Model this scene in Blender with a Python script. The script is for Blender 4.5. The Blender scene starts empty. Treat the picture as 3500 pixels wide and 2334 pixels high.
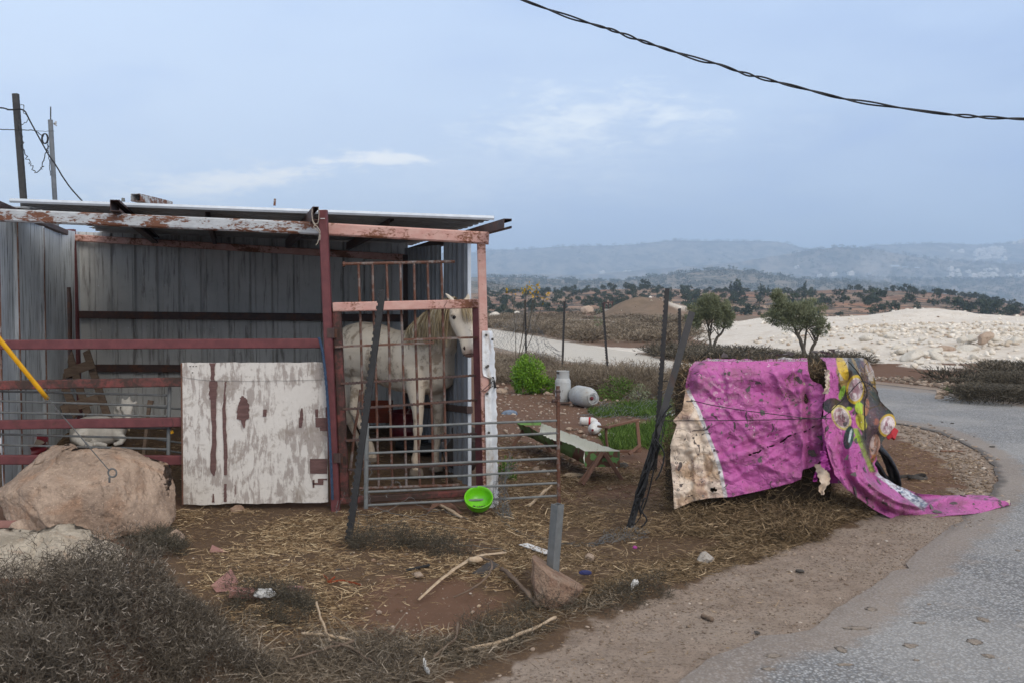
import bpy, bmesh, math, random
import numpy as np
from mathutils import Vector, Matrix, noise as mnoise

random.seed(7)
RNG = np.random.default_rng(7)
SC = bpy.context.scene
COL = SC.collection

# ------------------------------------------------------------------ camera
FPX, CX, CY, H = 3403.0, 1750.0, 1167.0, 1.61
TH = math.atan((1167 - 1030) / FPX)
cam = bpy.data.cameras.new('camera')
cam.lens = 35.0; cam.sensor_width = 36.0
cam.clip_start = 0.05; cam.clip_end = 40000
cam.dof.use_dof = True; cam.dof.focus_distance = 8.5; cam.dof.aperture_fstop = 5.0
camo = bpy.data.objects.new('camera', cam); COL.objects.link(camo)
camo.location = (0, 0, H); camo.rotation_euler = (math.pi / 2 - TH, 0, 0)
SC.camera = camo

# ------------------------------------------------------------------ view, sky, sun
SC.view_settings.view_transform = 'Standard'; SC.view_settings.look = 'None'
SC.view_settings.exposure = 0.27; SC.view_settings.gamma = 1.0
SC.view_settings.use_curve_mapping = False
SC.render.engine = 'CYCLES'
SC.cycles.use_denoising = True
SC.cycles.max_bounces = 7; SC.cycles.diffuse_bounces = 4; SC.cycles.transparent_max_bounces = 8
SC.cycles.volume_bounces = 2
SUN_EL, SUN_AZ = 27.0, 152.0          # azimuth measured from +Y towards +X
world = bpy.data.worlds.new('World'); SC.world = world; world.use_nodes = True
wt = world.node_tree; wt.nodes.clear()

class G_:
    """small node-graph helper"""
    def __init__(s, nt): s.nt = nt
    def n(s, t, **kw):
        x = s.nt.nodes.new(t)
        for k, v in kw.items(): setattr(x, k, v)
        return x
    def lk(s, a, b): s.nt.links.new(a, b)
    def put(s, sock, v):
        if isinstance(v, bpy.types.NodeSocket): s.lk(v, sock)
        elif isinstance(v, (tuple, list)):
            v = tuple(v)
            if len(v) == 3 and len(sock.default_value) == 4: v = v + (1,)
            sock.default_value = v
        else: sock.default_value = v
    def math(s, op, a, b=0.0, c=None, clamp=False):
        x = s.n('ShaderNodeMath', operation=op, use_clamp=clamp)
        s.put(x.inputs[0], a); s.put(x.inputs[1], b)
        if c is not None: s.put(x.inputs[2], c)
        return x.outputs[0]
    def mix(s, f, a, b, mode='MIX'):
        x = s.n('ShaderNodeMix', data_type='RGBA', blend_type=mode)
        s.put(x.inputs['Factor'], f); s.put(x.inputs[6], a); s.put(x.inputs[7], b)
        return x.outputs[2]
    def coords(s, kind='Object', scale=(1, 1, 1), loc=(0, 0, 0), rot=(0, 0, 0)):
        if kind == 'World': o = s.n('ShaderNodeNewGeometry').outputs['Position']
        else: o = s.n('ShaderNodeTexCoord').outputs[kind]
        m = s.n('ShaderNodeMapping'); s.lk(o, m.inputs[0])
        m.inputs['Location'].default_value = loc; m.inputs['Rotation'].default_value = rot
        m.inputs['Scale'].default_value = scale
        return m.outputs[0]
    def noise(s, vec, scale=5, detail=4, rough=0.55, dist=0.0, out='Fac'):
        x = s.n('ShaderNodeTexNoise'); s.lk(vec, x.inputs['Vector'])
        x.inputs['Scale'].default_value = scale; x.inputs['Detail'].default_value = detail
        x.inputs['Roughness'].default_value = rough; x.inputs['Distortion'].default_value = dist
        return x.outputs[out]
    def voro(s, vec, scale=5, feat='F1', out='Distance', rnd=1.0):
        x = s.n('ShaderNodeTexVoronoi', feature=feat); s.lk(vec, x.inputs['Vector'])
        x.inputs['Scale'].default_value = scale; x.inputs['Randomness'].default_value = rnd
        return x.outputs[out]
    def step(s, v, lo, hi, a=0.0, b=1.0):
        x = s.n('ShaderNodeMapRange', interpolation_type='SMOOTHSTEP')
        s.put(x.inputs[0], v); s.put(x.inputs[1], lo); s.put(x.inputs[2], hi)
        x.inputs[3].default_value = a; x.inputs[4].default_value = b
        return x.outputs[0]
    def ramp(s, f, stops):
        x = s.n('ShaderNodeValToRGB'); s.put(x.inputs[0], f)
        e = x.color_ramp.elements
        while len(e) < len(stops): e.new(0.5)
        for q, (p, c) in zip(e, stops): q.position = p; q.color = tuple(c) + (1,)
        return x.outputs[0]
    def attr(s, name, out='Color'):
        x = s.n('ShaderNodeAttribute', attribute_name=name); return x.outputs[out]
    def sep(s, v):
        x = s.n('ShaderNodeSeparateXYZ'); s.lk(v, x.inputs[0]); return x.outputs

g = G_(wt)
wout = g.n('ShaderNodeOutputWorld'); bg = g.n('ShaderNodeBackground')
bg.inputs['Strength'].default_value = 0.11
nish = g.n('ShaderNodeTexSky', sky_type='NISHITA'); nish.sun_disc = False
nish.sun_elevation = math.radians(SUN_EL); nish.sun_rotation = math.radians(SUN_AZ)
nish.air_density = 1.0; nish.dust_density = 2.0
tc = g.n('ShaderNodeTexCoord').outputs['Generated']
xyz = g.sep(tc)
right = g.step(xyz[0], -0.5, 0.62)
up = g.step(xyz[2], 0.0, 0.45)
lowc = g.mix(right, (7.0, 7.8, 9.0), (3.9, 4.9, 6.9))
topc = g.mix(right, (5.1, 6.35, 8.4), (3.8, 5.05, 7.6))
cl = g.mix(up, lowc, topc)
cl = g.mix(g.step(xyz[2], 0.33, 0.75), cl, (9.6, 8.8, 7.7))  # unseen overhead sky, made warmer and brighter to warm the scene's light
m1 = g.n('ShaderNodeMapping'); g.lk(tc, m1.inputs[0]); m1.inputs['Scale'].default_value = (1.0, 1.0, 3.2); m1.inputs['Rotation'].default_value = (0, -0.15, 0)
nz = g.noise(m1.outputs[0], 2.6, 5, 0.5, 0.2)
cl = g.mix(g.step(nz, 0.42, 0.72, 0, 0.45), cl, (6.4, 7.6, 9.2))
cl = g.mix(g.step(nz, 0.30, 0.50, 0.5, 0), cl, g.mix(right, (4.6, 5.8, 8.2), (2.8, 3.9, 7.2)))
nz2 = g.noise(m1.outputs[0], 11, 6, 0.62, 0.5)
nz2b = g.noise(m1.outputs[0], 30, 5, 0.6, 0.8)
nz2 = g.math('MULTIPLY_ADD', nz2b, 0.42, g.math('MULTIPLY', nz2, 0.58))
def cloudlet(cx_, cz_, rx, rz, rot, lo, hi, amt, col):
    global cl
    ax = g.math('SUBTRACT', xyz[0], cx_); az = g.math('SUBTRACT', xyz[2], cz_)
    c_, s_ = math.cos(rot), math.sin(rot)
    u = g.math('DIVIDE', g.math('ADD', g.math('MULTIPLY', ax, c_), g.math('MULTIPLY', az, s_)), rx)
    v = g.math('DIVIDE', g.math('SUBTRACT', g.math('MULTIPLY', az, c_), g.math('MULTIPLY', ax, s_)), rz)
    r = g.math('SQRT', g.math('ADD', g.math('MULTIPLY', u, u), g.math('MULTIPLY', v, v)))
    front = g.step(xyz[1], 0.0, 0.3)
    edge = g.math('SUBTRACT', g.math('ADD', g.math('MULTIPLY', g.math('SUBTRACT', nz2, 0.5), 4.6), 1.0), r)
    f = g.math('MULTIPLY', g.step(edge, lo, hi), front)
    cl = g.mix(g.math('MULTIPLY', f, amt), cl, col)
cloudlet(-0.245, 0.118, 0.135, 0.013, 0.15, -0.2, 1.1, 0.9, (11.2, 10.7, 9.7))
cloudlet(-0.235, 0.130, 0.085, 0.018, 0.05, 0.0, 1.3, 0.35, (9.6, 9.2, 8.7))
cloudlet(-0.155, 0.137, 0.085, 0.0065, 0.04, -0.1, 1.1, 0.85, (11.2, 10.7, 9.8))
cloudlet(0.075, 0.175, 0.11, 0.034, 0.06, -0.2, 1.5, 0.8, (9.6, 9.8, 9.6))
cloudlet(0.0, 0.13, 0.22, 0.045, 0.18, -0.4, 1.8, 0.45, (8.6, 9.1, 9.6))
cloudlet(-0.40, 0.07, 0.14, 0.05, 0.10, -0.4, 1.8, 0.7, (9.3, 9.6, 9.8))
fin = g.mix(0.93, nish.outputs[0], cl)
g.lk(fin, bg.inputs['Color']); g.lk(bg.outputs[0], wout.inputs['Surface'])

sl = bpy.data.lights.new('sun', 'SUN'); sl.energy = 1.35; sl.angle = math.radians(30); sl.color = (1.0, 0.92, 0.82)
so = bpy.data.objects.new('sun', sl); COL.objects.link(so)
_e, _a = math.radians(SUN_EL), math.radians(SUN_AZ)
_d = Vector((math.sin(_a) * math.cos(_e), math.cos(_a) * math.cos(_e), math.sin(_e)))
so.rotation_euler = _d.to_track_quat('Z', 'Y').to_euler(); so.location = (0, 0, 30)

# ------------------------------------------------------------------ survey helpers
# directions measured on the photograph turned into real positions at a chosen distance
cT, sT = math.cos(TH), math.sin(TH)
def ray(px, py):
    u = (px - CX) / FPX; w = -(py - CY) / FPX
    return Vector((u, cT + w * sT, -sT + w * cT))
def P(px, py, d):
    r = ray(px, py); t = d / r.y
    return Vector((r.x * t, d, H + r.z * t))
def G(px, py, z=0.0):
    r = ray(px, py); t = (z - H) / r.z
    return Vector((r.x * t, r.y * t, z))
def L(*a): return [P(*q) for q in a]

# ------------------------------------------------------------------ object helpers
WL = {}
def tag(o, label=None, cat=None, group=None, kind=None):
    if label: o['label'] = label
    if cat: o['category'] = cat
    if group: o['group'] = group
    if kind: o['kind'] = kind
    return o
def empty(name, loc, label, cat, group=None):
    o = bpy.data.objects.new(name, None); COL.objects.link(o)
    o.empty_display_size = 0.1; o.location = loc; WL[o.name] = Vector(loc)
    return tag(o, label, cat, group)
def wl(o): return WL.get(o.name, Vector((0, 0, 0)))
def link(name, me, m, parent, off, smooth=False):
    if m is not None:
        for q in (m if isinstance(m, (list, tuple)) else [m]): me.materials.append(q)
    if smooth:
        me.polygons.foreach_set('use_smooth', [True] * len(me.polygons))
    o = bpy.data.objects.new(name, me); COL.objects.link(o)
    if parent is not None: o.parent = parent; WL[o.name] = wl(parent)
    else: o.location = off; WL[o.name] = Vector(off)
    return o
def mesh_np(name, V, F, m=None, parent=None, loc=None, smooth=False, attrs=None, uv=None, midx=None):
    """V (n,3) world coordinates, F (m,k) indices; attrs {name: (n,) or (n,3)}"""
    V = np.asarray(V, dtype=np.float32).reshape(-1, 3); F = np.asarray(F, dtype=np.int32)
    if parent is not None: off = np.array(wl(parent))
    elif loc is not None: off = np.array(loc)
    else: off = np.array([V[:, 0].mean(), V[:, 1].mean(), V[:, 2].min()])
    me = bpy.data.meshes.new(name)
    me.vertices.add(len(V)); me.vertices.foreach_set('co', (V - off.astype(np.float32)).ravel())
    k = F.shape[1]
    me.loops.add(F.size); me.loops.foreach_set('vertex_index', F.ravel())
    me.polygons.add(len(F)); me.polygons.foreach_set('loop_start', np.arange(0, F.size, k, dtype=np.int32))
    try: me.polygons.foreach_set('loop_total', np.full(len(F), k, dtype=np.int32))
    except Exception: pass
    me.update(calc_edges=True)
    for an, av in (attrs or {}).items():
        av = np.asarray(av, dtype=np.float32)
        if av.ndim == 1:
            a = me.attributes.new(an, 'FLOAT', 'POINT'); a.data.foreach_set('value', av)
        else:
            c4 = np.ones((len(V), 4), np.float32); c4[:, :3] = av[:, :3]
            a = me.color_attributes.new(an, 'FLOAT_COLOR', 'POINT'); a.data.foreach_set('color', c4.ravel())
    if midx is not None: me.polygons.foreach_set('material_index', np.asarray(midx, np.int32))
    me.validate(clean_customdata=False)
    return link(name, me, m, parent, off, smooth)

class MB:
    def __init__(s): s.v = []; s.f = []
    def add(s, vs, fs):
        b = len(s.v); s.v.extend([tuple(q) for q in vs]); s.f.extend([tuple(b + i for i in q) for q in fs]); return s
    def bar(s, a, b, w, h, up=(0, 0, 1), cham=0.12):
        """rectangular bar from a to b; w across, h along up; chamfered long edges"""
        a, b = Vector(a), Vector(b); t = (b - a).normalized(); up = Vector(up)
        sd = t.cross(up).normalized(); u = sd.cross(t).normalized(); c = min(w, h) * cham
        pr = [(-w/2+c, -h/2), (w/2-c, -h/2), (w/2, -h/2+c), (w/2, h/2-c), (w/2-c, h/2), (-w/2+c, h/2), (-w/2, h/2-c), (-w/2, -h/2+c)]
        n = 8; vs = [a + sd*x + u*y for x, y in pr] + [b + sd*x + u*y for x, y in pr]
        fs = [(i, (i+1) % n, n+(i+1) % n, n+i) for i in range(n)] + [tuple(range(n-1, -1, -1)), tuple(range(n, 2*n))]
        return s.add(vs, fs)
    def box(s, c, sx, sy, sz, rot=None):
        c = Vector(c); R = rot or Matrix.Identity(3)
        vs = [c + R @ Vector((x*sx/2, y*sy/2, z*sz/2)) for z in (-1, 1) for y in (-1, 1) for x in (-1, 1)]
        return s.add(vs, [(0, 2, 3, 1), (4, 5, 7, 6), (0, 1, 5, 4), (2, 6, 7, 3), (0, 4, 6, 2), (1, 3, 7, 5)])
    def extrude(s, prof, a, b, side, up, close=True):
        """profile [(x along side, y along up)] swept from a to b"""
        a, b, side, up = Vector(a), Vector(b), Vector(side), Vector(up); n = len(prof)
        vs = [a + side*x + up*y for x, y in prof] + [b + side*x + up*y for x, y in prof]
        fs = [(i, (i+1) % n, n+(i+1) % n, n+i) for i in range(n if close else n-1)]
        if close: fs += [tuple(range(n-1, -1, -1)), tuple(range(n, 2*n))]
        return s.add(vs, fs)
    def tube(s, pts, r, n=8, cap=True, up=(0, 0, 1)):
        pts = [Vector(p) for p in pts]; m = len(pts)
        rs = r if isinstance(r, (list, tuple)) else [r] * m
        vs = []; ref = Vector(up)
        for i, p in enumerate(pts):
            t = (pts[min(i+1, m-1)] - pts[max(i-1, 0)]).normalized()
            if abs(t.dot(ref)) > 0.95: ref = Vector((1, 0, 0)) if abs(t.x) < 0.9 else Vector((0, 1, 0))
            sd = t.cross(ref).normalized(); u = sd.cross(t).normalized(); ref = u
            rr = rs[i]; rw, rh = rr if isinstance(rr, (tuple, list)) else (rr, rr)
            for k in range(n):
                a = 2*math.pi*k/n; vs.append(p + sd*math.cos(a)*rw + u*math.sin(a)*rh)
        fs = []
        for i in range(m-1):
            for k in range(n): fs.append((i*n+k, i*n+(k+1) % n, (i+1)*n+(k+1) % n, (i+1)*n+k))
        if cap: fs += [tuple(range(n-1, -1, -1)), tuple(range((m-1)*n, m*n))]
        return s.add(vs, fs)
    def lathe(s, base, prof, n=20, axis=(0, 0, 1), closed=False):
        base = Vector(base); ax = Vector(axis).normalized()
        e1 = ax.cross(Vector((0, 1, 0)) if abs(ax.y) < 0.9 else Vector((1, 0, 0))).normalized(); e2 = ax.cross(e1)
        vs = []
        for r, z in prof:
            for k in range(n):
                a = 2*math.pi*k/n; vs.append(base + ax*z + (e1*math.cos(a) + e2*math.sin(a))*max(r, 1e-4))
        m = len(prof); fs = []
        for i in range(m-1):
            for k in range(n): fs.append((i*n+k, i*n+(k+1) % n, (i+1)*n+(k+1) % n, (i+1)*n+k))
        return s.add(vs, fs)
    def build(s, name, m, parent=None, loc=None, smooth=False, bev=None):
        if parent is not None: off = wl(parent)
        elif loc is not None: off = Vector(loc)
        else:
            A = np.array(s.v); off = Vector((A[:, 0].mean(), A[:, 1].mean(), A[:, 2].min()))
        me = bpy.data.meshes.new(name)
        me.from_pydata([tuple(Vector(q) - off) for q in s.v], [], s.f); me.update()
        bm = bmesh.new(); bm.from_mesh(me); bmesh.ops.recalc_face_normals(bm, faces=bm.faces); bm.to_mesh(me); bm.free()
        return link(name, me, m, parent, off, smooth)

def copy_tree(o, parent=None):
    c = o.copy(); COL.objects.link(c)
    if parent is not None: c.parent = parent
    for ch in list(o.children): copy_tree(ch, c)
    return c

def smoothstep(a, b, x):
    t = np.clip((np.asarray(x, float) - a) / (b - a), 0, 1); return t*t*(3-2*t)

# value noise on numpy arrays
_perm = RNG.random((256, 256)).astype(np.float32)
def vnoise(x, y, s=1.0, seed=0):
    x = np.asarray(x, float)*s + seed*17.3; y = np.asarray(y, float)*s + seed*31.7
    xi = np.floor(x).astype(int); yi = np.floor(y).astype(int); fx = x-xi; fy = y-yi
    fx = fx*fx*(3-2*fx); fy = fy*fy*(3-2*fy)
    a = _perm[xi & 255, yi & 255]; b = _perm[(xi+1) & 255, yi & 255]; c = _perm[xi & 255, (yi+1) & 255]; d = _perm[(xi+1) & 255, (yi+1) & 255]
    return (a*(1-fx)+b*fx)*(1-fy) + (c*(1-fx)+d*fx)*fy
def fbm(x, y, s=1.0, oct=4, seed=0):
    t = 0; a = 0.5; n = 0
    for i in range(oct): t = t + a*vnoise(x, y, s*2**i, seed+i*3); n += a; a *= 0.5
    return t/n
def inpoly(x, y, poly):
    x = np.asarray(x); y = np.asarray(y); r = np.zeros(x.shape, bool); n = len(poly)
    for i in range(n):
        x1, y1 = poly[i][:2]; x2, y2 = poly[(i+1) % n][:2]
        c = ((y1 > y) != (y2 > y)); den = (y2-y1) if y2 != y1 else 1e-9
        r ^= c & (x < (x2-x1)*(y-y1)/den + x1)
    return r
def polydist(x, y, poly):
    d = np.full(np.shape(x), 1e9); n = len(poly)
    for i in range(n):
        x1, y1 = poly[i][:2]; x2, y2 = poly[(i+1) % n][:2]; dx, dy = x2-x1, y2-y1
        t = np.clip(((x-x1)*dx + (y-y1)*dy)/(dx*dx+dy*dy+1e-12), 0, 1)
        d = np.minimum(d, np.hypot(x-(x1+t*dx), y-(y1+t*dy)))
    return np.where(inpoly(x, y, poly), d, -d)     # positive inside
def softmask(x, y, poly, w): return smoothstep(-w, w, polydist(x, y, poly) + (fbm(x, y, 1.2/w, 3, 5)-0.5)*w*2.0)
def gp(*pts): return [tuple(G(px, py))[:2] for px, py in pts]
# ------------------------------------------------------------------ materials
def mat(name, fn, rough=0.8, spec=0.3, metal=0.0):
    m = bpy.data.materials.new(name); m.use_nodes = True; nt = m.node_tree
    b = nt.nodes['Principled BSDF']; b.inputs['Roughness'].default_value = rough
    b.inputs['Specular IOR Level'].default_value = spec; b.inputs['Metallic'].default_value = metal
    g = G_(nt); r = fn(g, b)
    if isinstance(r, tuple) and len(r) == 2 and isinstance(r[0], (bpy.types.NodeSocket, tuple)): c, h = r
    else: c, h = r, None
    g.put(b.inputs['Base Color'], c)
    if h is not None:
        hh, st, di = h
        bp = g.n('ShaderNodeBump'); bp.inputs['Strength'].default_value = st; bp.inputs['Distance'].default_value = di
        g.lk(hh, bp.inputs['Height']); g.lk(bp.outputs[0], b.inputs['Normal'])
    return m

def simple(name, c1, c2, scale=8, rough=0.8, bump=0.3, dist=0.01, stretch=(1, 1, 1), spec=0.3, metal=0.0, lo=0.35, hi=0.65):
    def f(g, b):
        v = g.coords('Object', stretch); n = g.noise(v, scale, 6, 0.6)
        n2 = g.noise(v, scale*5, 4, 0.6)
        c = g.mix(g.step(n, lo, hi), c1, c2)
        c = g.mix(g.step(n2, 0.35, 0.7, 0, 0.35), c, tuple(x*0.55 for x in c1))
        return c, (n2, bump, dist)
    return mat(name, f, rough, spec, metal)

def painted(name, base, base2, rust, lo, hi, sc=6, stretch=(1, 1, 1), rough=0.6, fine=40, spec=0.35):
    """paint with worn speckled rust coming through"""
    def f(g, b):
        v = g.coords('Object', stretch)
        big = g.noise(v, sc, 4, 0.6, 0.3); fn = g.noise(v, fine, 6, 0.7, 0.2); md = g.noise(v, sc*3.1, 3, 0.6)
        m = g.step(g.math('MULTIPLY_ADD', big, 0.75, g.math('MULTIPLY', fn, 0.55)), lo, hi)
        c = g.mix(g.step(md, 0.3, 0.7), base, base2)
        dirt = g.noise(v, sc*1.7, 6, 0.7); c = g.mix(g.step(dirt, 0.45, 0.75, 0, 0.5), c, tuple(x*0.6 for x in base))
        rc = g.mix(g.noise(v, fine*0.6, 4), rust, tuple(x*0.45 for x in rust))
        return g.mix(m, c, rc), (g.math('ADD', g.math('MULTIPLY', m, -0.6), g.math('MULTIPLY', fn, 0.5)), 0.5, 0.003)
    return mat(name, f, rough, spec)

RUST = (0.17, 0.065, 0.032)
M = {}
M['red'] = painted('red_oxide_paint', (0.150, 0.045, 0.047), (0.108, 0.033, 0.036), (0.085, 0.042, 0.032), 0.70, 0.90, 5)
M['red_worn'] = painted('worn_red_paint', (0.20, 0.052, 0.045), (0.105, 0.043, 0.038), (0.060, 0.035, 0.026), 0.52, 0.72, 6)
M['white_rust'] = painted('white_paint_rusting', (0.44, 0.46, 0.47), (0.36, 0.37, 0.38), (0.19, 0.075, 0.038), 0.635, 0.70, 11, (0.45, 1, 1.3), fine=70)
M['pink_rust'] = painted('pink_primer_rusting', (0.52, 0.32, 0.27), (0.47, 0.25, 0.21), (0.23, 0.09, 0.045), 0.66, 0.76, 4, (1, 1, 1.5), fine=45)
M['dark_rust'] = painted('dark_rusted_steel', (0.075, 0.045, 0.038), (0.05, 0.032, 0.03), (0.14, 0.06, 0.035), 0.62, 0.8, 6)
M['rust_pipe'] = painted('rusty_galvanised_pipe', (0.22, 0.20, 0.19), (0.17, 0.13, 0.11), (0.15, 0.062, 0.036), 0.52, 0.68, 9, fine=50)
M['galv'] = painted('galvanised_pipe', (0.165, 0.175, 0.175), (0.125, 0.132, 0.132), (0.12, 0.075, 0.055), 0.74, 0.92, 7, fine=70)
M['galv_dull'] = painted('dull_galvanised_pipe', (0.15, 0.155, 0.15), (0.11, 0.115, 0.115), (0.13, 0.09, 0.06), 0.66, 0.9, 8, fine=60)
M['black_post'] = painted('black_painted_steel', (0.024, 0.024, 0.026), (0.035, 0.033, 0.033), (0.06, 0.035, 0.026), 0.70, 0.86, 8, rough=0.5)
M['pole_steel'] = simple('pole_steel', (0.13, 0.145, 0.16), (0.19, 0.205, 0.22), 4, 0.5)
M['pole_dark'] = simple('pole_dark', (0.045, 0.043, 0.042), (0.06, 0.058, 0.055), 4, 0.7)
M['rubber'] = simple('black_rubber', (0.012, 0.012, 0.013), (0.02, 0.02, 0.021), 10, 0.55)
M['rope_blue'] = simple('blue_rope', (0.03, 0.055, 0.10), (0.05, 0.085, 0.15), 40, 0.9)
M['twine'] = simple('pale_twine', (0.42, 0.37, 0.30), (0.3, 0.26, 0.21), 40, 0.95)
M['wire'] = simple('steel_wire', (0.17, 0.18, 0.18), (0.11, 0.11, 0.11), 10, 0.5, metal=0.3)
M['yellow'] = simple('yellow_plastic', (0.80, 0.40, 0.012), (0.85, 0.45, 0.02), 3, 0.35, 0.02, spec=0.5)
M['green_plastic'] = simple('green_plastic', (0.16, 0.55, 0.01), (0.13, 0.48, 0.01), 5, 0.35, 0.02, spec=0.5)
M['wood'] = simple('old_wood', (0.20, 0.145, 0.105), (0.12, 0.085, 0.065), 6, 0.9, 0.6, 0.004, (1, 1, 8))
M['wood_pale'] = simple('split_pale_wood', (0.52, 0.41, 0.29), (0.40, 0.29, 0.19), 9, 0.9, 0.6, 0.004, (5, 5, 5))
M['wood_red'] = simple('reddish_wood', (0.20, 0.11, 0.075), (0.13, 0.07, 0.05), 8, 0.9, 0.5, 0.004)
M['white_plastic'] = simple('white_plastic', (0.66, 0.66, 0.65), (0.56, 0.56, 0.55), 9, 0.5, 0.05, 0.002)
M['red_plastic'] = simple('dark_red_rim', (0.17, 0.012, 0.02), (0.12, 0.012, 0.018), 5, 0.45, spec=0.5)
M['cloth_blue'] = simple('blue_grey_cloth', (0.20, 0.25, 0.33), (0.12, 0.16, 0.22), 14, 0.95, 0.6)
M['dark_leather'] = simple('dark_leather', (0.045, 0.04, 0.037), (0.075, 0.065, 0.058), 12, 0.7, 0.6)
M['dark_paint'] = simple('dull_dark_paint', (0.05, 0.045, 0.04), (0.09, 0.08, 0.07), 10)
M['tile'] = simple('red_fired_clay', (0.34, 0.18, 0.155), (0.27, 0.14, 0.12), 7, 0.85, 0.4)
M['orange'] = simple('orange_plastic', (0.30, 0.06, 0.022), (0.24, 0.05, 0.02), 9, 0.5)
M['navy'] = simple('navy_cloth', (0.03, 0.035, 0.13), (0.02, 0.025, 0.08), 9, 0.8)
M['cloud_white'] = simple('far_plaster', (0.85, 0.80, 0.73), (0.75, 0.70, 0.64), 0.1, 0.9, 0)

def f_corr(base, base2, streak, amt):
    def f(g, b):
        v = g.coords('Object', (1, 1, 1)); vs = g.coords('Object', (9, 9, 0.7))
        st = g.noise(vs, 2.2, 6, 0.7, 0.4); n = g.noise(v, 2.5, 4, 0.6); fn = g.noise(v, 60, 4, 0.6)
        c = g.mix(g.step(n, 0.3, 0.7), base, base2)
        c = g.mix(g.math('MULTIPLY', g.step(st, 0.50, 0.68), amt), c, streak)
        c = g.mix(g.step(g.noise(v, 14, 6, 0.75), 0.62, 0.72, 0, 0.6), c, streak)
        return c, (fn, 0.12, 0.002)
    return f
M['sheet'] = mat('grey_painted_sheet', f_corr((0.50, 0.505, 0.49), (0.40, 0.405, 0.395), (0.10, 0.085, 0.075), 0.7), 0.55)
M['sheet_grey'] = mat('side_sheet', f_corr((0.27, 0.285, 0.30), (0.20, 0.21, 0.225), (0.09, 0.08, 0.075), 0.6), 0.5)
M['sheet_blue'] = mat('blue_grey_stained_sheet', f_corr((0.66, 0.71, 0.74), (0.52, 0.57, 0.60), (0.07, 0.075, 0.075), 0.95), 0.5)
M['roof'] = mat('roof_sheet', f_corr((0.34, 0.36, 0.37), (0.27, 0.28, 0.29), (0.13, 0.12, 0.11), 0.5), 0.55)
M['roof_edge'] = simple('roof_edge_white', (0.62, 0.67, 0.72), (0.52, 0.57, 0.62), 2, 0.5, 0.1)
M['sheet_white'] = mat('crumpled_white_sheet', lambda g, b: (g.mix(g.step(g.noise(g.coords('Object', (1, 1, 0.6)), 7, 6, 0.65), 0.52, 0.72), (0.66, 0.68, 0.69), (0.42, 0.37, 0.32)),
    (g.noise(g.coords('Object'), 11, 3, 0.5, 1.2), 0.6, 0.02)), 0.45)

def f_ply(g, b):
    v = g.coords('Object'); vs = g.coords('Object', (9, 1, 1.9))
    a = g.noise(vs, 2.4, 7, 0.68, 0.5); a2 = g.noise(v, 3.2, 5, 0.65, 0.3); fn = g.noise(vs, 16, 5, 0.7)
    grey = g.mix(fn, (0.40, 0.36, 0.33), (0.27, 0.235, 0.21))
    white = g.mix(g.noise(v, 30, 4), (0.62, 0.59, 0.55), (0.52, 0.49, 0.45))
    c = g.mix(g.step(g.math('ADD', g.math('MULTIPLY', a, 0.5), g.math('MULTIPLY', a2, 0.5)), 0.45, 0.51), grey, white)
    c = g.mix(g.step(g.noise(v, 5, 5, 0.7, 0.4), 0.54, 0.66, 0, 0.6), c, (0.24, 0.20, 0.165)); c = g.mix(g.step(g.noise(v, 22, 5, 0.75), 0.58, 0.66, 0, 0.5), c, (0.22, 0.18, 0.15))
    dk = g.noise(g.coords('Object', (14, 1, 1.2), (3.1, 0, 0)), 1.9, 5, 0.7, 0.3)
    c = g.mix(g.step(dk, 0.672, 0.69), c, (0.115, 0.06, 0.055))
    sp = g.noise(g.coords('Object', (26, 1, 5)), 5, 4, 0.7)
    c = g.mix(g.step(sp, 0.70, 0.74, 0, 0.8), c, (0.12, 0.085, 0.07))
    return c, (g.math('ADD', a, g.math('MULTIPLY', fn, 0.5)), 0.5, 0.004)
M['ply'] = mat('peeling_plywood', f_ply, 0.8)
M['ply_bare'] = simple('bare_veneer', (0.15, 0.085, 0.078), (0.10, 0.055, 0.05), 9, 0.85, 0.5, 0.003, (1, 1, 6))
M['ply_edge'] = simple('plywood_edge', (0.16, 0.075, 0.05), (0.10, 0.055, 0.04), 9, 0.85)

def f_rock(c1, c2, c3, sc=3.0, pit=(0.09, 0.07, 0.055)):
    def f(g, b):
        v = g.coords('Object'); n = g.noise(v, sc, 8, 0.68, 0.4); n2 = g.noise(v, sc*7, 7, 0.72); n3 = g.noise(v, sc*1.6, 5, 0.6, 0.6)
        c = g.mix(g.step(n, 0.36, 0.62), c1, c2); c = g.mix(g.step(n3, 0.5, 0.72, 0, 0.75), c, c3)
        c = g.mix(g.step(n2, 0.56, 0.72, 0, 0.7), c, pit); c = g.mix(g.step(n2, 0.42, 0.30, 0, 0.4), c, tuple(min(1, x*1.45) for x in c1))
        vo = g.voro(v, sc*9, 'F1')
        c = g.mix(g.step(g.noise(v, sc*3.2, 6, 0.75, 0.8), 0.56, 0.66, 0, 0.55), c, pit); c = g.mix(g.step(g.noise(v, sc*22, 4, 0.7), 0.58, 0.68, 0, 0.6), c, tuple(min(1, x*1.5) for x in c1))
        return c, (g.math('ADD', g.math('MULTIPLY', n2, 1.0), g.math('MULTIPLY', vo, 0.25)), 1.0, 0.045)
    return f
M['rock_tan'] = mat('tan_boulder', f_rock((0.56, 0.42, 0.32), (0.33, 0.24, 0.18), (0.46, 0.28, 0.18), 3.0, (0.15, 0.11, 0.08)), 0.9, 0.2)
M['rock_pale'] = mat('pale_boulder', f_rock((0.70, 0.61, 0.49), (0.42, 0.36, 0.28), (0.48, 0.34, 0.24), 4.5), 0.9, 0.2)
M['rock_red'] = mat('red_concrete_lump', f_rock((0.52, 0.36, 0.26), (0.36, 0.22, 0.155), (0.56, 0.43, 0.33), 9), 0.95, 0.15)
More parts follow.
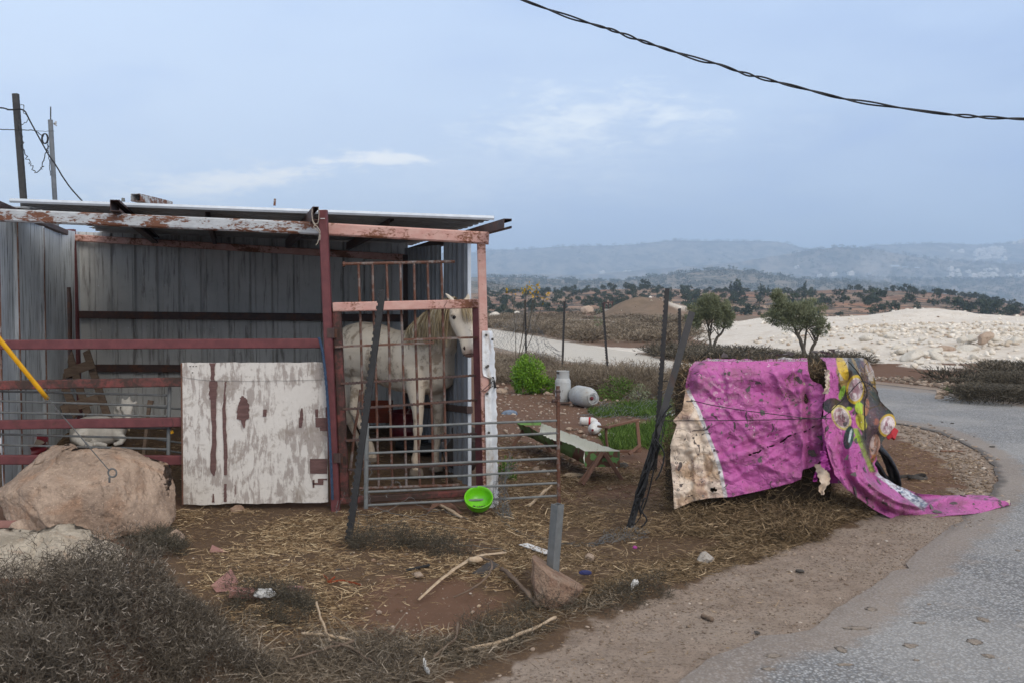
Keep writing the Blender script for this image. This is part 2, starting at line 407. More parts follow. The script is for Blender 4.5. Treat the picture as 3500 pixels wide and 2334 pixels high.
M['lime'] = mat('white_limestone', f_rock((0.66, 0.62, 0.55), (0.58, 0.53, 0.45), (0.50, 0.42, 0.34), 1.4, (0.38, 0.32, 0.26)), 0.9, 0.2)
M['stone'] = mat('small_stone', f_rock((0.56, 0.44, 0.34), (0.48, 0.36, 0.28), (0.40, 0.27, 0.20), 6), 0.9, 0.2)
M['concrete'] = simple('grey_concrete', (0.40, 0.37, 0.33), (0.32, 0.29, 0.26), 14, 0.95, 0.8, 0.01)

def f_tint(stops, rough_noise=0.0):
    def f(g, b):
        return g.ramp(g.attr('tint', 'Fac'), stops)
    return f
def tinted(name, stops, rough=0.85, spec=0.2, trans=0.0):
    def f(g, b): return g.ramp(g.attr('tint', 'Fac'), stops)
    return mat(name, f, rough, spec)
M['straw'] = tinted('straw', [(0.0, (0.09, 0.055, 0.03)), (0.35, (0.20, 0.13, 0.07)), (0.75, (0.40, 0.29, 0.17)), (1.0, (0.72, 0.58, 0.37))])
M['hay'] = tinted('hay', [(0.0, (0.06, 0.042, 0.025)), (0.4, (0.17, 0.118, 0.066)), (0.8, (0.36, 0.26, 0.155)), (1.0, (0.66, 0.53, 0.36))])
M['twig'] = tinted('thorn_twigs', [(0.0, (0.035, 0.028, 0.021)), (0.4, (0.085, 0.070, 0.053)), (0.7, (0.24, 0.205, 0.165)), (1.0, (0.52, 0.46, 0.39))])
M['twig_brown'] = tinted('dry_scrub', [(0.0, (0.07, 0.054, 0.038)), (0.4, (0.165, 0.132, 0.095)), (0.8, (0.31, 0.255, 0.19)), (1.0, (0.50, 0.43, 0.34))])
M['twig_dark'] = tinted('dark_scrub', [(0.0, (0.035, 0.03, 0.021)), (0.5, (0.085, 0.074, 0.055)), (0.85, (0.19, 0.16, 0.12)), (1.0, (0.36, 0.31, 0.25))])
M['grass'] = tinted('green_grass', [(0.0, (0.030, 0.055, 0.012)), (0.5, (0.065, 0.13, 0.022)), (1.0, (0.15, 0.23, 0.05))])
M['leaf_green'] = tinted('bright_leaves', [(0.0, (0.04, 0.11, 0.008)), (0.5, (0.10, 0.22, 0.014)), (1.0, (0.22, 0.38, 0.03))], 0.5, 0.4)
M['leaf_olive'] = tinted('olive_leaves', [(0.0, (0.045, 0.055, 0.028)), (0.4, (0.12, 0.133, 0.07)), (0.8, (0.21, 0.23, 0.135)), (1.0, (0.36, 0.38, 0.25))], 0.6, 0.3)
M['leaf_far'] = tinted('far_leaves', [(0.0, (0.018, 0.028, 0.016)), (0.6, (0.04, 0.055, 0.03)), (1.0, (0.08, 0.095, 0.055))])
M['leaf_yellow'] = tinted('yellow_leaves', [(0.0, (0.20, 0.19, 0.02)), (0.5, (0.42, 0.28, 0.02)), (1.0, (0.6, 0.33, 0.02))])
M['bark'] = simple('bark', (0.10, 0.085, 0.065), (0.06, 0.05, 0.04), 8, 0.9, 0.8, 0.02, (1, 1, 0.3))
M['gravel'] = tinted('gravel_stones', [(0.0, (0.12, 0.09, 0.068)), (0.5, (0.25, 0.19, 0.145)), (0.9, (0.38, 0.31, 0.25)), (1.0, (0.58, 0.53, 0.47))], 0.9)
M['rubble'] = tinted('limestone_rubble', [(0.0, (0.30, 0.21, 0.15)), (0.35, (0.52, 0.45, 0.36)), (1.0, (0.82, 0.77, 0.69))], 0.9)

def f_ground(g, b):
    v = g.coords('World'); z = g.attr('zone'); s = g.n('ShaderNodeSeparateColor'); g.lk(z, s.inputs[0]); R, Gn, B = s.outputs
    n = g.noise(v, 0.9, 6, 0.65, 0.2); n2 = g.noise(v, 6, 7, 0.7); n3 = g.noise(v, 45, 5, 0.7); n4 = g.noise(v, 170, 3, 0.6)
    soil = g.mix(n2, (0.175, 0.100, 0.066), (0.115, 0.068, 0.046))
    soil = g.mix(g.step(n3, 0.55, 0.75, 0, 0.6), soil, (0.23, 0.155, 0.115))
    straw = g.mix(n2, (0.140, 0.090, 0.056), (0.078, 0.052, 0.035)); straw = g.mix(g.step(n3, 0.5, 0.7), straw, (0.19, 0.125, 0.07))
    grav = g.mix(g.step(n2, 0.35, 0.65), (0.31, 0.245, 0.195), (0.23, 0.178, 0.14)); grav = g.mix(g.step(n, 0.4, 0.65, 0, 0.6), grav, (0.34, 0.285, 0.235))
    grav = g.mix(g.step(n3, 0.50, 0.64, 0, 0.85), grav, (0.13, 0.10, 0.078)); grav = g.mix(g.step(n4, 0.58, 0.72, 0, 0.8), grav, (0.48, 0.40, 0.33))
    lime = g.mix(g.step(n2, 0.3, 0.7), (0.70, 0.655, 0.59), (0.58, 0.53, 0.465)); lime = g.mix(g.step(n, 0.45, 0.7, 0, 0.5), lime, (0.46, 0.38, 0.30))
    sh = g.math('MULTIPLY', g.math('SUBTRACT', n3, 0.5), 0.5)
    c = g.mix(g.step(g.math('ADD', R, sh), 0.3, 0.7), soil, straw)
    c = g.mix(g.step(g.math('ADD', Gn, sh), 0.35, 0.65), c, grav)
    c = g.mix(g.step(g.math('ADD', B, sh), 0.35, 0.65), c, lime)
    far = g.step(g.sep(v)[1], 22, 60)
    scr = g.mix(g.step(n, 0.35, 0.65), (0.16, 0.125, 0.09), (0.22, 0.165, 0.12))
    c = g.mix(g.math('MULTIPLY', far, g.math('SUBTRACT', 0.85, g.math('MULTIPLY', B, 0.85))), c, scr)
    return c, (g.math('ADD', g.math('MULTIPLY', n3, 0.6), g.math('MULTIPLY', n4, 0.4)), 0.9, 0.018)
M['ground'] = mat('ground_soil', f_ground, 0.95, 0.15)

def f_road(g, b):
    v = g.coords('World'); p = g.sep(v)
    n = g.noise(v, 0.7, 5, 0.6, 0.3); n2 = g.noise(v, 4, 6, 0.65); ag = g.voro(v, 75, 'F1', 'Color'); agd = g.voro(v, 75, 'F1'); n3 = g.noise(v, 160, 3, 0.6)
    s = g.n('ShaderNodeSeparateColor'); g.lk(ag, s.inputs[0])
    c = g.mix(g.step(s.outputs[0], 0.1, 0.95), (0.17, 0.178, 0.188), (0.40, 0.405, 0.41))
    c = g.mix(g.step(agd, 0.35, 0.62, 0, 0.7), c, (0.11, 0.105, 0.10))
    c = g.mix(g.step(n, 0.42, 0.66, 0, 0.5), c, (0.34, 0.33, 0.315))
    c = g.mix(g.step(n2, 0.55, 0.75, 0, 0.35), c, (0.33, 0.27, 0.21))
    e = g.attr('edge', 'Fac')
    c = g.mix(g.math('MULTIPLY', g.step(g.math('ADD', e, g.math('MULTIPLY', n2, 0.9)), 0.62, 0.95), 0.6), c, (0.24, 0.19, 0.15)); c = g.mix(g.math('MULTIPLY', g.step(g.math('ADD', e, g.math('MULTIPLY', n2, 0.5)), 1.0, 1.2), g.step(p[1], 6.6, 7.6, 0.12, 0.85)), c, (0.075, 0.065, 0.058))
    dust = g.step(g.math('SUBTRACT', g.math('MULTIPLY', p[1], 1.0), g.math('MULTIPLY', p[0], 0.9)), 12, 24)
    pale = g.mix(g.step(n2, 0.3, 0.7), (0.56, 0.525, 0.46), (0.48, 0.445, 0.39)); 
    c = g.mix(g.math('MULTIPLY', dust, 0.9), c, pale)
    return c, (g.math('ADD', agd, g.math('MULTIPLY', n3, 0.4)), 0.7, 0.006)
M['road'] = mat('worn_asphalt', f_road, 0.85, 0.3)

def f_horse(g, b):
    v = g.coords('Object'); n = g.noise(v, 2.3, 6, 0.68, 0.3); n2 = g.noise(v, 8, 6, 0.72, 0.2); n3 = g.noise(v, 45, 4, 0.7)
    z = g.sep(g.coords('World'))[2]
    c = g.mix(g.step(n, 0.35, 0.65), (0.80, 0.71, 0.58), (0.70, 0.60, 0.47))
    mud = g.math('ADD', g.math('MULTIPLY', n, 0.5), g.math('MULTIPLY', n2, 0.5))
    c = g.mix(g.step(mud, 0.505, 0.575, 0, 0.78), c, (0.30, 0.22, 0.15))
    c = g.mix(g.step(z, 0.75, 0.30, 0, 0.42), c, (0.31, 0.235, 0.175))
    c = g.mix(g.step(n3, 0.60, 0.72, 0, 0.3), c, (0.22, 0.17, 0.13))
    mz = g.attr('muzzle', 'Fac'); c = g.mix(mz, c, (0.27, 0.15, 0.115))
    return c, (n3, 0.25, 0.004)
M['horse'] = mat('grey_white_coat', f_horse, 0.75, 0.2)
M['mane'] = tinted('mane_hair', [(0.0, (0.13, 0.095, 0.06)), (0.35, (0.42, 0.32, 0.18)), (0.75, (0.62, 0.52, 0.34)), (1.0, (0.64, 0.59, 0.50))], 0.6)
M['hoof'] = simple('hoof', (0.24, 0.20, 0.16), (0.16, 0.13, 0.10), 12, 0.7)
M['eye'] = simple('dark_eye', (0.012, 0.009, 0.008), (0.02, 0.015, 0.012), 3, 0.12, 0, spec=0.6)
M['nostril'] = simple('nostril', (0.03, 0.02, 0.018), (0.05, 0.03, 0.025), 8, 0.7)
M['goat'] = simple('white_goat_coat', (0.66, 0.64, 0.59), (0.58, 0.55, 0.50), 6, 0.85, 0.2)
M['goat_skin'] = simple('pinkish_skin', (0.48, 0.36, 0.31), (0.4, 0.3, 0.26), 9, 0.8)

M['mud'] = simple('dried_mud', (0.30, 0.255, 0.21), (0.24, 0.20, 0.165), 40, 0.95, 0.8, 0.006)
# ------------------------------------------------------------------ ground
ROAD_NEAR = [(2150, 2500), (2329, 2334), (2420, 2262), (2500, 2231), (2560, 2205), (2600, 2180), (2700, 2172), (2765, 2160), (2835, 2112), (2850, 2095),
             (2920, 2050), (3000, 1990), (3060, 1955), (3118, 1948), (3100, 1930), (3160, 1870), (3250, 1800), (3320, 1745), (3388, 1686), (3408, 1647),
             (3394, 1592), (3350, 1548), (3278, 1509), (3195, 1476), (3112, 1457), (3000, 1440), (2800, 1412), (2600, 1378), (2420, 1330), (2300, 1296),
             (2174, 1262), (2060, 1246), (1963, 1238), (1868, 1224), (1784, 1209), (1692, 1186), (1560, 1160), (1300, 1130)]
ROAD_FAR = [(1300, 1096), (1560, 1112), (1676, 1125), (1784, 1142), (1925, 1167), (2059, 1190), (2174, 1206), (2260, 1230), (2365, 1243), (2600, 1262),
            (2800, 1285), (2989, 1312), (3195, 1335), (3500, 1378), (3900, 1450), (4600, 1620), (5600, 2000), (6500, 2700)]
RP = gp(*(ROAD_NEAR + ROAD_FAR)) + [(6.0, 2.0), (1.2, 2.0)]
TRACK = gp((2059, 1178), (2174, 1185), (2260, 1188), (2384, 1195), (2480, 1204), (2600, 1207), (2600, 1150), (2480, 1185), (2384, 1190), (2230, 1181), (2059, 1177))
TRACKW = gp((1960, 1175), (2059, 1183), (2174, 1187), (2384, 1192), (2500, 1190), (2560, 1205), (2384, 1203), (2240, 1204), (2150, 1204), (2050, 1192))
PALE2 = gp((1935, 1092), (2040, 1093), (2230, 1108), (2180, 1120), (2080, 1118), (1990, 1104), (1930, 1102))
QUARRY = gp((2380, 1150), (2440, 1205), (2600, 1216), (2900, 1226), (3100, 1256), (3200, 1262), (3340, 1240), (3600, 1250), (4300, 1290), (5200, 1200), (4600, 1075), (2400, 1075))
SHOULDER = [(x, y) for x, y in gp((1100, 2500), (1500, 2380), (1700, 2300), (1830, 2225), (1960, 2150), (2130, 2085), (2330, 2015), (2480, 1945), (2620, 1880), (2760, 1850), (2950, 1800),
             (3120, 1760), (3330, 1700), (3420, 1680), (3480, 1800), (3480, 2500))] + [(2.5, 2.0), (-0.8, 2.0)]
SHOULDER2 = gp((3080, 1440), (3150, 1440), (3420, 1560), (3430, 1700), (3300, 1720), (3220, 1560), (3060, 1480))
BARE = gp((1230, 2060), (1330, 2000), (1500, 1990), (1650, 2010), (1700, 2060), (1640, 2130), (1500, 2180), (1300, 2170), (1200, 2120))
STRAW = gp((560, 1735), (1160, 1740), (1700, 1730), (2280, 1700), (3000, 1680), (2980, 1790), (2700, 1850), (2400, 1940), (2000, 2080), (1500, 2290), (800, 2400), (500, 2000))

def quarry_h(x, y):
    m = softmask(x, y, QUARRY, 1.2)
    d = np.clip(polydist(x, y, QUARRY), 0, 60)
    h = 0.50*smoothstep(0, 5.0, d) + 0.10*(fbm(x, y, 0.35, 4, 9)-0.5)*smoothstep(0.3, 3, d)
    # long spoil heap and loose crest at the far edge of the pad
    pk = P(3185, 1074, 58)
    h = h + 0.50*np.exp(-(((x-pk.x)/3.2)**2 + ((y-58)/3.0)**2)) + 0.30*np.exp(-(((x-pk.x+6)/6.0)**2 + ((y-57)/2.6)**2))*0.0
    h = h + smoothstep(52, 57, y)*(1-smoothstep(60, 64, y))*(0.10+0.32*(fbm(x, y, 0.5, 4, 3)-0.35))
    h = h + 0.35*np.exp(-(((x-18.0)/5.5)**2 + ((y-38)/4.5)**2))*fbm(x, y, 0.8, 3, 4)
    return np.maximum(h, 0)*m*(1-smoothstep(62.5, 70, y))
def zground(x, y, micro=True):
    x = np.asarray(x, float); y = np.asarray(y, float)
    dr = polydist(x, y, RP)
    off = 1-smoothstep(-0.35, 0.0, dr)                       # 0 on the road
    z = np.zeros(x.shape)
    # stable floor climbs towards the back
    sh = smoothstep(8.0, 11.5, y)*smoothstep(0.3, -0.3, x + 0.1*(y-8))*(1-smoothstep(12.2, 13.5, y))
    z = z + 0.17*sh
    if micro:
        z = z + off*((fbm(x, y, 0.9, 4, 1)-0.5)*0.06 + (fbm(x, y, 9, 3, 2)-0.5)*0.022)*(1-smoothstep(60, 100, y)*0.0)
    # spilled hay heap by the covered bales
    z = z + 0.10*np.exp(-(((x-1.95)/0.95)**2 + ((y-7.35)/0.38)**2))
    z = z + 0.05*np.exp(-(((x+1.0)/1.2)**2 + ((y-6.0)/0.35)**2)) + 0.05*np.exp(-(((x-0.3)/0.9)**2 + ((y-5.6)/0.3)**2))
    z = z + quarry_h(x, y)*off
    # dirt heap in the middle distance
    c = P(2205, 1083, 93)
    u = (x-c.x); hp = 1.75*np.exp(-(np.abs(u+0.4)/3.3)**2.4) + 0.8*np.exp(-(np.abs(u-3.4)/2.6)**2)
    z = z + hp*np.exp(-((y-93)/5.5)**2)*(0.75+0.5*fbm(x, y, 0.6, 3, 7))
    z = z - 9.0*smoothstep(108, 240, y) + 0.0
    return z

def build_ground():
    ys = np.concatenate([np.linspace(-25, 2.2, 12), 2.6*np.power(108/2.6, np.linspace(0, 1, 470)), np.geomspace(112, 9000, 40)])
    us = np.concatenate([np.linspace(-1.6, -0.66, 26)[:-1], np.linspace(-0.66, 0.66, 520), np.linspace(0.66, 1.6, 26)[1:]])
    Y, U = np.meshgrid(ys, us, indexing='ij')
    X = U*np.maximum(Y, 3.2)*np.where(Y < 2.5, 4.0, 1.0)
    k = smoothstep(2.2, 6.0, Y); X = U*(np.maximum(Y, 3.2)) * (1 + 2.0*(1-smoothstep(0, 4.5, Y))*(np.abs(U) > 0.66)*0 )
    X = np.where(Y < 2.4, U*14.0, X) if False else X
    Z = zground(X, Y) - 0.0
    Z = np.where(Y > 240, -9.0 - (Y-240)*0.004, Z)
    n, m = X.shape
    V = np.stack([X, Y, Z], -1).reshape(-1, 3)
    idx = np.arange(n*m).reshape(n, m)
    F = np.stack([idx[:-1, :-1], idx[:-1, 1:], idx[1:, 1:], idx[1:, :-1]], -1).reshape(-1, 4)
    x, y = V[:, 0], V[:, 1]
    zn = np.zeros((len(V), 3)); near = (y < 110) & (y > 1)
    xn, yn = x[near], y[near]
    st = softmask(xn, yn, STRAW, 0.35)*(1-softmask(xn, yn, BARE, 0.18))
    st = np.maximum(st, smoothstep(0.3, -0.4, xn+0.1*(yn-8))*smoothstep(7.9, 8.4, yn)*(yn < 14)*0.75)
    st = np.maximum(st, smoothstep(-.75, -.1, polydist(xn, yn, SHOULDER))*(1-softmask(xn, yn, BARE, .18))*(yn < 8.5)*.9)
    gr = np.maximum(softmask(xn, yn, SHOULDER, 0.14), softmask(xn, yn, SHOULDER2, 0.2))
    edge = polydist(xn, yn, RP); gr = np.maximum(gr, smoothstep(-1.0, -0.1, edge)*(yn > 12))
    lm = np.maximum.reduce([softmask(xn, yn, QUARRY, 1.0)*(1-smoothstep(64, 68, yn)), softmask(xn, yn, TRACKW, 0.5), softmask(xn, yn, PALE2, 1.2)*0.8])
    c = P(2205, 1083, 93); lm = np.maximum(lm, np.exp(-(((xn-c.x-2.6)/1.5)**2+((yn-91)/4)**2))*0.75)
    zn[near] = np.stack([st, gr*(1-lm), lm], -1)
    o = mesh_np('ground', V, F, M['ground'], loc=(0, 0, 0), smooth=True, attrs={'zone': zn})
    tag(o, 'brown earth littered with straw, gravel shoulder and scrubland beyond', kind='structure')
build_ground()

def build_road():
    # dense grid clipped to the road outline
    from mathutils.geometry import tessellate_polygon
    pts = []
    n = len(RP)
    for i in range(n):
        a = np.array(RP[i]); b = np.array(RP[(i+1) % n]); dd = np.linalg.norm(b-a)
        k = max(1, min(60, int(dd/max(0.05, 0.008*min(a[1], b[1])))))
        for j in range(k):
            p = a+(b-a)*j/k; w = 0.03*max(1, p[1]/8)
            p = p + np.array([fbm(p[0], p[1], 5.0, 4, 11)-0.5, fbm(p[0], p[1], 5.0, 4, 12)-0.5])*w*1.5
            pts.append(p)
    tri = tessellate_polygon([[Vector((p[0], p[1], 0)) for p in pts]])
    bm = bmesh.new(); vs = [bm.verts.new((p[0], p[1], 0.012)) for p in pts]
    for t in tri:
        try: bm.faces.new([vs[i] for i in t])
        except ValueError: pass
    # extra interior detail for the edge-dirt attribute
    for it in range(7):
        es = [e for e in bm.edges if e.calc_length() > max(0.35, 0.05*min(e.verts[0].co.y, e.verts[1].co.y)) and len(e.link_faces) == 2]
        if not es: break
        bmesh.ops.subdivide_edges(bm, edges=es, cuts=1, use_grid_fill=False)
        bmesh.ops.triangulate(bm, faces=[f for f in bm.faces if len(f.verts) > 3])
    ext = bmesh.ops.extrude_edge_only(bm, edges=[e for e in bm.edges if len(e.link_faces) == 1])
    for v in ext['geom']:
        if isinstance(v, bmesh.types.BMVert): v.co.z -= 0.06
    bmesh.ops.recalc_face_normals(bm, faces=bm.faces)
    me = bpy.data.meshes.new('road'); bm.to_mesh(me); bm.free()
    n = len(me.vertices); co = np.empty(n*3, np.float32); me.vertices.foreach_get('co', co); co = co.reshape(-1, 3)
    e = smoothstep(0.40, 0.0, polydist(co[:, 0], co[:, 1], RP)/np.maximum(1, co[:, 1]/9))
    a = me.attributes.new('edge', 'FLOAT', 'POINT'); a.data.foreach_set('value', e.astype(np.float32))
    o = link('road', me, M['road'], None, (0, 0, 0))
    tag(o, 'worn pale asphalt road curving round the bales', kind='structure')
build_road()

# ------------------------------------------------------------------ far country
def profile(pts, px): 
    xs = [p[0] for p in pts]; ys = [p[1] for p in pts]; return np.interp(px, xs, ys)
def f_hill(kind):
    def f(g, b):
        v = g.coords('World'); k = {'orchard': 1.0, 'mid': 0.35, 'far': 0.10}[kind]
        vs = g.coords('World', (0.12, 1.0, 3.0)); vr = g.coords('World', (1, 0.35, 1))
        n = g.noise(vr, 0.05*k, 6, 0.6, 0.4); n2 = g.noise(vr, 0.22*k, 6, 0.68, 0.3); ter = g.noise(vs, 0.16*k, 5, 0.6, 0.6); n3 = g.noise(v, 0.9*k, 5, 0.7)
        if kind == 'orchard':
            c = g.mix(g.step(n, 0.35, 0.6), (0.30, 0.155, 0.095), (0.33, 0.225, 0.155))
            c = g.mix(g.step(ter, 0.48, 0.56), c, (0.075, 0.066, 0.052)); c = g.mix(g.step(n2, 0.54, 0.62), c, (0.065, 0.062, 0.045))
            c = g.mix(g.step(g.noise(vs, 0.33, 4, 0.6), 0.62, 0.67, 0, 0.8), c, (0.42, 0.35, 0.27))
        elif kind == 'mid':
            c = g.mix(g.step(n2, 0.4, 0.6), (0.25, 0.205, 0.16), (0.055, 0.066, 0.046)); c = g.mix(g.step(ter, 0.5, 0.58, 0, 0.7), c, (0.30, 0.25, 0.2))
            c = g.mix(g.step(n3, 0.5, 0.6, 0, 0.8), c, (0.05, 0.058, 0.042))
        else:
            c = g.mix(g.step(n2, 0.38, 0.62), (0.27, 0.235, 0.19), (0.04, 0.052, 0.04)); c = g.mix(g.step(n, 0.5, 0.7, 0, 0.6), c, (0.055, 0.062, 0.05))
            c = g.mix(g.step(ter, 0.60, 0.68, 0, 0.6), c, (0.42, 0.35, 0.28)); c = g.mix(g.step(n3, 0.55, 0.66, 0, 0.5), c, (0.04, 0.045, 0.035))
        return c
    return f
M['orchard'] = mat('orchard_hill', f_hill('orchard'), 0.95, 0.1)
M['midhill'] = mat('mid_hill', f_hill('mid'), 0.95, 0.1)
M['farhill'] = mat('far_hill', f_hill('far'), 0.95, 0.1)
HILL = {}
def hill(name, prof, d0, d1, d2, zb, m, label, amp=0.02, rows=60, px0=-2500, px1=6000, cols=700, shape=1.0, gul=0.0, seed=1):
    """d1(px) ridge distance; ground climbs from d0 to the ridge and falls to d2"""
    px = np.linspace(px0, px1, cols); yy = profile(prof, px)
    U = (px-CX)/FPX
    t = np.concatenate([np.linspace(0, 1, rows), np.linspace(1.05, 2, 12)])
    Dr = d1(px) if callable(d1) else np.full(cols, float(d1))
    zr = np.array([P(CX, y, d).z for y, d in zip(yy, Dr)])
    T, _ = np.meshgrid(t, px, indexing='ij'); DR = Dr[None, :].repeat(len(t), 0); ZR = zr[None, :].repeat(len(t), 0); UU = U[None, :].repeat(len(t), 0)
    D = np.where(T <= 1, d0+(DR-d0)*T, DR+(d2-DR)*(T-1)); X = UU*D
    s = np.where(T <= 1, np.power(np.clip(T, 0, 1), shape), 1-(T-1)*1.1)
    Zh = zb+(ZR-zb)*s
    bump = (fbm(X, D, 1.0/(d1 if not callable(d1) else Dr.mean())*14, 5, seed)-0.5)
    rg = np.abs(fbm(X, D*0.4, 1.0/Dr.mean()*9, 4, seed+20)-0.5)*2
    w = np.sin(np.clip(T, 0, 1)*math.pi)
    Zh = Zh + (ZR-zb)*(bump*amp*6*w + gul*w*(rg-0.4)) + (ZR-zb)*(fbm(X, D, 60/Dr.mean(), 3, seed+5)-0.5)*0.012*np.clip(T*3, 0, 1)
    V = np.stack([X, D, Zh], -1).reshape(-1, 3); n, mm = T.shape
    idx = np.arange(n*mm).reshape(n, mm)
    F = np.stack([idx[:-1, :-1], idx[:-1, 1:], idx[1:, 1:], idx[1:, :-1]], -1).reshape(-1, 4)
    o = mesh_np(name, V, F, m, loc=(0, 0, 0), smooth=True); tag(o, label, kind='structure')
    def zat(pxq, tq):
        c = np.clip((np.asarray(pxq)-px0)/(px1-px0)*(cols-1), 0, cols-1.001); r = np.clip(np.asarray(tq)*(rows-1), 0, rows-1.001)
        ci = c.astype(int); ri = r.astype(int); fc = c-ci; fr = r-ri
        def q(A): return (A[ri, ci]*(1-fc)+A[ri, ci+1]*fc)*(1-fr)+(A[ri+1, ci]*(1-fc)+A[ri+1, ci+1]*fc)*fr
        return np.stack([q(X), q(D), q(Zh)], -1)
    HILL[name] = zat
    return o
hill('orchard_hillside', [(-2500, 1000), (1300, 1008), (1849, 1000), (1960, 995), (2060, 991), (2230, 986), (2480, 995), (2634, 999), (2868, 991), (3100, 995), (3200, 1002), (3289, 1014), (3400, 1030), (3500, 1052), (3700, 1095), (4200, 1130), (6000, 1150)],
     150, 420, 600, -4.0, M['orchard'], 'red soil hillside with terraces of olive trees', 0.02, 70, seed=3)
hill('scrub_slope', [(-2500, 930), (1200, 940), (1500, 952), (1669, 966), (1750, 978), (1849, 994), (1950, 1010), (2100, 1035), (2500, 1060), (6000, 1090)],
     500, 900, 1200, -12.0, M['midhill'], 'stony grey slope at the left behind the terraces', 0.03, 50, seed=8)
hill('wooded_hill', [(-2500, 935), (1400, 945), (1669, 949), (1760, 947), (1850, 953), (1960, 958), (2097, 962), (2200, 950), (2300, 938), (2400, 926), (2493, 920), (2600, 934), (2727, 953), (2868, 962), (3000, 968), (3100, 980), (3300, 1000), (3500, 1040), (6000, 1080)],
     1000, 1700, 2300, -30.0, M['midhill'], 'low wooded hill in blue haze behind the terraces', 0.03, 60, seed=12)
hill('valley_slope', [(-2500, 960), (1500, 962), (2000, 960), (2600, 958), (2800, 955), (3000, 953), (3150, 955), (3300, 957), (3500, 952), (4500, 950), (6000, 960)],
     1900, 2700, 3000, -60.0, M['farhill'], 'dark wooded slope below the valley villages', 0.02, 50, seed=17)
hill('village_hill', [(-2500, 900), (2000, 940), (2500, 900), (2700, 868), (2780, 854), (2868, 846), (2905, 847), (3000, 856), (3110, 876), (3250, 893), (3500, 905), (6000, 920)],
     2900, 3700, 4100, -40.0, M['farhill'], 'rounded hill with scattered villages in haze', 0.02, 60, seed=21)
hill('far_mountain', [(-2500, 880), (1000, 872), (1600, 865), (1677, 855), (1791, 854), (1887, 845), (2000, 842), (2136, 839), (2231, 829), (2308, 822), (2400, 824), (2480, 826), (2634, 825), (2680, 832), (2727, 845), (2774, 854), (2868, 852), (2950, 845), (3008, 838), (3195, 832), (3335, 838), (3429, 832), (3500, 823), (3700, 815), (6000, 840)],
     3600, 5200, 6500, -30.0, M['farhill'], 'long far mountain ridge fading into blue haze', 0.02, 80, gul=0.05, seed=27)

# ------------------------------------------------------------------ haze
def build_haze():
    b = MB(); x, y0, y1, z0, z1 = 9000, -60, 9500, -110.0, 420.0
    b.box(((0), (y0+y1)/2, (z0+z1)/2), 2*x, y1-y0, z1-z0)
    m = bpy.data.materials.new('haze_air'); m.use_nodes = True; nt = m.node_tree; nt.nodes.clear()
    o = nt.nodes.new('ShaderNodeOutputMaterial'); v = nt.nodes.new('ShaderNodeVolumePrincipled')
    v.inputs['Color'].default_value = (0.60, 0.78, 1.0, 1); v.inputs['Density'].default_value = HAZE_D; v.inputs['Anisotropy'].default_value = 0.1
    nt.links.new(v.outputs[0], o.inputs['Volume'])
    ob = b.build('haze', m, loc=(0, 0, 0)); tag(ob, 'thin blue air lying over the whole landscape', kind='stuff')
HAZE_D = 0.00031
build_haze()
# ------------------------------------------------------------------ stable
D0 = 7.75; DB = 11.5
XR = Vector((1, 0, 0)); ZU = Vector((0, 0, 1)); YF = Vector((0, 1, 0))
DEPTH = (P(1385, 1000, DB) - P(1605, 1000, 8.35)); DEPTH.z = 0; DEPTH.normalize()       # line of the side walls

shed = empty('animal_shed', (P(1150, 1745, D0).x, D0, 0), 'lean-to stable of corrugated sheets on a rusty red and white steel frame', 'shed')
def z_at(py, d): return P(CX, py, d).z
def x_at(px, d): return P(px, CY, d).x

def beam(name, m, a, b, w, h, up=(0, 0, 1), parent=shed, label=None):
    o = MB().bar(a, b, w, h, up).build(name, m, parent)
    if label: o['label'] = label
    return o
# front beam: one weathered white length, one pink primed length, with the red post standing in front of the joint
beam('front_beam', M['white_rust'], P(-260, 737-11, D0), P(1098, 783, D0), 0.10, 0.096, label='white painted beam speckled with rust')
beam('front_beam', M['pink_rust'], P(1100, 783.5, D0), P(1671, 815.5, D0), 0.10, 0.094, label='pink primed beam with rust spots')
# red post
pm = MB(); pa, pb = P(1104, 720, D0-0.09), P(1148, 1748, D0-0.09); pm.bar(pb, pa, 0.066, 0.066, up=(0, 1, 0)); pm.build('post', M['red'], shed)['label'] = 'red corner post beside the gate'
o = MB().box(P(1103, 748, D0-0.126), 0.035, 0.004, 0.006).build('chalk_mark', M['white_plastic'], shed)
# right post white, rusting
beam('post', M['pink_rust'], P(1668, 1752, D0+0.0), P(1645, 834, D0), 0.066, 0.066, (0, 1, 0), label='pale rusting corner post at the right end')
beam('post', M['red'], P(-300, 1755, D0+.03), P(-305, 720, D0+.03), 0.07, 0.07, (0, 1, 0))
# rear posts
dl = P(240, 800, DB-0.12); beam('rear_post', M['red'], P(268, 1500, DB-0.14), P(241, 785, DB-0.14), 0.095, 0.08, (0, 1, 0))
beam('rear_post', M['dark_rust'], P(1392, 1470, DB-0.16), P(1386, 872, DB-0.16), 0.06, 0.06, (0, 1, 0))
# rear beam and rails
beam('rear_beam', M['pink_rust'], P(225, 812, DB-0.1), P(1385, 882, DB-0.1), 0.08, 0.078)
beam('rear_rail', M['dark_rust'], P(272, 1076, DB-0.08), P(1385, 1088, DB-0.08), 0.05, 0.085)
beam('rear_rail', M['dark_rust'], P(325, 1257, DB-0.08), P(1385, 1262, DB-0.08), 0.05, 0.085)
# red front rails
beam('rail', M['red'], P(-300, 1180, D0), P(1096, 1173, D0), 0.05, 0.074, label='topmost red rail')
beam('rail', M['red_worn'], P(-300, 1321, D0-0.004), P(622, 1304, D0), 0.05, 0.070, label='second red rail with scuffed paint')
beam('rail', M['red'], P(-300, 1455, D0), P(622, 1441, D0), 0.05, 0.073, label='third red rail')
beam('rail', M['red'], P(-300, 1569, D0), P(640, 1571, D0), 0.05, 0.074, label='lowest red rail behind the boulder')

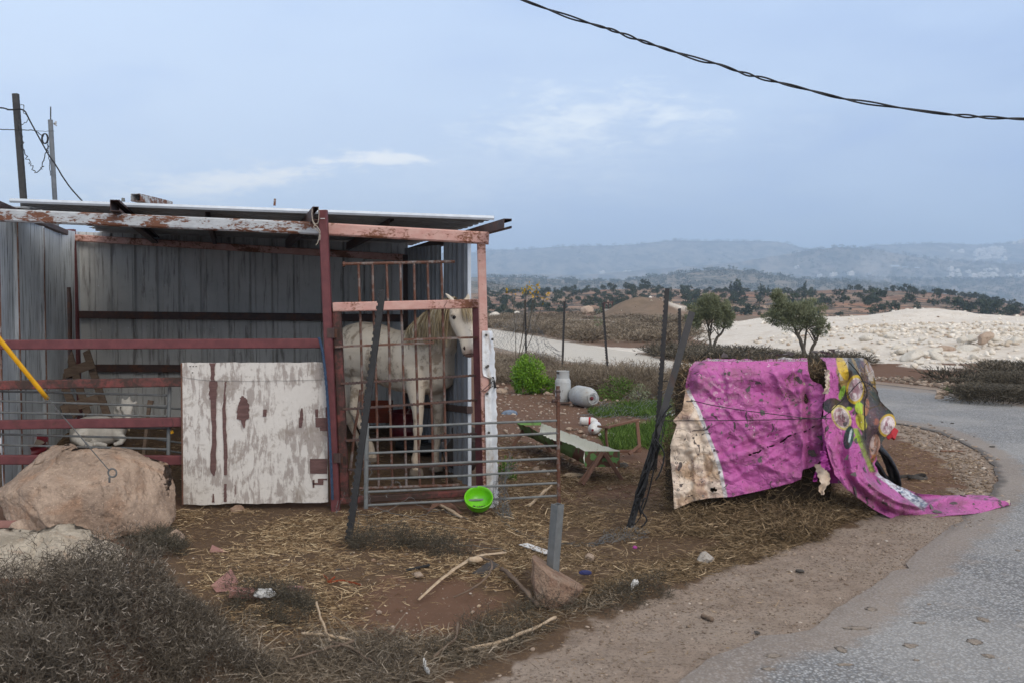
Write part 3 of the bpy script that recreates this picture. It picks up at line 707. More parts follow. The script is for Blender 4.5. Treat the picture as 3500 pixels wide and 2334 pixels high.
def corr_profile(width, pitch=0.252, depth=0.028, flat0=0.16, phase=0.0):
    """trapezoid profile as list (x, y)"""
    pts = [(0.0, 0.0)]; x = -phase
    while x < width:
        for dx, y in ((flat0, 0), (flat0+0.018, depth), (pitch-0.03, depth), (pitch-0.012, 0)):
            if 0 < x+dx < width: pts.append((x+dx, y))
        # two shallow swages in the flat
        x += pitch
    pts.append((width, 0.0)); return pts
def corr_sheet(name, m, a, b, zlo, zhi, depth_dir, parent, pitch=0.252, depth=0.028, thick=0.0012, label=None, flat0=0.16, zlo2=None, zhi2=None, rows=3, warp=0.004, phase=0.0):
    """sheet standing between ground points a,b ; ribs vertical, proud along depth_dir"""
    a, b = Vector(a), Vector(b); t = b-a; t.z = 0; w = t.length; t.normalize(); dd = Vector(depth_dir).normalized()
    pr = corr_profile(w, pitch, depth, flat0, phase); zlo2 = zlo if zlo2 is None else zlo2; zhi2 = zhi if zhi2 is None else zhi2
    V = []; F = []; n = len(pr)
    for s in (0, 1):
        for r in range(rows):
            k = r/(rows-1)
            for x, y in pr:
                q = x/w; z = (zlo+(zlo2-zlo)*q)*(1-k) + (zhi+(zhi2-zhi)*q)*k
                wv = warp*math.sin(x*7+z*5)
                p = a + t*x + dd*(y+wv - s*thick*1.5); V.append((p.x, p.y, z))
    for s in (0, 1):
        o = s*rows*n
        for r in range(rows-1):
            for i in range(n-1): F.append((o+r*n+i, o+r*n+i+1, o+(r+1)*n+i+1, o+(r+1)*n+i))
    mb = MB(); mb.add(V, F); ob = mb.build(name, m, parent)
    if label: ob['label'] = label
    return ob
# left side wall: flat blue-grey sheets seen inside, standing from the rear corner to beyond the frame
a0 = Vector((x_at(222, DB-0.55), DB-0.55, 0))
def left_pt(d): return Vector((a0.x - DEPTH.x/DEPTH.y*(a0.y-d), d, 0))
seg = [11.0, 9.72, 8.55, 7.86]
for i in range(3):
    p1, p0 = left_pt(seg[i]), left_pt(seg[i+1]-0.01)
    V = []; F = []; nx, nz = 10, 10
    nrm = Vector((DEPTH.y, -DEPTH.x, 0))
    for r in range(nz+1):
        for c in range(nx+1):
            q = c/nx; p = p0.lerp(p1, q); zt = 2.335+0.0*q; z = 0.03+(zt-0.03)*r/nz
            wv = 0.007*math.sin(q*6+i*2)*math.sin(r*0.8) + 0.02*(1 if c in (0, nx) else 0)
            V.append(p + nrm*wv + ZU*z)
    for r in range(nz):
        for c in range(nx): F.append((r*(nx+1)+c, r*(nx+1)+c+1, (r+1)*(nx+1)+c+1, (r+1)*(nx+1)+c))
    MB().add(V, F).build('side_panel', M['sheet_blue'], shed, smooth=False)
    MB().bar(p0+nrm*0.025+ZU*0.05, p0+nrm*0.022+ZU*2.32, 0.018, 0.010, nrm).build('seam_strip', M['rust_pipe'], shed)
beam('side_beam', M['dark_rust'], left_pt(7.85)+ZU*2.375, left_pt(11.2)+ZU*2.372, 0.05, 0.06)
# small strips in the rear left corner
corr_sheet('wall_sheet', M['sheet_blue'], left_pt(11.0), (x_at(262, DB)+0.05, DB-0.012, 0), 0.1, 2.40, YF, shed)
o = MB(); q = P(232, 1045, DB-0.45); o.tube([q+Vector((0, 0, -0.8)), q+Vector((0.012, 0, 0)), q+Vector((0.0, 0, 0.2))], 0.035, 8); o.build('corner_pipe', M['dark_rust'], shed)

# right side wall: grey sheets, with a slit of daylight between
def right_pt(d): 
    b = P(1605, 1000, 8.35); b.z = 0; return b + DEPTH*((d-8.35)/DEPTH.y)
nrmR = Vector((-DEPTH.y, DEPTH.x, 0))
def rd(px):      # distance on the right wall line seen at column px
    lo, hi = 8.0, 12.0
    for _ in range(40):
        mid = (lo+hi)/2; q = right_pt(mid); x = CX+q.x/mid*FPX*cT
        if x > px: lo = mid
        else: hi = mid
    return lo
dA, dB_, dC = rd(1604), rd(1519), rd(1507)
ZR0, ZR1 = z_at(832, dA)+0.0, z_at(868, DB)
corr_sheet('side_sheet', M['sheet_grey'], right_pt(dA), right_pt(dB_), 0.05, ZR0, nrmR, shed, pitch=0.20, depth=0.022, flat0=0.10, zhi2=z_at(829, dB_)+.02, label='grey side sheet nearest the gate')
corr_sheet('side_sheet', M['sheet_grey'], right_pt(dC), right_pt(DB-0.05), 0.05, z_at(838, dC), nrmR, shed, pitch=0.20, depth=0.022, flat0=0.10, zhi2=z_at(850, DB))
e = right_pt(dA); MB().bar(e+ZU*0.05, e+ZU*(ZR0), 0.018, 0.03, nrmR).build('sheet_edge', M['roof_edge'], shed)
for zz in (1075, 1345):
    a = P(1430, zz+35 if zz > 1200 else zz+22, rd(1430)-0.04); b = P(1606, zz+55 if zz > 1200 else zz-8, dA-0.04)
    beam('side_rail', M['dark_rust'], a, b, 0.05, 0.06)
# gable flashing: crumpled white sheet on the outside of the right post
def torn_sheet():
    nx, nz = 10, 60; V = []; F = []
    for r in range(nz+1):
        y = 1131+(1742-1131)*r/nz
        xl = np.interp(y, [1131, 1270, 1286, 1300, 1700, 1742], [1648, 1649, 1654, 1656, 1664, 1668])
        if 1284 < y < 1330: xl = 1678
        elif 1330 <= y < 1336: xl = 1668
        xr = np.interp(y, [1131, 1200, 1330, 1500, 1742], [1682, 1690, 1696, 1700, 1705]) + 1.5*math.sin(y*0.21)+1.2*math.sin(y*0.093+2)
        for c in range(nx+1):
            q = c/nx; d = D0-0.055 + 0.10*q*q + 0.018*(fbm(q*2.2, y/46.0, 1, 3, 4)-0.5)*(0.4+q)*1.6 + 0.012*math.sin(q*9)
            V.append(P(xl+(xr-xl)*q, y, float(d)))
    for r in range(nz):
        for c in range(nx): F.append((r*(nx+1)+c, r*(nx+1)+c+1, (r+1)*(nx+1)+c+1, (r+1)*(nx+1)+c))
    o = MB().add(V, F).build('corner_flashing', M['sheet_white'], shed, smooth=True); o['label'] = 'crumpled torn white sheet nailed to the right corner post'
    for i, (x, y) in enumerate([(1662, 1146), (1663, 1254), (1666, 1344), (1671, 1478), (1668, 1250), (1683, 1160)]):
        MB().lathe(P(x, y, D0-0.064+(0.03 if x > 1680 else 0)), [(0.0, -0.006), (0.009, -0.004), (0.011, 0.004)], 8, (0, 1, 0)).build('nail_head', M['dark_paint'], shed)
    MB().bar(P(1680, 1288, D0-0.03), P(1690, 1326, D0-0.03), 0.035, 0.02, (0, 1, 0)).build('tar_patch', M['rubber'], shed)
    MB().tube([P(1637, 1338, D0+0.1), P(1660, 1335, D0-0.09), P(1684, 1318, D0-0.08), P(1695, 1322, D0+0.0), P(1686, 1300, D0-0.07), P(1650, 1333, D0-0.085), P(1637, 1342, D0+0.1)], 0.0028, 5).build('tie_wire', M['rubber'], shed)
torn_sheet()

# roof: four overlapping sheets with ribs running along the front edge, on C purlins
RZ = 0.055   # fall to the right
rfa, rfb = P(48, 693, 8.12), P(1684, 752, 8.12)
def roof_z(x, d): return rfa.z + (rfb.z-rfa.z)*(x-rfa.x)/(rfb.x-rfa.x) - 0.004*(d-8.1)
sa0 = DEPTH.x/DEPTH.y
# back wall: five sheets, each lapping the next
xs = [x_at(262, DB), x_at(459, DB), x_at(756, DB), x_at(1052, DB), x_at(1240, DB), x_at(1392, DB)]
for i in range(5):
    zt0 = roof_z(xs[i]-sa0*3.38, DB)+0.012; zt1 = roof_z(xs[i+1]-sa0*3.38, DB)+0.012
    corr_sheet('wall_sheet', M['sheet'], (xs[i]-0.01, DB+0.007*(i % 2), 0), (xs[i+1]+0.012, DB+0.007*(i % 2), 0), 0.10, zt0, YF, shed, zhi2=zt1, phase=0.07*((i*2) % 3), label=None)
def roof_sheet(dn, df, xa, xb, first=False, jag=0.0, lift=0.0, nrows=44, label=None):
    sh_a = DEPTH.x/DEPTH.y
    V = []; F = []; k = 0; cols = 24
    prof = []
    for i in range(nrows+1):
        d = dn+(df-dn)*i/nrows; ph = (d*5.0) % 1.0
        y = 0.0 if ph < 0.55 else (0.026 if 0.62 < ph < 0.92 else 0.013)
        prof.append((d, y))
    for s in (0, 1):
        for i, (d, y) in enumerate(prof):
            for c in range(cols+1):
                q = c/cols; x0 = xa + sh_a*(d-8.12) + (jag*(0.5+0.5*math.sin(d*23)) if jag else 0)*1.0; x1 = xb + sh_a*(d-8.12)*0.98
                x = x0+(x1-x0)*q
                V.append((x, d, roof_z(x-sh_a*(d-8.12), d)+y+lift+s*0.004+0.004*math.sin(x*2.1+d)))
    nc = cols+1; o = (nrows+1)*nc
    for s in (0, 1):
        for i in range(nrows):
            for c in range(cols): F.append((s*o+i*nc+c, s*o+i*nc+c+1, s*o+(i+1)*nc+c+1, s*o+(i+1)*nc+c))
    ob = MB().add(V, F).build('roof_sheet', M['roof'], shed); return ob
roof_sheet(8.12, 9.14, rfa.x, rfb.x, True, 0.10)
roof_sheet(9.02, 10.16, rfa.x+0.12, rfb.x+0.0, False, 0.35, 0.006)
roof_sheet(10.04, 11.1, rfa.x+0.2, rfb.x, False, 0.2, 0.012)
roof_sheet(11.0, 11.95, rfa.x+0.2, rfb.x, False, 0.1, 0.018)
# turned front edge of the first sheet
V = []; F = []; N = 40
for i in range(N+1):
    x = rfa.x-0.03+(rfb.x+0.012-rfa.x+0.03)*i/N; z = roof_z(x, 8.12)
    V += [(x, 8.112, z-0.004), (x, 8.10, z+0.012), (x, 8.112, z+0.032), (x, 8.30, z+0.040), (x, 8.30, z+0.034), (x, 8.125, z+0.026)]
for i in range(N):
    for k in range(6): F.append((i*6+k, i*6+(k+1) % 6, (i+1)*6+(k+1) % 6, (i+1)*6+k))
F += [tuple(range(6)), tuple(N*6+k for k in range(6))]
MB().add(V, F).build('roof_edge', M['roof_edge'], shed)
# C purlins from front to back
def purlin(a, b, w=0.055, h=0.10, open_side=1, m='dark_rust', label=None, roll=0.0):
    a, b = Vector(a), Vector(b); t = (b-a).normalized(); sd = t.cross(ZU).normalized()*open_side; up = sd.cross(t).normalized()*(open_side)
    up = Vector((0, 0, 1)) - t*t.z; up.normalize()
    if roll: R = Matrix.Rotation(roll, 3, t); sd = R @ sd; up = R @ up
    th = 0.004; lip = 0.018
    pr = [(0, 0), (w, 0), (w, lip), (w-th, lip), (w-th, th), (th, th), (th, h-th), (w-th, h-th), (w-th, h-lip), (w, h-lip), (w, h), (0, h)]
    mb = MB(); n = len(pr)
    vs = [a+sd*x+up*y for x, y in pr]+[b+sd*x+up*y for x, y in pr]
    fs = [(i, (i+1) % n, n+(i+1) % n, n+i) for i in range(n)]
    caps = [(0, 1, 4, 5), (1, 2, 3, 4), (0, 5, 6, 11), (6, 7, 10, 11), (7, 8, 9, 10)]
    fs += caps + [tuple(n+k for k in reversed(c)) for c in caps]
    o = mb.add(vs, fs).build('purlin', M[m], shed)
    if label: o['label'] = label
sa = DEPTH.x/DEPTH.y
def on_roof(px, py, d, df=11.6, dz=0.0):
    a = P(px, py, d); xx = a.x + sa*(df-d); b = Vector((xx, df, roof_z(xx-sa*(df-8.12), df)-0.10)); return a, b
a, b = on_roof(376, 722, 7.55); purlin(a, b, 0.07, 0.085, 1, 'dark_rust', 'brown purlin end sticking out above the left of the front beam')
a, b = on_roof(1069, 752, 7.45); b.z -= 0.0; purlin(a, b, 0.045, 0.098, 1, 'dark_rust', 'open purlin end tied with twine beside the red post')
a, b = P(1722, 781, 7.25), None; xx = P(1610, 812, 8.4); b = Vector((right_pt(11.4).x+0.02, 11.4, roof_z(rfb.x, 11)-0.11)); purlin(a, b, 0.06, 0.07, 1, 'dark_rust', 'brown channel sticking out at the right end of the roof')
for px in (700, 1330):
    a = P(px, 700, 8.3); a.z = roof_z(a.x, 8.3)-0.085; xx = a.x+sa*3.2; b = Vector((xx, 11.5, roof_z(xx-sa*3.38, 11.5)-0.085)); purlin(a, b, 0.04, 0.08, 1, 'dark_rust')
# pieces standing on the roof
a = P(463, 676, 8.9)
mb = MB(); t = Vector((0.6, 0.8, 0)).normalized(); s_ = Vector((0.8, -0.6, 0)).normalized()
for dx, dz, w, h in ((0, 0.032, 0.088, 0.004), (0, -0.032, 0.088, 0.004), (-0.042, 0, 0.004, 0.062), (0.042, 0, 0.004, 0.062)):
    c = a+Vector((dx, 0, dz)); mb.bar(c, c+Vector((0.10, 0.55, -0.015)), w, h, ZU, 0.05)
mb.build('roof_box_tube', M['white_rust'], shed)['label'] = 'short hollow square tube lying on the roof'
MB().bar(P(938, 704, 8.6), P(940, 680, 8.6), 0.018, 0.012, (0, 1, 0)).build('roof_stub', M['white_rust'], shed)
MB().tube([P(421, 690, 9.2), P(421, 678, 9.2)], [0.018, 0.015], 8).build('roof_bolt', M['galv_dull'], shed)
# strips of old sheet lying on the far left roof
for (x0, y0, x1, y1, d) in ((0, 712, 118, 719, 8.6), (50, 708, 82, 717, 8.7), (-60, 706, 40, 714, 8.8)):
    MB().bar(P(x0, y0, d), P(x1, y1, d+0.2), 0.28, 0.006, ZU).build('loose_strip', M['roof'], shed)
# pin-holes of daylight in the back sheets, imitated by small pale studs
for (zx, zy) in [(878, 856), (1120, 850), (1258, 846), (1475, 851), (1662, 850), (1894, 835), (1998, 818), (2229, 829), (1476, 943), (1662, 951), (1863, 953), (1100, 1157), (900, 1155), (1147, 1233), (1474, 1236), (1672, 1233), (1909, 1229), (1990, 1180), (2240, 1186), (898, 1247)]:
    c = P(zx/2.613, 650+zy/2.613, DB-0.012); MB().lathe(c, [(0.0, -0.006), (0.0045, -0.005), (0.0055, 0.004)], 6, (0, 1, 0)).build('daylight_speck', M['roof_edge'], shed)
for (zx, zy) in [(131, 785), (317, 780), (544, 788), (142, 1123), (325, 1117), (153, 1376)]:
    c = P(800+zx/2.476, 650+zy/2.476, DB-0.012); MB().lathe(c, [(0.0, -0.006), (0.0045, -0.005), (0.0055, 0.004)], 6, (0, 1, 0)).build('daylight_speck', M['roof_edge'], shed)
# hinge leaves on the post
for (px, py) in ((1128, 1138), (1150, 1564)):
    c = P(px, py, D0-0.128); MB().box(c, 0.045, 0.008, 0.075).box(c+Vector((0.026, -0.004, 0)), 0.014, 0.018, 0.078).build('hinge_leaf', M['dark_rust'], shed)

# twine round the purlin end (its own thing)
tw = empty('twine', P(1073, 760, 7.42), 'frayed pale twine tied round the purlin end and hanging beside the red post', 'twine')
def wob(pts, n=30, amp=0.004, seed=0):
    r = random.Random(seed); out = []
    m = len(pts)-1
    for i in range(n+1):
        t = i/n*m; k = min(int(t), m-1); f = t-k
        p0, p1, p2, p3 = pts[max(k-1, 0)], pts[k], pts[k+1], pts[min(k+2, m)]
        p = 0.5*((2*p1) + (p2-p0)*f + (2*p0-5*p1+4*p2-p3)*f*f + (3*p1-p0-3*p2+p3)*f**3)
        out.append(p+Vector((r.uniform(-amp, amp), r.uniform(-amp, amp), r.uniform(-amp, amp))))
    return out
d = 7.41
MB().tube(wob(L((1067, 715, d), (1066, 740, d), (1072, 764, d), (1084, 766, d), (1090, 745, d), (1089, 712, d)), 24, 0.002, 1), 0.003, 6).build('loop', M['twine'], tw)
MB().tube(wob(L((1067, 750, d), (1074, 768, d), (1084, 775, d), (1093, 793, d-.01), (1090, 815, d), (1086, 830, d), (1080, 839, d)), 24, 0.002, 2), 0.0035, 6).build('strand', M['twine'], tw)
MB().tube(wob(L((1071, 755, d), (1076, 768, d), (1073, 780, d), (1086, 790, d-.01), (1094, 806, d), (1092, 822, d)), 24, 0.002, 3), 0.003, 6).build('strand', M['twine'], tw)

# blue rope down the left of the post
rp = []; base = L((1090, 1155, D0-0.14), (1098, 1180, D0-0.15), (1108, 1240, D0-0.15), (1122, 1400, D0-0.15), (1130, 1560, D0-0.15), (1137, 1706, D0-0.15))
c = wob(base, 120, 0.001, 4)
mb = MB()
for k in range(3):
    pts = []
    for i, p in enumerate(c): a = i*0.9+k*2.094; pts.append(p+Vector((math.cos(a), math.sin(a), 0))*0.0055)
    mb.tube(pts, 0.0062, 5)
o = mb.build('blue_rope', M['rope_blue']); tag(o, 'twisted blue rope hanging down beside the red post', 'rope')

# ------------------------------------------------------------------ barred gate
gl, gr = 7.70, 7.95
def gd(px): return gl+(gr-gl)*(px-1140)/(1655-1140)
gate = empty('barred_gate', (P(1180, 1718, gl).x, gl, 0), 'rusty red gate with upright bars and notched cross rods in front of the horse', 'gate')
MB().bar(P(1179, 1700, gd(1179)), P(1151, 1052, gd(1151)), 0.066, 0.06, (0, 1, 0)).build('stile', M['red_worn'], gate)['label'] = 'rust worn hinge stile'
MB().bar(P(1643, 1680, gd(1640)), P(1629, 1050, gd(1629)), 0.068, 0.06, (0, 1, 0)).build('stile', M['red'], gate)['label'] = 'red latch stile'
MB().bar(P(1137, 1050.5, gd(1137)-.012), P(1643, 1038.5, gd(1643)-.012), 0.062, 0.072).build('top_rail', M['pink_rust'], gate)['label'] = 'pink painted top rail'
MB().bar(P(1163, 1709, gd(1163)-.012), P(1658, 1680, gd(1658)-.012), 0.062, 0.048).build('bottom_rail', M['red_worn'], gate)['label'] = 'red and pink bottom rail'
MB().tube(L((1170, 903, gd(1170)+.055), (1184, 903, gd(1184)+.055), (1554, 895, gd(1554)+.055)), 0.0125, 10).tube(L((1171, 904, gd(1170)+.05), (1179, 904, gd(1180)+.05)), 0.021, 10).build('bar_header', M['rust_pipe'], gate)
MB().tube(L((1198, 1669, gd(1198)+.055), (1570, 1656, gd(1570)+.055)), 0.0125, 10).build('bar_sill', M['rust_pipe'], gate)
tops = [1225, 1273, 1321, 1368, 1415, 1461, 1508]; bots = [1248, 1295, 1342, 1389, 1435, 1481, 1527]
for i, (a, b) in enumerate(zip(tops, bots)):
    r_ = random.Random(i); pts = [P(a+(b-a)*t+(0 if t in (0, 1) else r_.uniform(-1.5, 1.5)), 901-i*1.0+(1668-i*1.8-901+i)*t, gd(a+(b-a)*t)+.055) for t in (0, .2, .4, .6, .8, 1)]
    MB().tube(pts, 0.0100, 8).build('upright_bar', M['rust_pipe'], gate)
def notched(px0, py0, px1, py1, off=0.03, h=0.019, pitch=0.027, m='dark_rust', plain=False):
    a, b = P(px0, py0, gd(px0)+off), P(px1, py1, gd(px1)+off); t = (b-a); ln = t.length; t.normalize(); mb = MB()
    mb.bar(a, b, 0.016, h*0.8)
    if plain: mb.bar(a-ZU*h*.3+YF*-.012, b-ZU*h*.3+YF*-.012, 0.026, 0.004)
    else:
        n = int(ln/pitch)
        for i in range(n):
            c = a+t*(pitch*(i+0.5)); mb.box(c+ZU*h*0.38, pitch*0.6, 0.013, h*0.36); mb.box(c-ZU*h*0.36+t*pitch*.5, pitch*0.55, 0.013, h*0.3)
    return mb.build('cross_rod', M[m], gate)
notched(1145, 1185, 1484, 1171, -.045, plain=True, m='rust_pipe'); notched(1380, 1161, 1630, 1153, -.045, plain=True, m='rust_pipe')
for q in ((1165, 1311, 1625, 1282), (1171, 1398, 1631, 1366), (1181, 1505, 1629, 1481), (1189, 1605, 1631, 1583)): notched(*q, off=-.042)
for (px, py) in ((1148, 1138), (1167, 1564)):
    MB().box(P(px-2, py, gl-0.045), 0.03, 0.008, 0.074).build('hinge', M['dark_rust'], gate)
for (px, y0, y1, s) in ((1290, 1405, 1470, 3), (1522, 1015, 1060, 5), (1515, 1480, 1525, 9), (1395, 1395, 1410, 12)):
    MB().tube(wob(L((px, y0, gd(px)-.06), (px+6, (y0+y1)/2-5, gd(px)-.065), (px-4, (y0+y1)/2+8, gd(px)-.06), (px+3, y1, gd(px)-.06)), 16, 0.003, s), 0.0018, 4).build('tie_wire', M['dark_rust'], gate)

# ------------------------------------------------------------------ peeling plywood board
bd = D0-0.045
def board():
    TL, TR, BR, BL = P(620, 1239, bd), P(1117, 1238, bd), P(1121, 1716, bd-.03), P(625, 1724, bd-.03)
    nx, nz = 60, 60; r = random.Random(3); V = []; F = []
    for s in (0, 1):
        for j in range(nz+1):
            for i in range(nx+1):
                u, v = i/nx, j/nz
                p = TL.lerp(TR, u).lerp(BL.lerp(BR, u), v)
                if j == nz: p = p + ZU*float(fbm(u*14, 3, 1, 3, 6)-0.5)*0.02
                if j == 0: p = p + ZU*float(fbm(u*22, 9, 1, 2, 7)-0.5)*0.008
                p = p + YF*(0.014*s + 0.006*math.sin(u*3)*math.sin(v*2))
                V.append(p)
    n = nx+1; o = (nx+1)*(nz+1)
    for j in range(nz):
        for i in range(nx):
            F.append((j*n+i, (j+1)*n+i, (j+1)*n+i+1, j*n+i+1)); F.append((o+j*n+i, o+j*n+i+1, o+(j+1)*n+i+1, o+(j+1)*n+i))
    for j in range(nz): F.append((j*n, o+j*n, o+(j+1)*n, (j+1)*n)); F.append((j*n+nx, (j+1)*n+nx, o+(j+1)*n+nx, o+j*n+nx))
    for i in range(nx): F.append((i, i+1, o+i+1, o+i)); F.append((nz*n+i, o+nz*n+i, o+nz*n+i+1, nz*n+i+1))
    root = empty('plywood_board', (BL.lerp(BR, .5)), 'weathered white painted plywood board with peeled brown strips closing the pen', 'board')
    MB().add(V, F).build('face', M['ply'], root)
    # peeled strips: raised slivers of bare veneer
    def strip(pts, wd, seed, nm='bare_strip'):
        rr = random.Random(seed); Vs = []; Fs = []; k = len(pts)
        n_ = 26; prev = None
        for i in range(n_+1):
            t = i/n_*(k-1); q = min(int(t), k-2); f = t-q
            x = pts[q][0]*(1-f)+pts[q+1][0]*f; y = pts[q][1]*(1-f)+pts[q+1][1]*f; w = (pts[q][2]*(1-f)+pts[q+1][2]*f)
            jl, jr = rr.uniform(-1, 1)*wd*.13, rr.uniform(-1, 1)*wd*.13
            Vs += [P(x-w/2+jl, y, bd-.0045-.03*(y-1239)/480), P(x+w/2+jr, y, bd-.0045-.03*(y-1239)/480)]
        for i in range(n_): Fs.append((2*i, 2*i+1, 2*i+3, 2*i+2))
        MB().add(Vs, Fs).build(nm, M['ply_bare'], root)
    strip([(726, 1240, 20), (727, 1270, 12), (727, 1300, 14), (729, 1302, 26), (728, 1340, 28), (728, 1362, 24), (730, 1365, 18), (731, 1420, 18), (732, 1480, 16), (729, 1560, 18), (727, 1600, 24), (730, 1625, 4)], 18, 1)
    strip([(771, 1303, 6), (768, 1340, 5), (766, 1400, 12), (768, 1480, 12), (771, 1560, 13), (770, 1622, 9)], 10, 2)
    strip([(829, 1352, 4), (832, 1364, 26), (832, 1395, 44), (828, 1430, 40), (832, 1435, 18), (832, 1462, 2)], 24, 3)
    strip([(729, 1686, 4), (729, 1716, 9)], 4, 4); strip([(770, 1652, 8), (770, 1714, 10)], 6, 5)
    strip([(906, 1398, 12), (904, 1422, 12)], 5, 6); strip([(1032, 1394, 6), (1030, 1430, 14), (1026, 1460, 10)], 6, 7)
    for (x0, y0, x1, y1) in ((1077, 1397, 1088, 1426), (1112, 1390, 1119, 1426), (1078, 1426, 1120, 1460), (1093, 1459, 1120, 1472), (1059, 1566, 1119, 1618), (1068, 1638, 1075, 1666), (1086, 1634, 1106, 1656), (1105, 1634, 1119, 1640), (1068, 1648, 1100, 1656)):
        z = (y0+y1)/2; dq = bd-.0052-.03*(z-1239)/480
        MB().add([P(x0, y0+1, dq), P(x1, y0, dq), P(x1-1, y1, dq), P(x0+1, y1-1, dq)], [(0, 1, 2, 3)]).build('bare_patch', M['ply_bare'], root)
    MB().bar(P(621, 1240, bd+.005), P(625, 1723, bd-.025), 0.012, 0.018, (0, 1, 0)).build('edge_strip', M['ply_edge'], root)
    MB().tube(wob(L((616, 1288, bd-.02), (700, 1298, bd-.012), (770, 1301, bd-.012), (900, 1301, bd-.02), (1010, 1299, bd-.012), (1120, 1297, bd-.02)), 40, 0.002, 2), 0.0013, 4).build('tie_wire', M['wire'], root)
    for (zx, zy) in [(1697, 264), (1725, 264), (1751, 264), (1719, 320), (1700, 858), (1708, 945), (1664, 1308), (1656, 775)]:
        MB().lathe(P(zx/2.613, 1150+zy/2.613, bd-.007), [(0, -.002), (.0045, -.001), (.005, .003)], 6, (0, 1, 0)).build('screw_hole', M['dark_paint'], root)
board()

# ------------------------------------------------------------------ grey pipe hurdle behind the red rails (pen side)
hd = D0+0.09
h1 = empty('pipe_hurdle', P(578, 1620, hd), 'grey pipe hurdle tied behind the red rails of the goat pen', 'hurdle')
for (y0, y1) in ((1336, 1350), (1369, 1387), (1408, 1422), (1456, 1462), (1483, 1498), (1519, 1534)):
    MB().tube([P(-200, y0-4, hd), P(0, y0, hd), P(300, (y0*0.48+y1*0.52), hd), P(570, y1, hd)], 0.0088, 8).build('pipe', M['galv_dull'], h1)
MB().tube(L((580, 1322, hd), (576, 1480, hd), (574, 1640, hd)), 0.0145, 10).build('end_post', M['galv'], h1)
for (px, y0, y1, s) in ((555, 1440, 1465, 1), (586, 1425, 1475, 2), (577, 1300, 1345, 3), (168, 1300, 1340, 4)):
    MB().tube(wob(L((px, y0, D0-.035), (px+5, (y0+y1)/2, D0-.045), (px-3, y1, D0-.03)), 12, 0.004, s), 0.0017, 4).build('tie_wire', M['dark_rust'], h1)
# second hurdle end seen inside the pen
h2 = empty('pipe_hurdle', P(600, 1600, 9.3), 'galvanised pipe hurdle inside the pen beyond the first one', 'hurdle')
for (y0, y1) in ((1389, 1404), (1495, 1528), (1530, 1560), (1600, 1640)):
    MB().tube([P(505, y0, 9.5), P(720, y1, 9.1)], 0.009, 8).build('pipe', M['galv'], h2)
MB().tube(L((700, 1370, 9.12), (705, 1640, 9.12)), 0.015, 8).build('end_post', M['galv'], h2)

# ------------------------------------------------------------------ grey pipe hurdle in front of the barred gate
al, ar = 7.33, 7.70
def ad(px): return al+(ar-al)*(px-1252)/(1910-1252)
h3 = empty('pipe_hurdle', P(1253, 1735, al), 'grey seven bar pipe hurdle leaning across the barred gate', 'hurdle')
for i in range(7):
    y0 = 1459+44.3*i; y1 = 1435+43.1*i
    r_ = random.Random(i+40); pts = [P(1255+(1903-1255)*t, y0+(y1-y0)*t+(r_.uniform(-1.2, 1.2)+2.0*math.sin(t*math.pi)*(i < 5)), ad(1255+648*t)) for t in (0, .25, .5, .75, 1)]
    MB().tube(pts, 0.0093, 9).build('pipe', M['galv'], h3)
MB().tube(L((1254, 1445, al), (1252, 1600, al), (1251, 1737, al)), 0.0165, 10).build('end_post', M['galv'], h3)
ep = MB(); ep.tube(L((1910, 1722, ar), (1908, 1560, ar), (1907, 1318, ar)), 0.0155, 10)
ep.build('end_post', M['rust_pipe'], h3)['label'] = 'tall rusty end pipe with couplings'
for y in (1337, 1357, 1381):
    MB().tube(L((1907, y-4, ar), (1907, y+4, ar)), 0.021, 10).build('coupling', M['dark_rust'], h3)
MB().tube(L((1905, 1369, ar), (1895, 1369, ar-.03), (1888, 1371, ar-.05)), 0.012, 8).build('pipe_tee', M['dark_rust'], h3)

# ------------------------------------------------------------------ green bowl, sticks, strip by the gate
bw = empty('feed_bowl', P(1637, 1750, 7.42), 'bright green plastic bowl lying tilted against the foot of the gate', 'bowl')
bc = P(1636, 1700, 7.46); ax = Vector((0.02, -0.62, 0.78)).normalized()
R_ = 0.104
mb = MB(); prof = [(0.045, -0.10), (0.085, -0.075), (0.105, -0.03), (R_, 0.0), (R_+0.006, 0.004), (R_+0.004, 0.010), (R_-0.004, 0.008), (0.100, -0.026), (0.078, -0.068), (0.04, -0.088), (0.0, -0.09)]
mb.lathe(bc-ax*0.0+Vector((0, 0, 0.0)), [(0.0, -0.101)]+prof, 32, ax); mb.build('bowl', M['green_plastic'], bw, smooth=True)
o = MB(); 
for k in range(14):
    r_ = random.Random(k); q = bc-ax*0.08+Vector((r_.uniform(-.06, .05), -.01, r_.uniform(-.035, -.01))); o.lathe(q, [(0, -.004), (.012, 0), (0, .006)], 5, ax)
o.build('dirt', M['dark_paint'], bw)
def stick(name, pts, r, m, label, cat='stick', seed=1, group=None, n=6, amp=0.003):
    q = wob(pts, 14, amp, seed); rr = [r*(0.75+0.5*random.Random(seed*31+i).random()) for i in range(len(q))]
    o = MB().tube(q, rr, n).build(name, m, smooth=True); tag(o, label, cat, group); return o
def gq(px, py, h=0.01): p = G(px, py); p.z = float(zground(np.array([p.x]), np.array([p.y]))[0])+h; return p
stick('lath', [gq(1440, 1722, .02), gq(1500, 1737, .03), gq(1578, 1768, .015)], 0.011, M['wood_pale'], 'pale split lath on the straw left of the green bowl', 'lath', 3)
mb = MB()
for k in range(5): mb.tube(wob([gq(1462+k*4, 1752-k*2, .02+.006*k), gq(1500, 1741-k*2, .035+.006*k), gq(1545, 1745-k, .03+.004*k), gq(1582-k*3, 1757, .015)], 16, .002, k), [(0.010, 0.002)]*17, 6)
tag(mb.build('bark_strip', M['wood_red']), 'curled strip of reddish bark lying across the pale lath', 'bark')
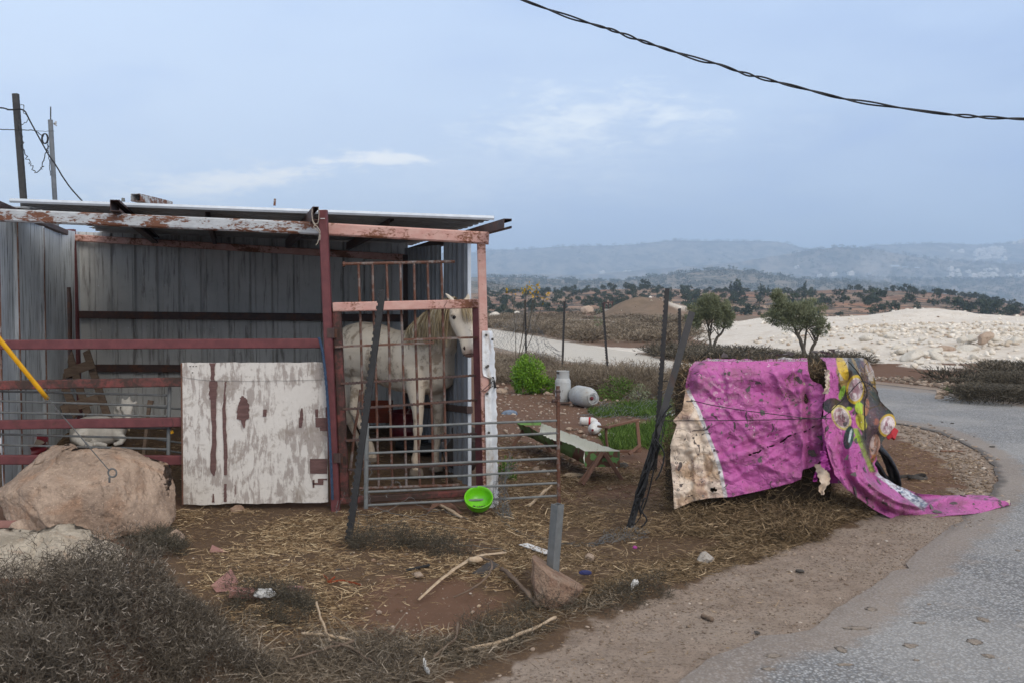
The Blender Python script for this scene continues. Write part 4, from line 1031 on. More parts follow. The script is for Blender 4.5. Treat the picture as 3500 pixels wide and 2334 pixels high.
# ------------------------------------------------------------------ one-surface bodies
def fuse(name, mb, m, parent, voxel=0.012, smooth=6, disp=None, attrs=None, post=None):
    me = bpy.data.meshes.new('raw'); me.from_pydata([tuple(v) for v in mb.v], [], mb.f); me.update()
    bm = bmesh.new(); bm.from_mesh(me); bmesh.ops.recalc_face_normals(bm, faces=bm.faces); bm.to_mesh(me); bm.free()
    o = bpy.data.objects.new('raw', me); COL.objects.link(o)
    r = o.modifiers.new('r', 'REMESH'); r.mode = 'VOXEL'; r.voxel_size = voxel
    s = o.modifiers.new('s', 'SMOOTH'); s.factor = 0.5; s.iterations = smooth
    dg = bpy.context.evaluated_depsgraph_get(); dg.update()
    me2 = bpy.data.meshes.new_from_object(o.evaluated_get(dg)); bpy.data.objects.remove(o); 
    n = len(me2.vertices); co = np.empty(n*3, np.float32); me2.vertices.foreach_get('co', co); co = co.reshape(-1, 3)
    if disp is not None: co = disp(co)
    for an, fn in (attrs or {}).items():
        a = me2.attributes.new(an, 'FLOAT', 'POINT'); a.data.foreach_set('value', np.asarray(fn(co), np.float32))
    off = np.array(wl(parent)) if parent is not None else np.array([co[:, 0].mean(), co[:, 1].mean(), co[:, 2].min()])
    me2.vertices.foreach_set('co', (co-off.astype(np.float32)).ravel()); me2.update()
    me2.materials.clear(); me2.name = name
    return link(name, me2, m, parent, Vector(off), True)

def loft(mb, secs, n=20):
    """secs: (centre, lateral vector, half width, half height up, half height down, vertical vector)"""
    vs = []
    for c, lat, w, hu, hd, up in secs:
        c, lat, up = Vector(c), Vector(lat).normalized(), Vector(up).normalized()
        for k in range(n):
            a = 2*math.pi*k/n; x = math.cos(a); y = math.sin(a)
            ex = abs(x)**0.85*(1 if x > 0 else -1)
            vs.append(c+lat*w*ex+up*(hu if y > 0 else hd)*y)
    m = len(secs); fs = []
    for i in range(m-1):
        for k in range(n): fs.append((i*n+k, i*n+(k+1) % n, (i+1)*n+(k+1) % n, (i+1)*n+k))
    fs += [tuple(range(n-1, -1, -1)), tuple(range((m-1)*n, m*n))]
    mb.add(vs, fs)

def hair(name, roots, m, parent, width=0.006, seed=0, segs=5):
    """roots: list of polylines (Vector); flat tapering locks"""
    r = np.random.default_rng(seed); V = []; F = []; T = []
    for pl in roots:
        k = len(pl); b = len(V); tt = r.random()
        sd = Vector((r.uniform(-1, 1), r.uniform(-1, 1), r.uniform(-.2, .2))).normalized()
        for i, p in enumerate(pl):
            w = width*(1-0.75*(i/(k-1))**2)
            V += [tuple(p-sd*w), tuple(p+sd*w)]; T += [tt, tt]
        for i in range(k-1): F.append((b+2*i, b+2*i+1, b+2*i+3, b+2*i+2))
    return mesh_np(name, V, F, m, parent=parent, attrs={'tint': np.array(T)})

# ------------------------------------------------------------------ horse
def make_horse():
    root = empty('horse', (P(1380, 1600, 9.2).x, 9.2, 0.05), 'white horse with a yellowish mane standing behind the barred gate, head turned out', 'horse')
    f = (P(1548, 1200, 8.82)-P(1190, 1200, 9.72)); f.z = 0; f.normalize(); lat = Vector((f.y, -f.x, 0))   # lat: towards the viewer's side (its right)
    if lat.y > 0: lat = -lat
    mb = MB()
    def S(px, ytop, ybot, d, w, tu=None):
        a, b = P(px, ytop, d), P(px, ybot, d); c = a.lerp(b, 0.47); return (c, lat, w, (a-c).length, (b-c).length, ZU)
    loft(mb, [S(1172, 1165, 1215, 9.86, .05), S(1181, 1128, 1262, 9.82, .15), S(1203, 1108, 1290, 9.76, .21), S(1240, 1099, 1297, 9.66, .235), S(1285, 1104, 1300, 9.54, .235),
              S(1330, 1122, 1322, 9.42, .24), S(1375, 1132, 1338, 9.29, .25), S(1415, 1124, 1346, 9.16, .245), S(1455, 1112, 1348, 9.05, .225), S(1495, 1118, 1344, 8.95, .205), S(1526, 1150, 1325, 8.87, .165), S(1544, 1195, 1290, 8.82, .10)])
    # neck, ending at the poll
    def N(cx_, cy_, d, w, h, up): return (P(cx_, cy_, d), lat, w, h, h, up)
    loft(mb, [(P(1475, 1205, 9.03), lat, .15, .22, .24, Vector((-.5, 0, .8))), (P(1494, 1175, 8.93), lat, .125, .19, .21, Vector((-.65, 0, .7))), (P(1516, 1140, 8.78), lat, .10, .165, .165, Vector((-.75, 0, .6))),
              (P(1540, 1103, 8.60), lat, .082, .135, .125, Vector((-.85, 0, .5))), (P(1558, 1070, 8.42), lat, .070, .11, .09, Vector((-.9, .1, .4))), (P(1571, 1046, 8.29), lat, .06, .06, .06, Vector((-.9, .1, .4)))])
    # head: long axis downwards and a little forward; face looks out past the right of the camera
    fn = Vector((0.42, -0.88, 0.22)).normalized(); pa, pb = P(1577, 1036, 8.26), P(1606, 1214, 8.04)
    ax = (pb-pa).normalized(); hl = ax.cross(fn).normalized(); fn = hl.cross(ax).normalized()
    if fn.y > 0: fn = -fn
    if hl.x > 0: hl = -hl                         # towards its right eye (left in the picture)
    def Hd(t, w, hf, hb): c = pa.lerp(pb, t); return (c, hl, w, hf, hb, fn)
    loft(mb, [Hd(-.04, .03, .03, .04), Hd(.02, .068, .055, .08), Hd(.12, .108, .065, .105), Hd(.24, .118, .062, .125), Hd(.36, .112, .060, .135), Hd(.48, .094, .056, .118), Hd(.60, .072, .052, .090), Hd(.72, .062, .049, .072), Hd(.84, .062, .046, .060), Hd(.94, .060, .040, .052), Hd(1.0, .044, .026, .040), Hd(1.03, .02, .01, .018)])
    # ears
    for sgn, tip in ((1, P(1517, 998, 8.26)), (-1, P(1600, 1001, 8.22))):
        b0 = pa+hl*0.055*sgn+Vector((0, 0, 0.0)); b1 = b0.lerp(tip, .35); b2 = b0.lerp(tip, .7)
        mb.tube([b0-ZU*.02, b1, b2, tip], [(.022, .018), (.030, .020), (.021, .013), (.003, .003)], 8)
    # brow ridge, jaw, nostril rims
    for sgn in (1, -1):
        e = pa.lerp(pb, .30)+hl*.088*sgn+fn*.022
        mb.tube([e-ax*.035, e-ax*.012+hl*.008*sgn+fn*.006, e+ax*.02], [.014, .022, .012], 8)
        nn = pa.lerp(pb, .91)+hl*.040*sgn+fn*.018; mb.tube([nn-ax*.03, nn, nn+ax*.022], [.010, .020, .012], 8)
    # legs -----------------------------------------------------------
    def leg(pts): mb.tube([q[0] for q in pts], [q[1] for q in pts], 12, up=f)
    def fore(px, yh, d, xo=0):
        k = lambda x, y, dd=0: P(x, y, d+dd)
        leg([(k(px-4, 1260, .02), (.085, .12)), (k(px-2, 1320), (.075, .105)), (k(px+2, 1365), (.060, .078)), (k(px+6, 1410), (.047, .058)), (k(px+6, 1445), (.040, .047)), (k(px+5, 1470), (.046, .050)), (k(px+4, 1490), (.036, .038)),
             (k(px+2, 1520), (.030, .033)), (k(px-1, yh-72), (.029, .032)), (k(px-4, yh-52), (.038, .042)), (k(px-3, yh-36), (.032, .034)), (k(px-1, yh-22, -.03), (.040, .042)), (k(px, yh-8, -.045), (.052, .056)), (k(px, yh, -.05), (.056, .060))])
    fore(1423, 1621, 8.88); fore(1492, 1603, 9.14)
    def hind(px, yh, d):
        k = lambda x, y, dd=0: P(x, y, d+dd)
        leg([(k(px-28, 1185, .03), (.10, .17)), (k(px-30, 1240), (.105, .165)), (k(px-34, 1290), (.09, .13)), (k(px-46, 1335), (.065, .09)), (k(px-56, 1375), (.048, .062)), (k(px-58, 1402), (.042, .055)), (k(px-46, 1428), (.038, .045)),
             (k(px-30, 1465), (.032, .036)), (k(px-12, 1500), (.031, .034)), (k(px-3, 1521), (.039, .042)), (k(px+1, 1537), (.033, .036)), (k(px+4, 1553, -.02), (.044, .046)), (k(px+5, yh, -.03), (.056, .058))])
    hind(1268, 1578, 9.62); hind(1236, 1560, 9.98)
    mus = pa.lerp(pb, 1.0)
    def disp(co):
        n = fbm(co[:, 0]+co[:, 1], co[:, 2], 9, 3, 3)-0.5
        co[:, 1] += 0.010*n; return co
    def muz(co):
        d = np.linalg.norm(co-np.array(mus+ax*.02-fn*.02), axis=1); return np.clip(1.35-d/0.085, 0, 1)
    fuse('body', mb, M['horse'], root, 0.0125, 5, disp, {'muzzle': muz})
    # eyes, nostrils, mouth
    for sgn in (1, -1):
        e = pa.lerp(pb, .325)+hl*.110*sgn+fn*.028
        em = MB(); em.lathe(e-hl*.012*sgn, [(0.0, -.016), (.012, -.012), (.018, 0), (.012, .012), (0, .016)], 12, hl*sgn); em.build('eye', M['eye'], root, smooth=True)
        lid = MB(); lid.tube([e-ax*.020+hl*.003*sgn+fn*.014, e-ax*.024+hl*.010*sgn, e-ax*.016+hl*.006*sgn-fn*.018], .006, 6); lid.build('eyelid', M['horse'], root, smooth=True)
        nn = pa.lerp(pb, .915)+hl*.053*sgn+fn*.036
        MB().tube([nn-ax*.020, nn-ax*.004+hl*.004*sgn, nn+ax*.012], [(.003, .004), (.010, .007), (.004, .004)], 8).build('nostril', M['nostril'], root, smooth=True)
    mo = pa.lerp(pb, .985); MB().tube([mo+hl*.046-fn*.030, mo+hl*.052+fn*.0+ax*.004, mo+fn*.040+ax*.010, mo-hl*.052+ax*.004, mo-hl*.046-fn*.030], .0028, 5).build('mouth_line', M['nostril'], root)
    # hooves
    for (x, y, d) in ((1423, 1621, 8.83), (1492, 1603, 9.09), (1273, 1578, 9.59), (1241, 1560, 9.95)):
        q = P(x, y, d); MB().lathe(q-ZU*.004, [(0, 0), (.066, 0), (.066, .012), (.056, .052), (.04, .058)], 14, ZU+Vector((.05, -.15, 0))).build('hoof', M['hoof'], root, smooth=True)
    # mane along the crest, hanging on the near side
    r = random.Random(5); locks = []
    crest = wob(L((1430, 1108, 9.03), (1455, 1087, 8.92), (1480, 1067, 8.78), (1507, 1046, 8.62), (1534, 1030, 8.44), (1562, 1022, 8.27)), 60, 0.0)
    for i in range(620):
        t = r.random(); p = crest[int(t*60)]+Vector((r.uniform(-.012, .012), r.uniform(-.01, .01), r.uniform(-.008, .008)))
        ln = r.uniform(.18, .40)*(0.55+0.6*t if t < .8 else 1.0); out = lat*r.uniform(.085, .145)*(0.8+0.3*(1-t)); side = Vector((1, 0, 0))*r.uniform(-.02, .035)
        q = [p, p+out*.45+ZU*.012, p+out*.9-ZU*ln*.22+side*.3, p+out*1.08-ZU*ln*.55+side*.7+lat*.01, p+out*1.10-ZU*ln+side*1.2+lat*r.uniform(0, .03)]
        locks.append(q)
    hair('mane', locks, M['mane'], root, 0.0042, 5)
    fl = []
    top = pa-ax*.015+fn*.03
    for i in range(150):
        a = r.uniform(-.9, 1.0); st = top+hl*a*.035; ln = r.uniform(.12, .26)
        fl.append([st, st+fn*.035+ax*.02+hl*a*.008, st+fn*.05+ax*ln*.4+hl*(a*.02-.01), st+fn*.052+ax*ln*.7+hl*(a*.03-.016), st+fn*.048+ax*ln+hl*(a*.034-.02)])
    hair('forelock', fl, M['mane'], root, 0.0038, 6)
    tl = []
    dock = P(1173, 1175, 9.93)
    for i in range(160):
        a = r.uniform(-.05, .05); ln = r.uniform(.5, .85); st = dock+lat*a; bk = -f
        tl.append([st, st+bk*.07-ZU*.06, st+bk*.10-ZU*ln*.35+lat*a*.6, st+bk*.10-ZU*ln*.7+lat*a, st+bk*.08-ZU*ln+lat*a])
    hair('tail', tl, M['mane'], root, 0.005, 7)
make_horse()

# ------------------------------------------------------------------ goat lying in the pen
def make_goat():
    zf = 0.125; d = 10.25
    root = empty('goat', (P(330, 1524, d).x, d, zf), 'white goat lying in the pen with its head turned towards the camera', 'goat')
    mb = MB(); lat = Vector((.25, -.97, 0)).normalized()
    def S(px, yt, yb, dd, w): a, b = P(px, yt, dd), P(px, yb, dd); c = a.lerp(b, .5); return (c, lat, w, (a-c).length, (b-c).length, ZU)
    loft(mb, [S(238, 1465, 1500, d+.05, .03), S(245, 1447, 1514, d+.04, .10), S(262, 1432, 1520, d+.02, .15), S(290, 1424, 1522, d, .175), S(330, 1420, 1524, d-.02, .18), S(368, 1422, 1520, d-.04, .165), S(395, 1430, 1512, d-.06, .14), S(416, 1442, 1498, d-.08, .10), S(426, 1455, 1480, d-.08, .05)])
    # neck up to the head
    mb.tube([P(398, 1468, d-.08), P(412, 1440, d-.12), P(424, 1415, d-.14), P(431, 1396, d-.15)], [(.10, .11), (.078, .09), (.060, .065), (.05, .05)], 12)
    # head facing the camera, nose down
    pa, pb = P(432, 1372, d-.13), P(437, 1428, d-.31); fn = Vector((.05, -.75, .65)).normalized(); ax = (pb-pa).normalized(); hl = ax.cross(fn).normalized(); fn = hl.cross(ax).normalized()
    if hl.x > 0: hl = -hl
    if fn.y > 0: fn = -fn
    def Hd(t, w, hf, hb): return (pa.lerp(pb, t), hl, w, hf, hb, fn)
    loft(mb, [Hd(-.08, .03, .02, .03), Hd(.05, .058, .034, .05), Hd(.25, .066, .036, .06), Hd(.45, .060, .034, .06), Hd(.65, .044, .030, .048), Hd(.85, .038, .026, .036), Hd(1.0, .034, .020, .026), Hd(1.08, .015, .008, .01)], 16)
    # horn stubs
    for s in (-1, 1): mb.tube([pa+hl*.028*s+fn*.01, pa+hl*.034*s-ax*.045+fn*.01, pa+hl*.040*s-ax*.062], [.020, .014, .007], 8)
    # ears: near one drooping, far one sideways
    e = pa.lerp(pb, .22)
    mb.tube([e+hl*.055, e+hl*.09-ZU*.01, P(397, 1398, d-.12), P(392, 1410, d-.11), P(390, 1417, d-.10)], [(.014, .012), (.030, .010), (.036, .010), (.026, .009), (.008, .006)], 8, up=(0, 1, 0))
    mb.tube([e-hl*.055, e-hl*.09+ZU*.006, P(470, 1384, d-.10), P(486, 1388, d-.10)], [(.014, .012), (.024, .010), (.022, .009), (.006, .005)], 8, up=(0, 1, 0))
    # folded legs
    mb.tube([P(285, 1478, d-.13), P(262, 1500, d-.22), P(285, 1516, d-.27), P(318, 1520, d-.29)], [(.085, .09), (.06, .07), (.038, .034), (.026, .022)], 10)
    mb.tube([P(398, 1485, d-.13), P(420, 1498, d-.20), P(412, 1512, d-.25), P(388, 1518, d-.27)], [(.06, .06), (.040, .040), (.028, .026), (.022, .02)], 10)
    mb.tube([P(310, 1515, d-.2), P(345, 1517, d-.27), P(366, 1521, d-.28)], [.035, .026, .02], 8)
    fuse('body', mb, M['goat'], root, 0.010, 4, lambda co: co)
    for s in (-1, 1):
        q = pa.lerp(pb, .33)+hl*.060*s+fn*.014; MB().lathe(q-hl*.006*s, [(0, -.009), (.008, -.006), (.011, 0), (.008, .006), (0, .009)], 10, hl*s).build('eye', M['eye'], root, smooth=True)
        q = pa.lerp(pb, .97)+hl*.016*s+fn*.016; MB().tube([q-ax*.008, q+ax*.004], [.004, .003], 6).build('nostril', M['goat_skin'], root)
    r = random.Random(2); bd_ = []
    for i in range(40):
        st = pb-fn*.01+hl*r.uniform(-.015, .015); bd_.append([st, st-ZU*.04+YF*.01, st-ZU*.08+YF*.02, st-ZU*r.uniform(.09, .13)+YF*.025])
    hair('beard', bd_, M['mane'], root, .003, 3)
make_goat()
def make_goat2():
    d = 10.0; root = empty('goat', (P(20, 1560, d).x, d, 0.1), 'back of a second white goat lying beside the red tub at the left edge', 'goat')
    mb = MB(); lat = Vector((.1, -.99, 0)).normalized()
    def S(px, yt, yb, w): a, b = P(px, yt, d), P(px, yb, d); c = a.lerp(b, .5); return (c, lat, w, (a-c).length, (b-c).length, ZU)
    loft(mb, [S(-150, 1510, 1550, .05), S(-120, 1495, 1562, .13), S(-60, 1492, 1562, .16), S(0, 1495, 1562, .165), S(40, 1499, 1560, .15), S(80, 1510, 1556, .11), S(100, 1520, 1550, .06)])
    mb.tube([P(85, 1530, d-.05), P(108, 1510, d-.07), P(122, 1497, d-.1)], [.06, .045, .03], 10)
    mb.tube([P(-130, 1520, d-.06), P(-160, 1480, d-.08), P(-175, 1450, d-.12), P(-150, 1448, d-.2), P(-130, 1462, d-.26)], [.08, .06, .05, .055, .03], 10)
    fuse('body', mb, M['goat'], root, .014, 4)
make_goat2()
# ------------------------------------------------------------------ stones and boulders
def ico(sub=4):
    bm = bmesh.new(); bmesh.ops.create_icosphere(bm, subdivisions=sub, radius=1.0); bm.verts.ensure_lookup_table()
    V = np.array([v.co[:] for v in bm.verts]); F = np.array([[v.index for v in f.verts] for f in bm.faces]); bm.free(); return V, F
ICO = {k: ico(k) for k in (1, 2, 3, 4, 5, 6)}
def n3(V, s, seed, oct=5, ridged=False):
    out = np.zeros(len(V)); a = 1.0; t = 0
    for o in range(oct):
        x = V*s*2**o + seed*7.7
        q = (vnoise(x[:, 0]+x[:, 2]*0.31, x[:, 1]-x[:, 2]*0.67, 1, seed+o) + vnoise(x[:, 1]+x[:, 0]*0.37+5, x[:, 2]+x[:, 0]*0.53, 1, seed+o+9) + vnoise(x[:, 2]+3-x[:, 1]*0.41, x[:, 0]+x[:, 1]*0.29, 1, seed+o+21))/3-0.5
        if ridged: q = 0.12-np.abs(q)
        out += a*q; t += a; a *= 0.55
    return out/t
def rock(name, m, centre, size, seed, sub=4, rough=0.5, flat=0.0, rotz=0.0, label=None, cat='rock', group=None, ang=0.35, parent=None, planes=9, tilt=(0, 0)):
    V, F = ICO[sub]; V = V.copy(); r = np.random.default_rng(seed)
    for k in range(planes):                       # chop with random planes for facets
        n = r.normal(size=3); n /= np.linalg.norm(n); h = r.uniform(0.55, 0.9); d = V@n; over = np.clip(d-h, 0, None); V -= over[:, None]*n*(0.6+ang)
    nn = n3(V, 1.3, seed)*rough*1.6 + n3(V, 5.0, seed+3, 5)*rough*0.42
    V = V*(1+nn[:, None])
    V = V*np.array(size)/2
    R = Matrix.Rotation(rotz, 3, 'Z') @ Matrix.Rotation(tilt[0], 3, 'X') @ Matrix.Rotation(tilt[1], 3, 'Y'); V = V@np.array(R).T
    V = V+np.array(centre)
    o = mesh_np(name, V, F, m, parent=parent, smooth=True)
    if parent is None: tag(o, label, cat, group)
    return o

def shaped_rock(name, m, outline, d, thick, seed, label, cat, top_back=0.0, sub=140, rough=0.03):
    """boulder whose face follows a surveyed outline; real depth `thick`, domed towards the viewer, worn top"""
    pts = [P(px, py, d) for px, py in outline]; xs = np.array([p.x for p in pts]); zs = np.array([p.z for p in pts])
    cx, cz = (xs.min()+xs.max())/2, (zs.min()+zs.max())/2
    poly = list(zip(xs, zs)); V, F = ICO[6]; V = V.copy()
    # radial distance to outline in x,z for every direction
    ang = np.arctan2(V[:, 2], V[:, 0]); A = np.linspace(-math.pi, math.pi, 361); R = []
    for a in A:
        ca, sa_ = math.cos(a), math.sin(a); best = 0
        for i in range(len(poly)):
            x1, z1 = poly[i][0]-cx, poly[i][1]-cz; x2, z2 = poly[(i+1) % len(poly)][0]-cx, poly[(i+1) % len(poly)][1]-cz
            den = ca*(z2-z1)-sa_*(x2-x1)
            if abs(den) < 1e-9: continue
            t = (x1*(z2-z1)-z1*(x2-x1))/den; u = (x1*sa_-z1*ca)/den
            if t > 0 and -1e-6 <= u <= 1+1e-6: best = max(best, t)
        R.append(best)
    rr = np.interp(ang, A, R); rad = np.hypot(V[:, 0], V[:, 2])
    q = np.power(np.clip(rad, 0, 1), 0.62)
    X = cx+np.cos(ang)*rr*q; Z = cz+np.sin(ang)*rr*q
    sgn = np.sign(V[:, 1]); Yd = np.power(np.abs(V[:, 1]), 0.62)*sgn*thick/2
    Y = d+Yd + np.clip((Z-cz), 0, None)*top_back*(V[:, 1] < 0.2)
    W = np.stack([X, Y, Z], -1)
    nr = np.stack([np.cos(ang)*rad, V[:, 1], np.sin(ang)*rad], -1)
    r = np.random.default_rng(seed); c0 = np.array([cx, d, cz]); ext = np.array([xs.max()-cx, thick/2, zs.max()-cz])
    for k in range(8):
        n = r.normal(size=3); n[1] = -abs(n[1])-.2; n[2] = abs(n[2])*.8-.08; n /= np.linalg.norm(n); over = np.clip(((W-c0)/ext)@n-r.uniform(.72, .92), 0, None); W = W-over[:, None]*n*ext*.85
    b = n3(W, 2.6, seed, 5)*rough*5 + n3(W, 3.5, seed+2, 5, True)*rough*7 + n3(W, 13, seed+4, 4, True)*rough*2.6 + n3(W, 38, seed+6, 4)*rough*1.1
    b -= b.mean()+.012
    W = W + nr*b[:, None]
    o = mesh_np(name, W, F, m, smooth=True); tag(o, label, cat); return o
BO = [(-30, 1625), (10, 1560), (45, 1552), (110, 1556), (135, 1549), (170, 1549), (190, 1570), (260, 1562), (330, 1552), (385, 1555), (440, 1575), (500, 1592), (550, 1610), (580, 1640), (588, 1700), (578, 1745),
      (580, 1790), (560, 1808), (520, 1812), (470, 1825), (450, 1850), (400, 1866), (330, 1862), (200, 1830), (120, 1800), (60, 1780), (25, 1720), (-40, 1690)]
shaped_rock('boulder', M['rock_tan'], BO, 6.95, 0.75, 5, 'big tan boulder with an iron eye bolt, lying before the goat pen', 'boulder', 0.9, rough=0.034)
BO2 = [(-160, 1850), (-60, 1832), (60, 1840), (110, 1825), (170, 1815), (260, 1838), (320, 1870), (400, 1880), (440, 1900), (400, 1960), (200, 2000), (0, 2030), (-160, 2030)]
shaped_rock('boulder', M['rock_pale'], BO2, 6.0, 0.7, 9, 'pale whitish boulder in front of the tan one, half behind thorn bush', 'boulder', 0.8, rough=0.035)
rock('rock', M['rock_tan'], P(82, 1812, 6.35), (.18, .2, .17), 31, 4, .35, label='small pinkish rock wedged between the two boulders', tilt=(0, .3))
rock('rock', M['rock_tan'], P(595, 1842, 6.6)-ZU*.0, (.14, .12, .13), 33, 4, .4, label='rounded tan rock at the right foot of the big boulder', tilt=(0, .5))
rock('rock', M['rock_red'], P(808, 1740, 7.6), (.13, .12, .07), 36, 4, .5, label='low crumbly pinkish rock in the straw under the plywood board')
# iron eye bolt, wire and yellow sleeve of the guy
eb = P(378, 1640, 6.62)
mb = MB(); c0 = P(384, 1615, 6.62); ring = [c0+Vector((math.cos(a)*.028, 0, math.sin(a)*.028)) for a in np.linspace(-2.2, 4.1, 22)]
mb.tube(ring, .0062, 8).tube([P(374, 1648, 6.62), P(374, 1632, 6.62), ring[0]], .0075, 8)
tag(mb.build('eye_bolt', M['galv_dull'], smooth=True), 'iron eye bolt set in the top of the big tan boulder', 'eye bolt')
gw = empty('guy_wire', c0+Vector((0, 0, .03)), 'steel guy wire rising left from the eye bolt into its yellow plastic sleeve', 'guy wire')
wa = P(373, 1606, 6.62); wb = P(165, 1364, 6.3); wc = P(-260, 840, 5.6)
def catn(a, b, n=12, sag=0.0): return [a.lerp(b, i/n)-ZU*sag*math.sin(math.pi*i/n) for i in range(n+1)]
MB().tube(catn(wa, wb), .0034, 6).build('wire', M['galv_dull'], gw)
MB().tube(catn(P(298, 1517, 6.51), P(175, 1376, 6.31)), .0032, 6).tube([P(292, 1510, 6.5), P(303, 1524, 6.5)], .006, 6).tube(wob([P(288, 1520, 6.49), P(296, 1516, 6.49), P(300, 1524, 6.49)], 10, .004, 3), .0025, 5).build('wire_tail', M['galv_dull'], gw)
MB().tube(catn(P(162, 1362, 6.295), wc), .0148, 14).build('sleeve', M['yellow'], gw, smooth=True)
MB().tube(wob(L((150, 1372, 6.28), (163, 1370, 6.28), (172, 1362, 6.28), (160, 1358, 6.28), (157, 1368, 6.27), (170, 1370, 6.28)), 18, .004, 6), .0025, 5).build('wire_knot', M['wire'], gw)

# ------------------------------------------------------------------ things in the pen
tub = empty('feed_tub', P(100, 1575, 9.2), 'dark red dented tub rim standing inside the pen at the left', 'tub')
tc_ = P(98, 1560, 9.2); ax = Vector((.05, -.25, 1)).normalized()
MB().lathe(tc_, [(.135, 0), (.150, .03), (.150, .055), (.163, .06), (.165, .095), (.155, .10), (.150, .12), (.178, .155), (.182, .160), (.172, .158), (.142, .12), (.142, .02)], 32, ax).build('rim', M['red_plastic'], tub, smooth=True)
MB().lathe(tc_+ax*.12, [(0, 0), (.145, 0)], 24, ax).build('grain', M['hoof'], tub)
# broken pallet leaning in the corner
pl = empty('pallet', P(260, 1440, 10.8), 'broken wooden pallet leaning in the dark rear corner of the pen', 'pallet')
for i, (a, b, w) in enumerate([((175, 1208, 11.0), (262, 1420, 10.5), .085), ((235, 1205, 11.05), (300, 1415, 10.6), .08), ((295, 1200, 11.1), (370, 1430, 10.7), .08), ((200, 1285, 10.9), (325, 1240, 10.9), .10), ((215, 1400, 10.6), (340, 1360, 10.7), .10), ((188, 1225, 11.1), (215, 1400, 10.8), .05)]):
    MB().bar(P(*a), P(*b), w, .022, (0, 1, 0), .05).build('board', M['wood'], pl) if i not in (3, 4) else MB().bar(P(*a)+YF*-.03, P(*b)+YF*-.03, .02, w, ZU, .05).build('crosspiece', M['wood'], pl)
MB().bar(P(20, 1395, 10.4), P(158, 1378, 10.4), .02, .35, ZU, .02).bar(P(20, 1500, 10.4), P(160, 1490, 10.4), .02, .3, ZU, .02)
bx = MB(); bx.box(P(95, 1470, 10.6), .42, .3, .42); tag(bx.build('plywood_scrap', M['wood']), 'dull plywood scrap standing behind the red tub in the pen', 'board')
st = empty('wooden_stake', P(490, 1560, 9.6), 'weathered wooden stake standing in the pen right of the goat', 'stake')
MB().bar(P(490, 1560, 9.6), P(512, 1372, 9.7), .032, .03, (0, 1, 0)).build('shaft', M['wood'], st); MB().bar(P(511, 1388, 9.69), P(516, 1367, 9.7), .05, .04, (0, 1, 0)).build('head', M['wood'], st)
tag(MB().bar(P(583, 1477, 9.6), P(592, 1474, 9.6), .02, .03).build('yellow_scrap', M['yellow']), 'tiny yellow scrap on the dark pen floor behind the hurdle', 'scrap')
# crates, tyre and rod behind the horse
cr = empty('crate', P(1290, 1440, 10.9), 'orange red plastic crate behind the horse', 'crate')
c = P(1290, 1405, 10.9)
for sx, sy in ((0, -.13), (0, .13)): MB().box(c+Vector((sx, sy, 0)), .30, .012, .22).build('side', M['orange'], cr)
for sx in (-.15, .15): MB().box(c+Vector((sx, 0, 0)), .012, .26, .22).build('side', M['orange'], cr)
for z in (-.06, 0, .06): MB().box(c+Vector((0, -.138, z)), .31, .006, .022).build('rib', M['orange'], cr)
cr = empty('water_drum', P(1400, 1490, 10.6), 'dark red open drum in the shade behind the horse', 'drum')
MB().lathe(P(1405, 1490, 10.6), [(0, 0), (.22, 0), (.235, .10), (.225, .115), (.235, .26), (.245, .27), (.225, .27), (.21, .02), (0, .02)], 28).build('drum', M['red_plastic'], cr, smooth=True)
ty = MB(); q = P(1460, 1520, 10.0); n_ = 26
vs = []; fs = []
for i in range(n_):
    a = 2*math.pi*i/n_; cdir = Vector((math.cos(a), math.sin(a), 0))
    for j in range(12): b = 2*math.pi*j/12; vs.append(q+cdir*(.25+.075*math.cos(b))+ZU*(.06*math.sin(b)+.005*((i % 2)*(math.cos(b) > .6))))
for i in range(n_):
    for j in range(12): fs.append((i*12+j, ((i+1) % n_)*12+j, ((i+1) % n_)*12+(j+1) % 12, i*12+(j+1) % 12))
ty.add(vs, fs); tag(ty.build('old_tyre', M['rubber'], smooth=True), 'old black tyre lying on the stable floor behind the horse legs', 'tyre')
rr = MB(); q = P(1570, 1560, 9.1); vs = []
rr.lathe(q+ZU*-.06, [(.0, 0), (.15, .0), (.165, .10), (.13, .24), (.16, .31), (.15, .32), (.12, .24), (0, .1)], 20, Vector((.3, -.3, 1))); tag(rr.build('feed_bag', M['dark_leather'], smooth=True), 'dark slumped rubber bucket on the stable floor by the right wall', 'bucket')
MB_ = MB().tube(L((1232, 1330, 8.3), (1224, 1405, 8.28), (1212, 1470, 8.25), (1196, 1620, 8.2)), .012, 8); tag(MB_.build('iron_rod', M['rust_pipe']), 'thin rusty rod leaning inside the gate beside the hind leg', 'rod')

# ------------------------------------------------------------------ fence posts
def fence_post(top, bot, d0, d1, w, label, notch=True, m='black_post', group=None, bury=0.12, name='fence_post'):
    a = P(top[0], top[1], d1); b = P(bot[0], bot[1], d0); t = (a-b).normalized(); b2 = b-t*bury
    root = empty(name, b, label, 'fence post', group)
    sd = t.cross(Vector((0, 1, 0))).normalized(); bk = sd.cross(t).normalized()
    if bk.y < 0: bk = -bk
    th = w*.14
    pr = [(-w/2, 0), (w/2, 0), (w/2, th), (-w/2+th, th), (-w/2+th, w*.8), (-w/2, w*.8)]
    mb = MB(); mb.extrude(pr, b2, a, sd, bk); mb.build('angle_bar', M[m], root)
    if notch:
        n = int((a-b).length/0.045); nb = MB()
        for i in range(n):
            c = b+t*(.03+.045*i); nb.bar(c+sd*(w/2+.003), c+sd*(w/2+.003)+t*.024, .010, th*1.2, bk, .02)
        nb.build('notches', M[m], root)['kind'] = 'stuff'
    return root
fence_post((1795, 1025), (1799, 1252), 24.6, 24.4, .045, 'black notched fence post farthest left by the road, behind the green shrub')
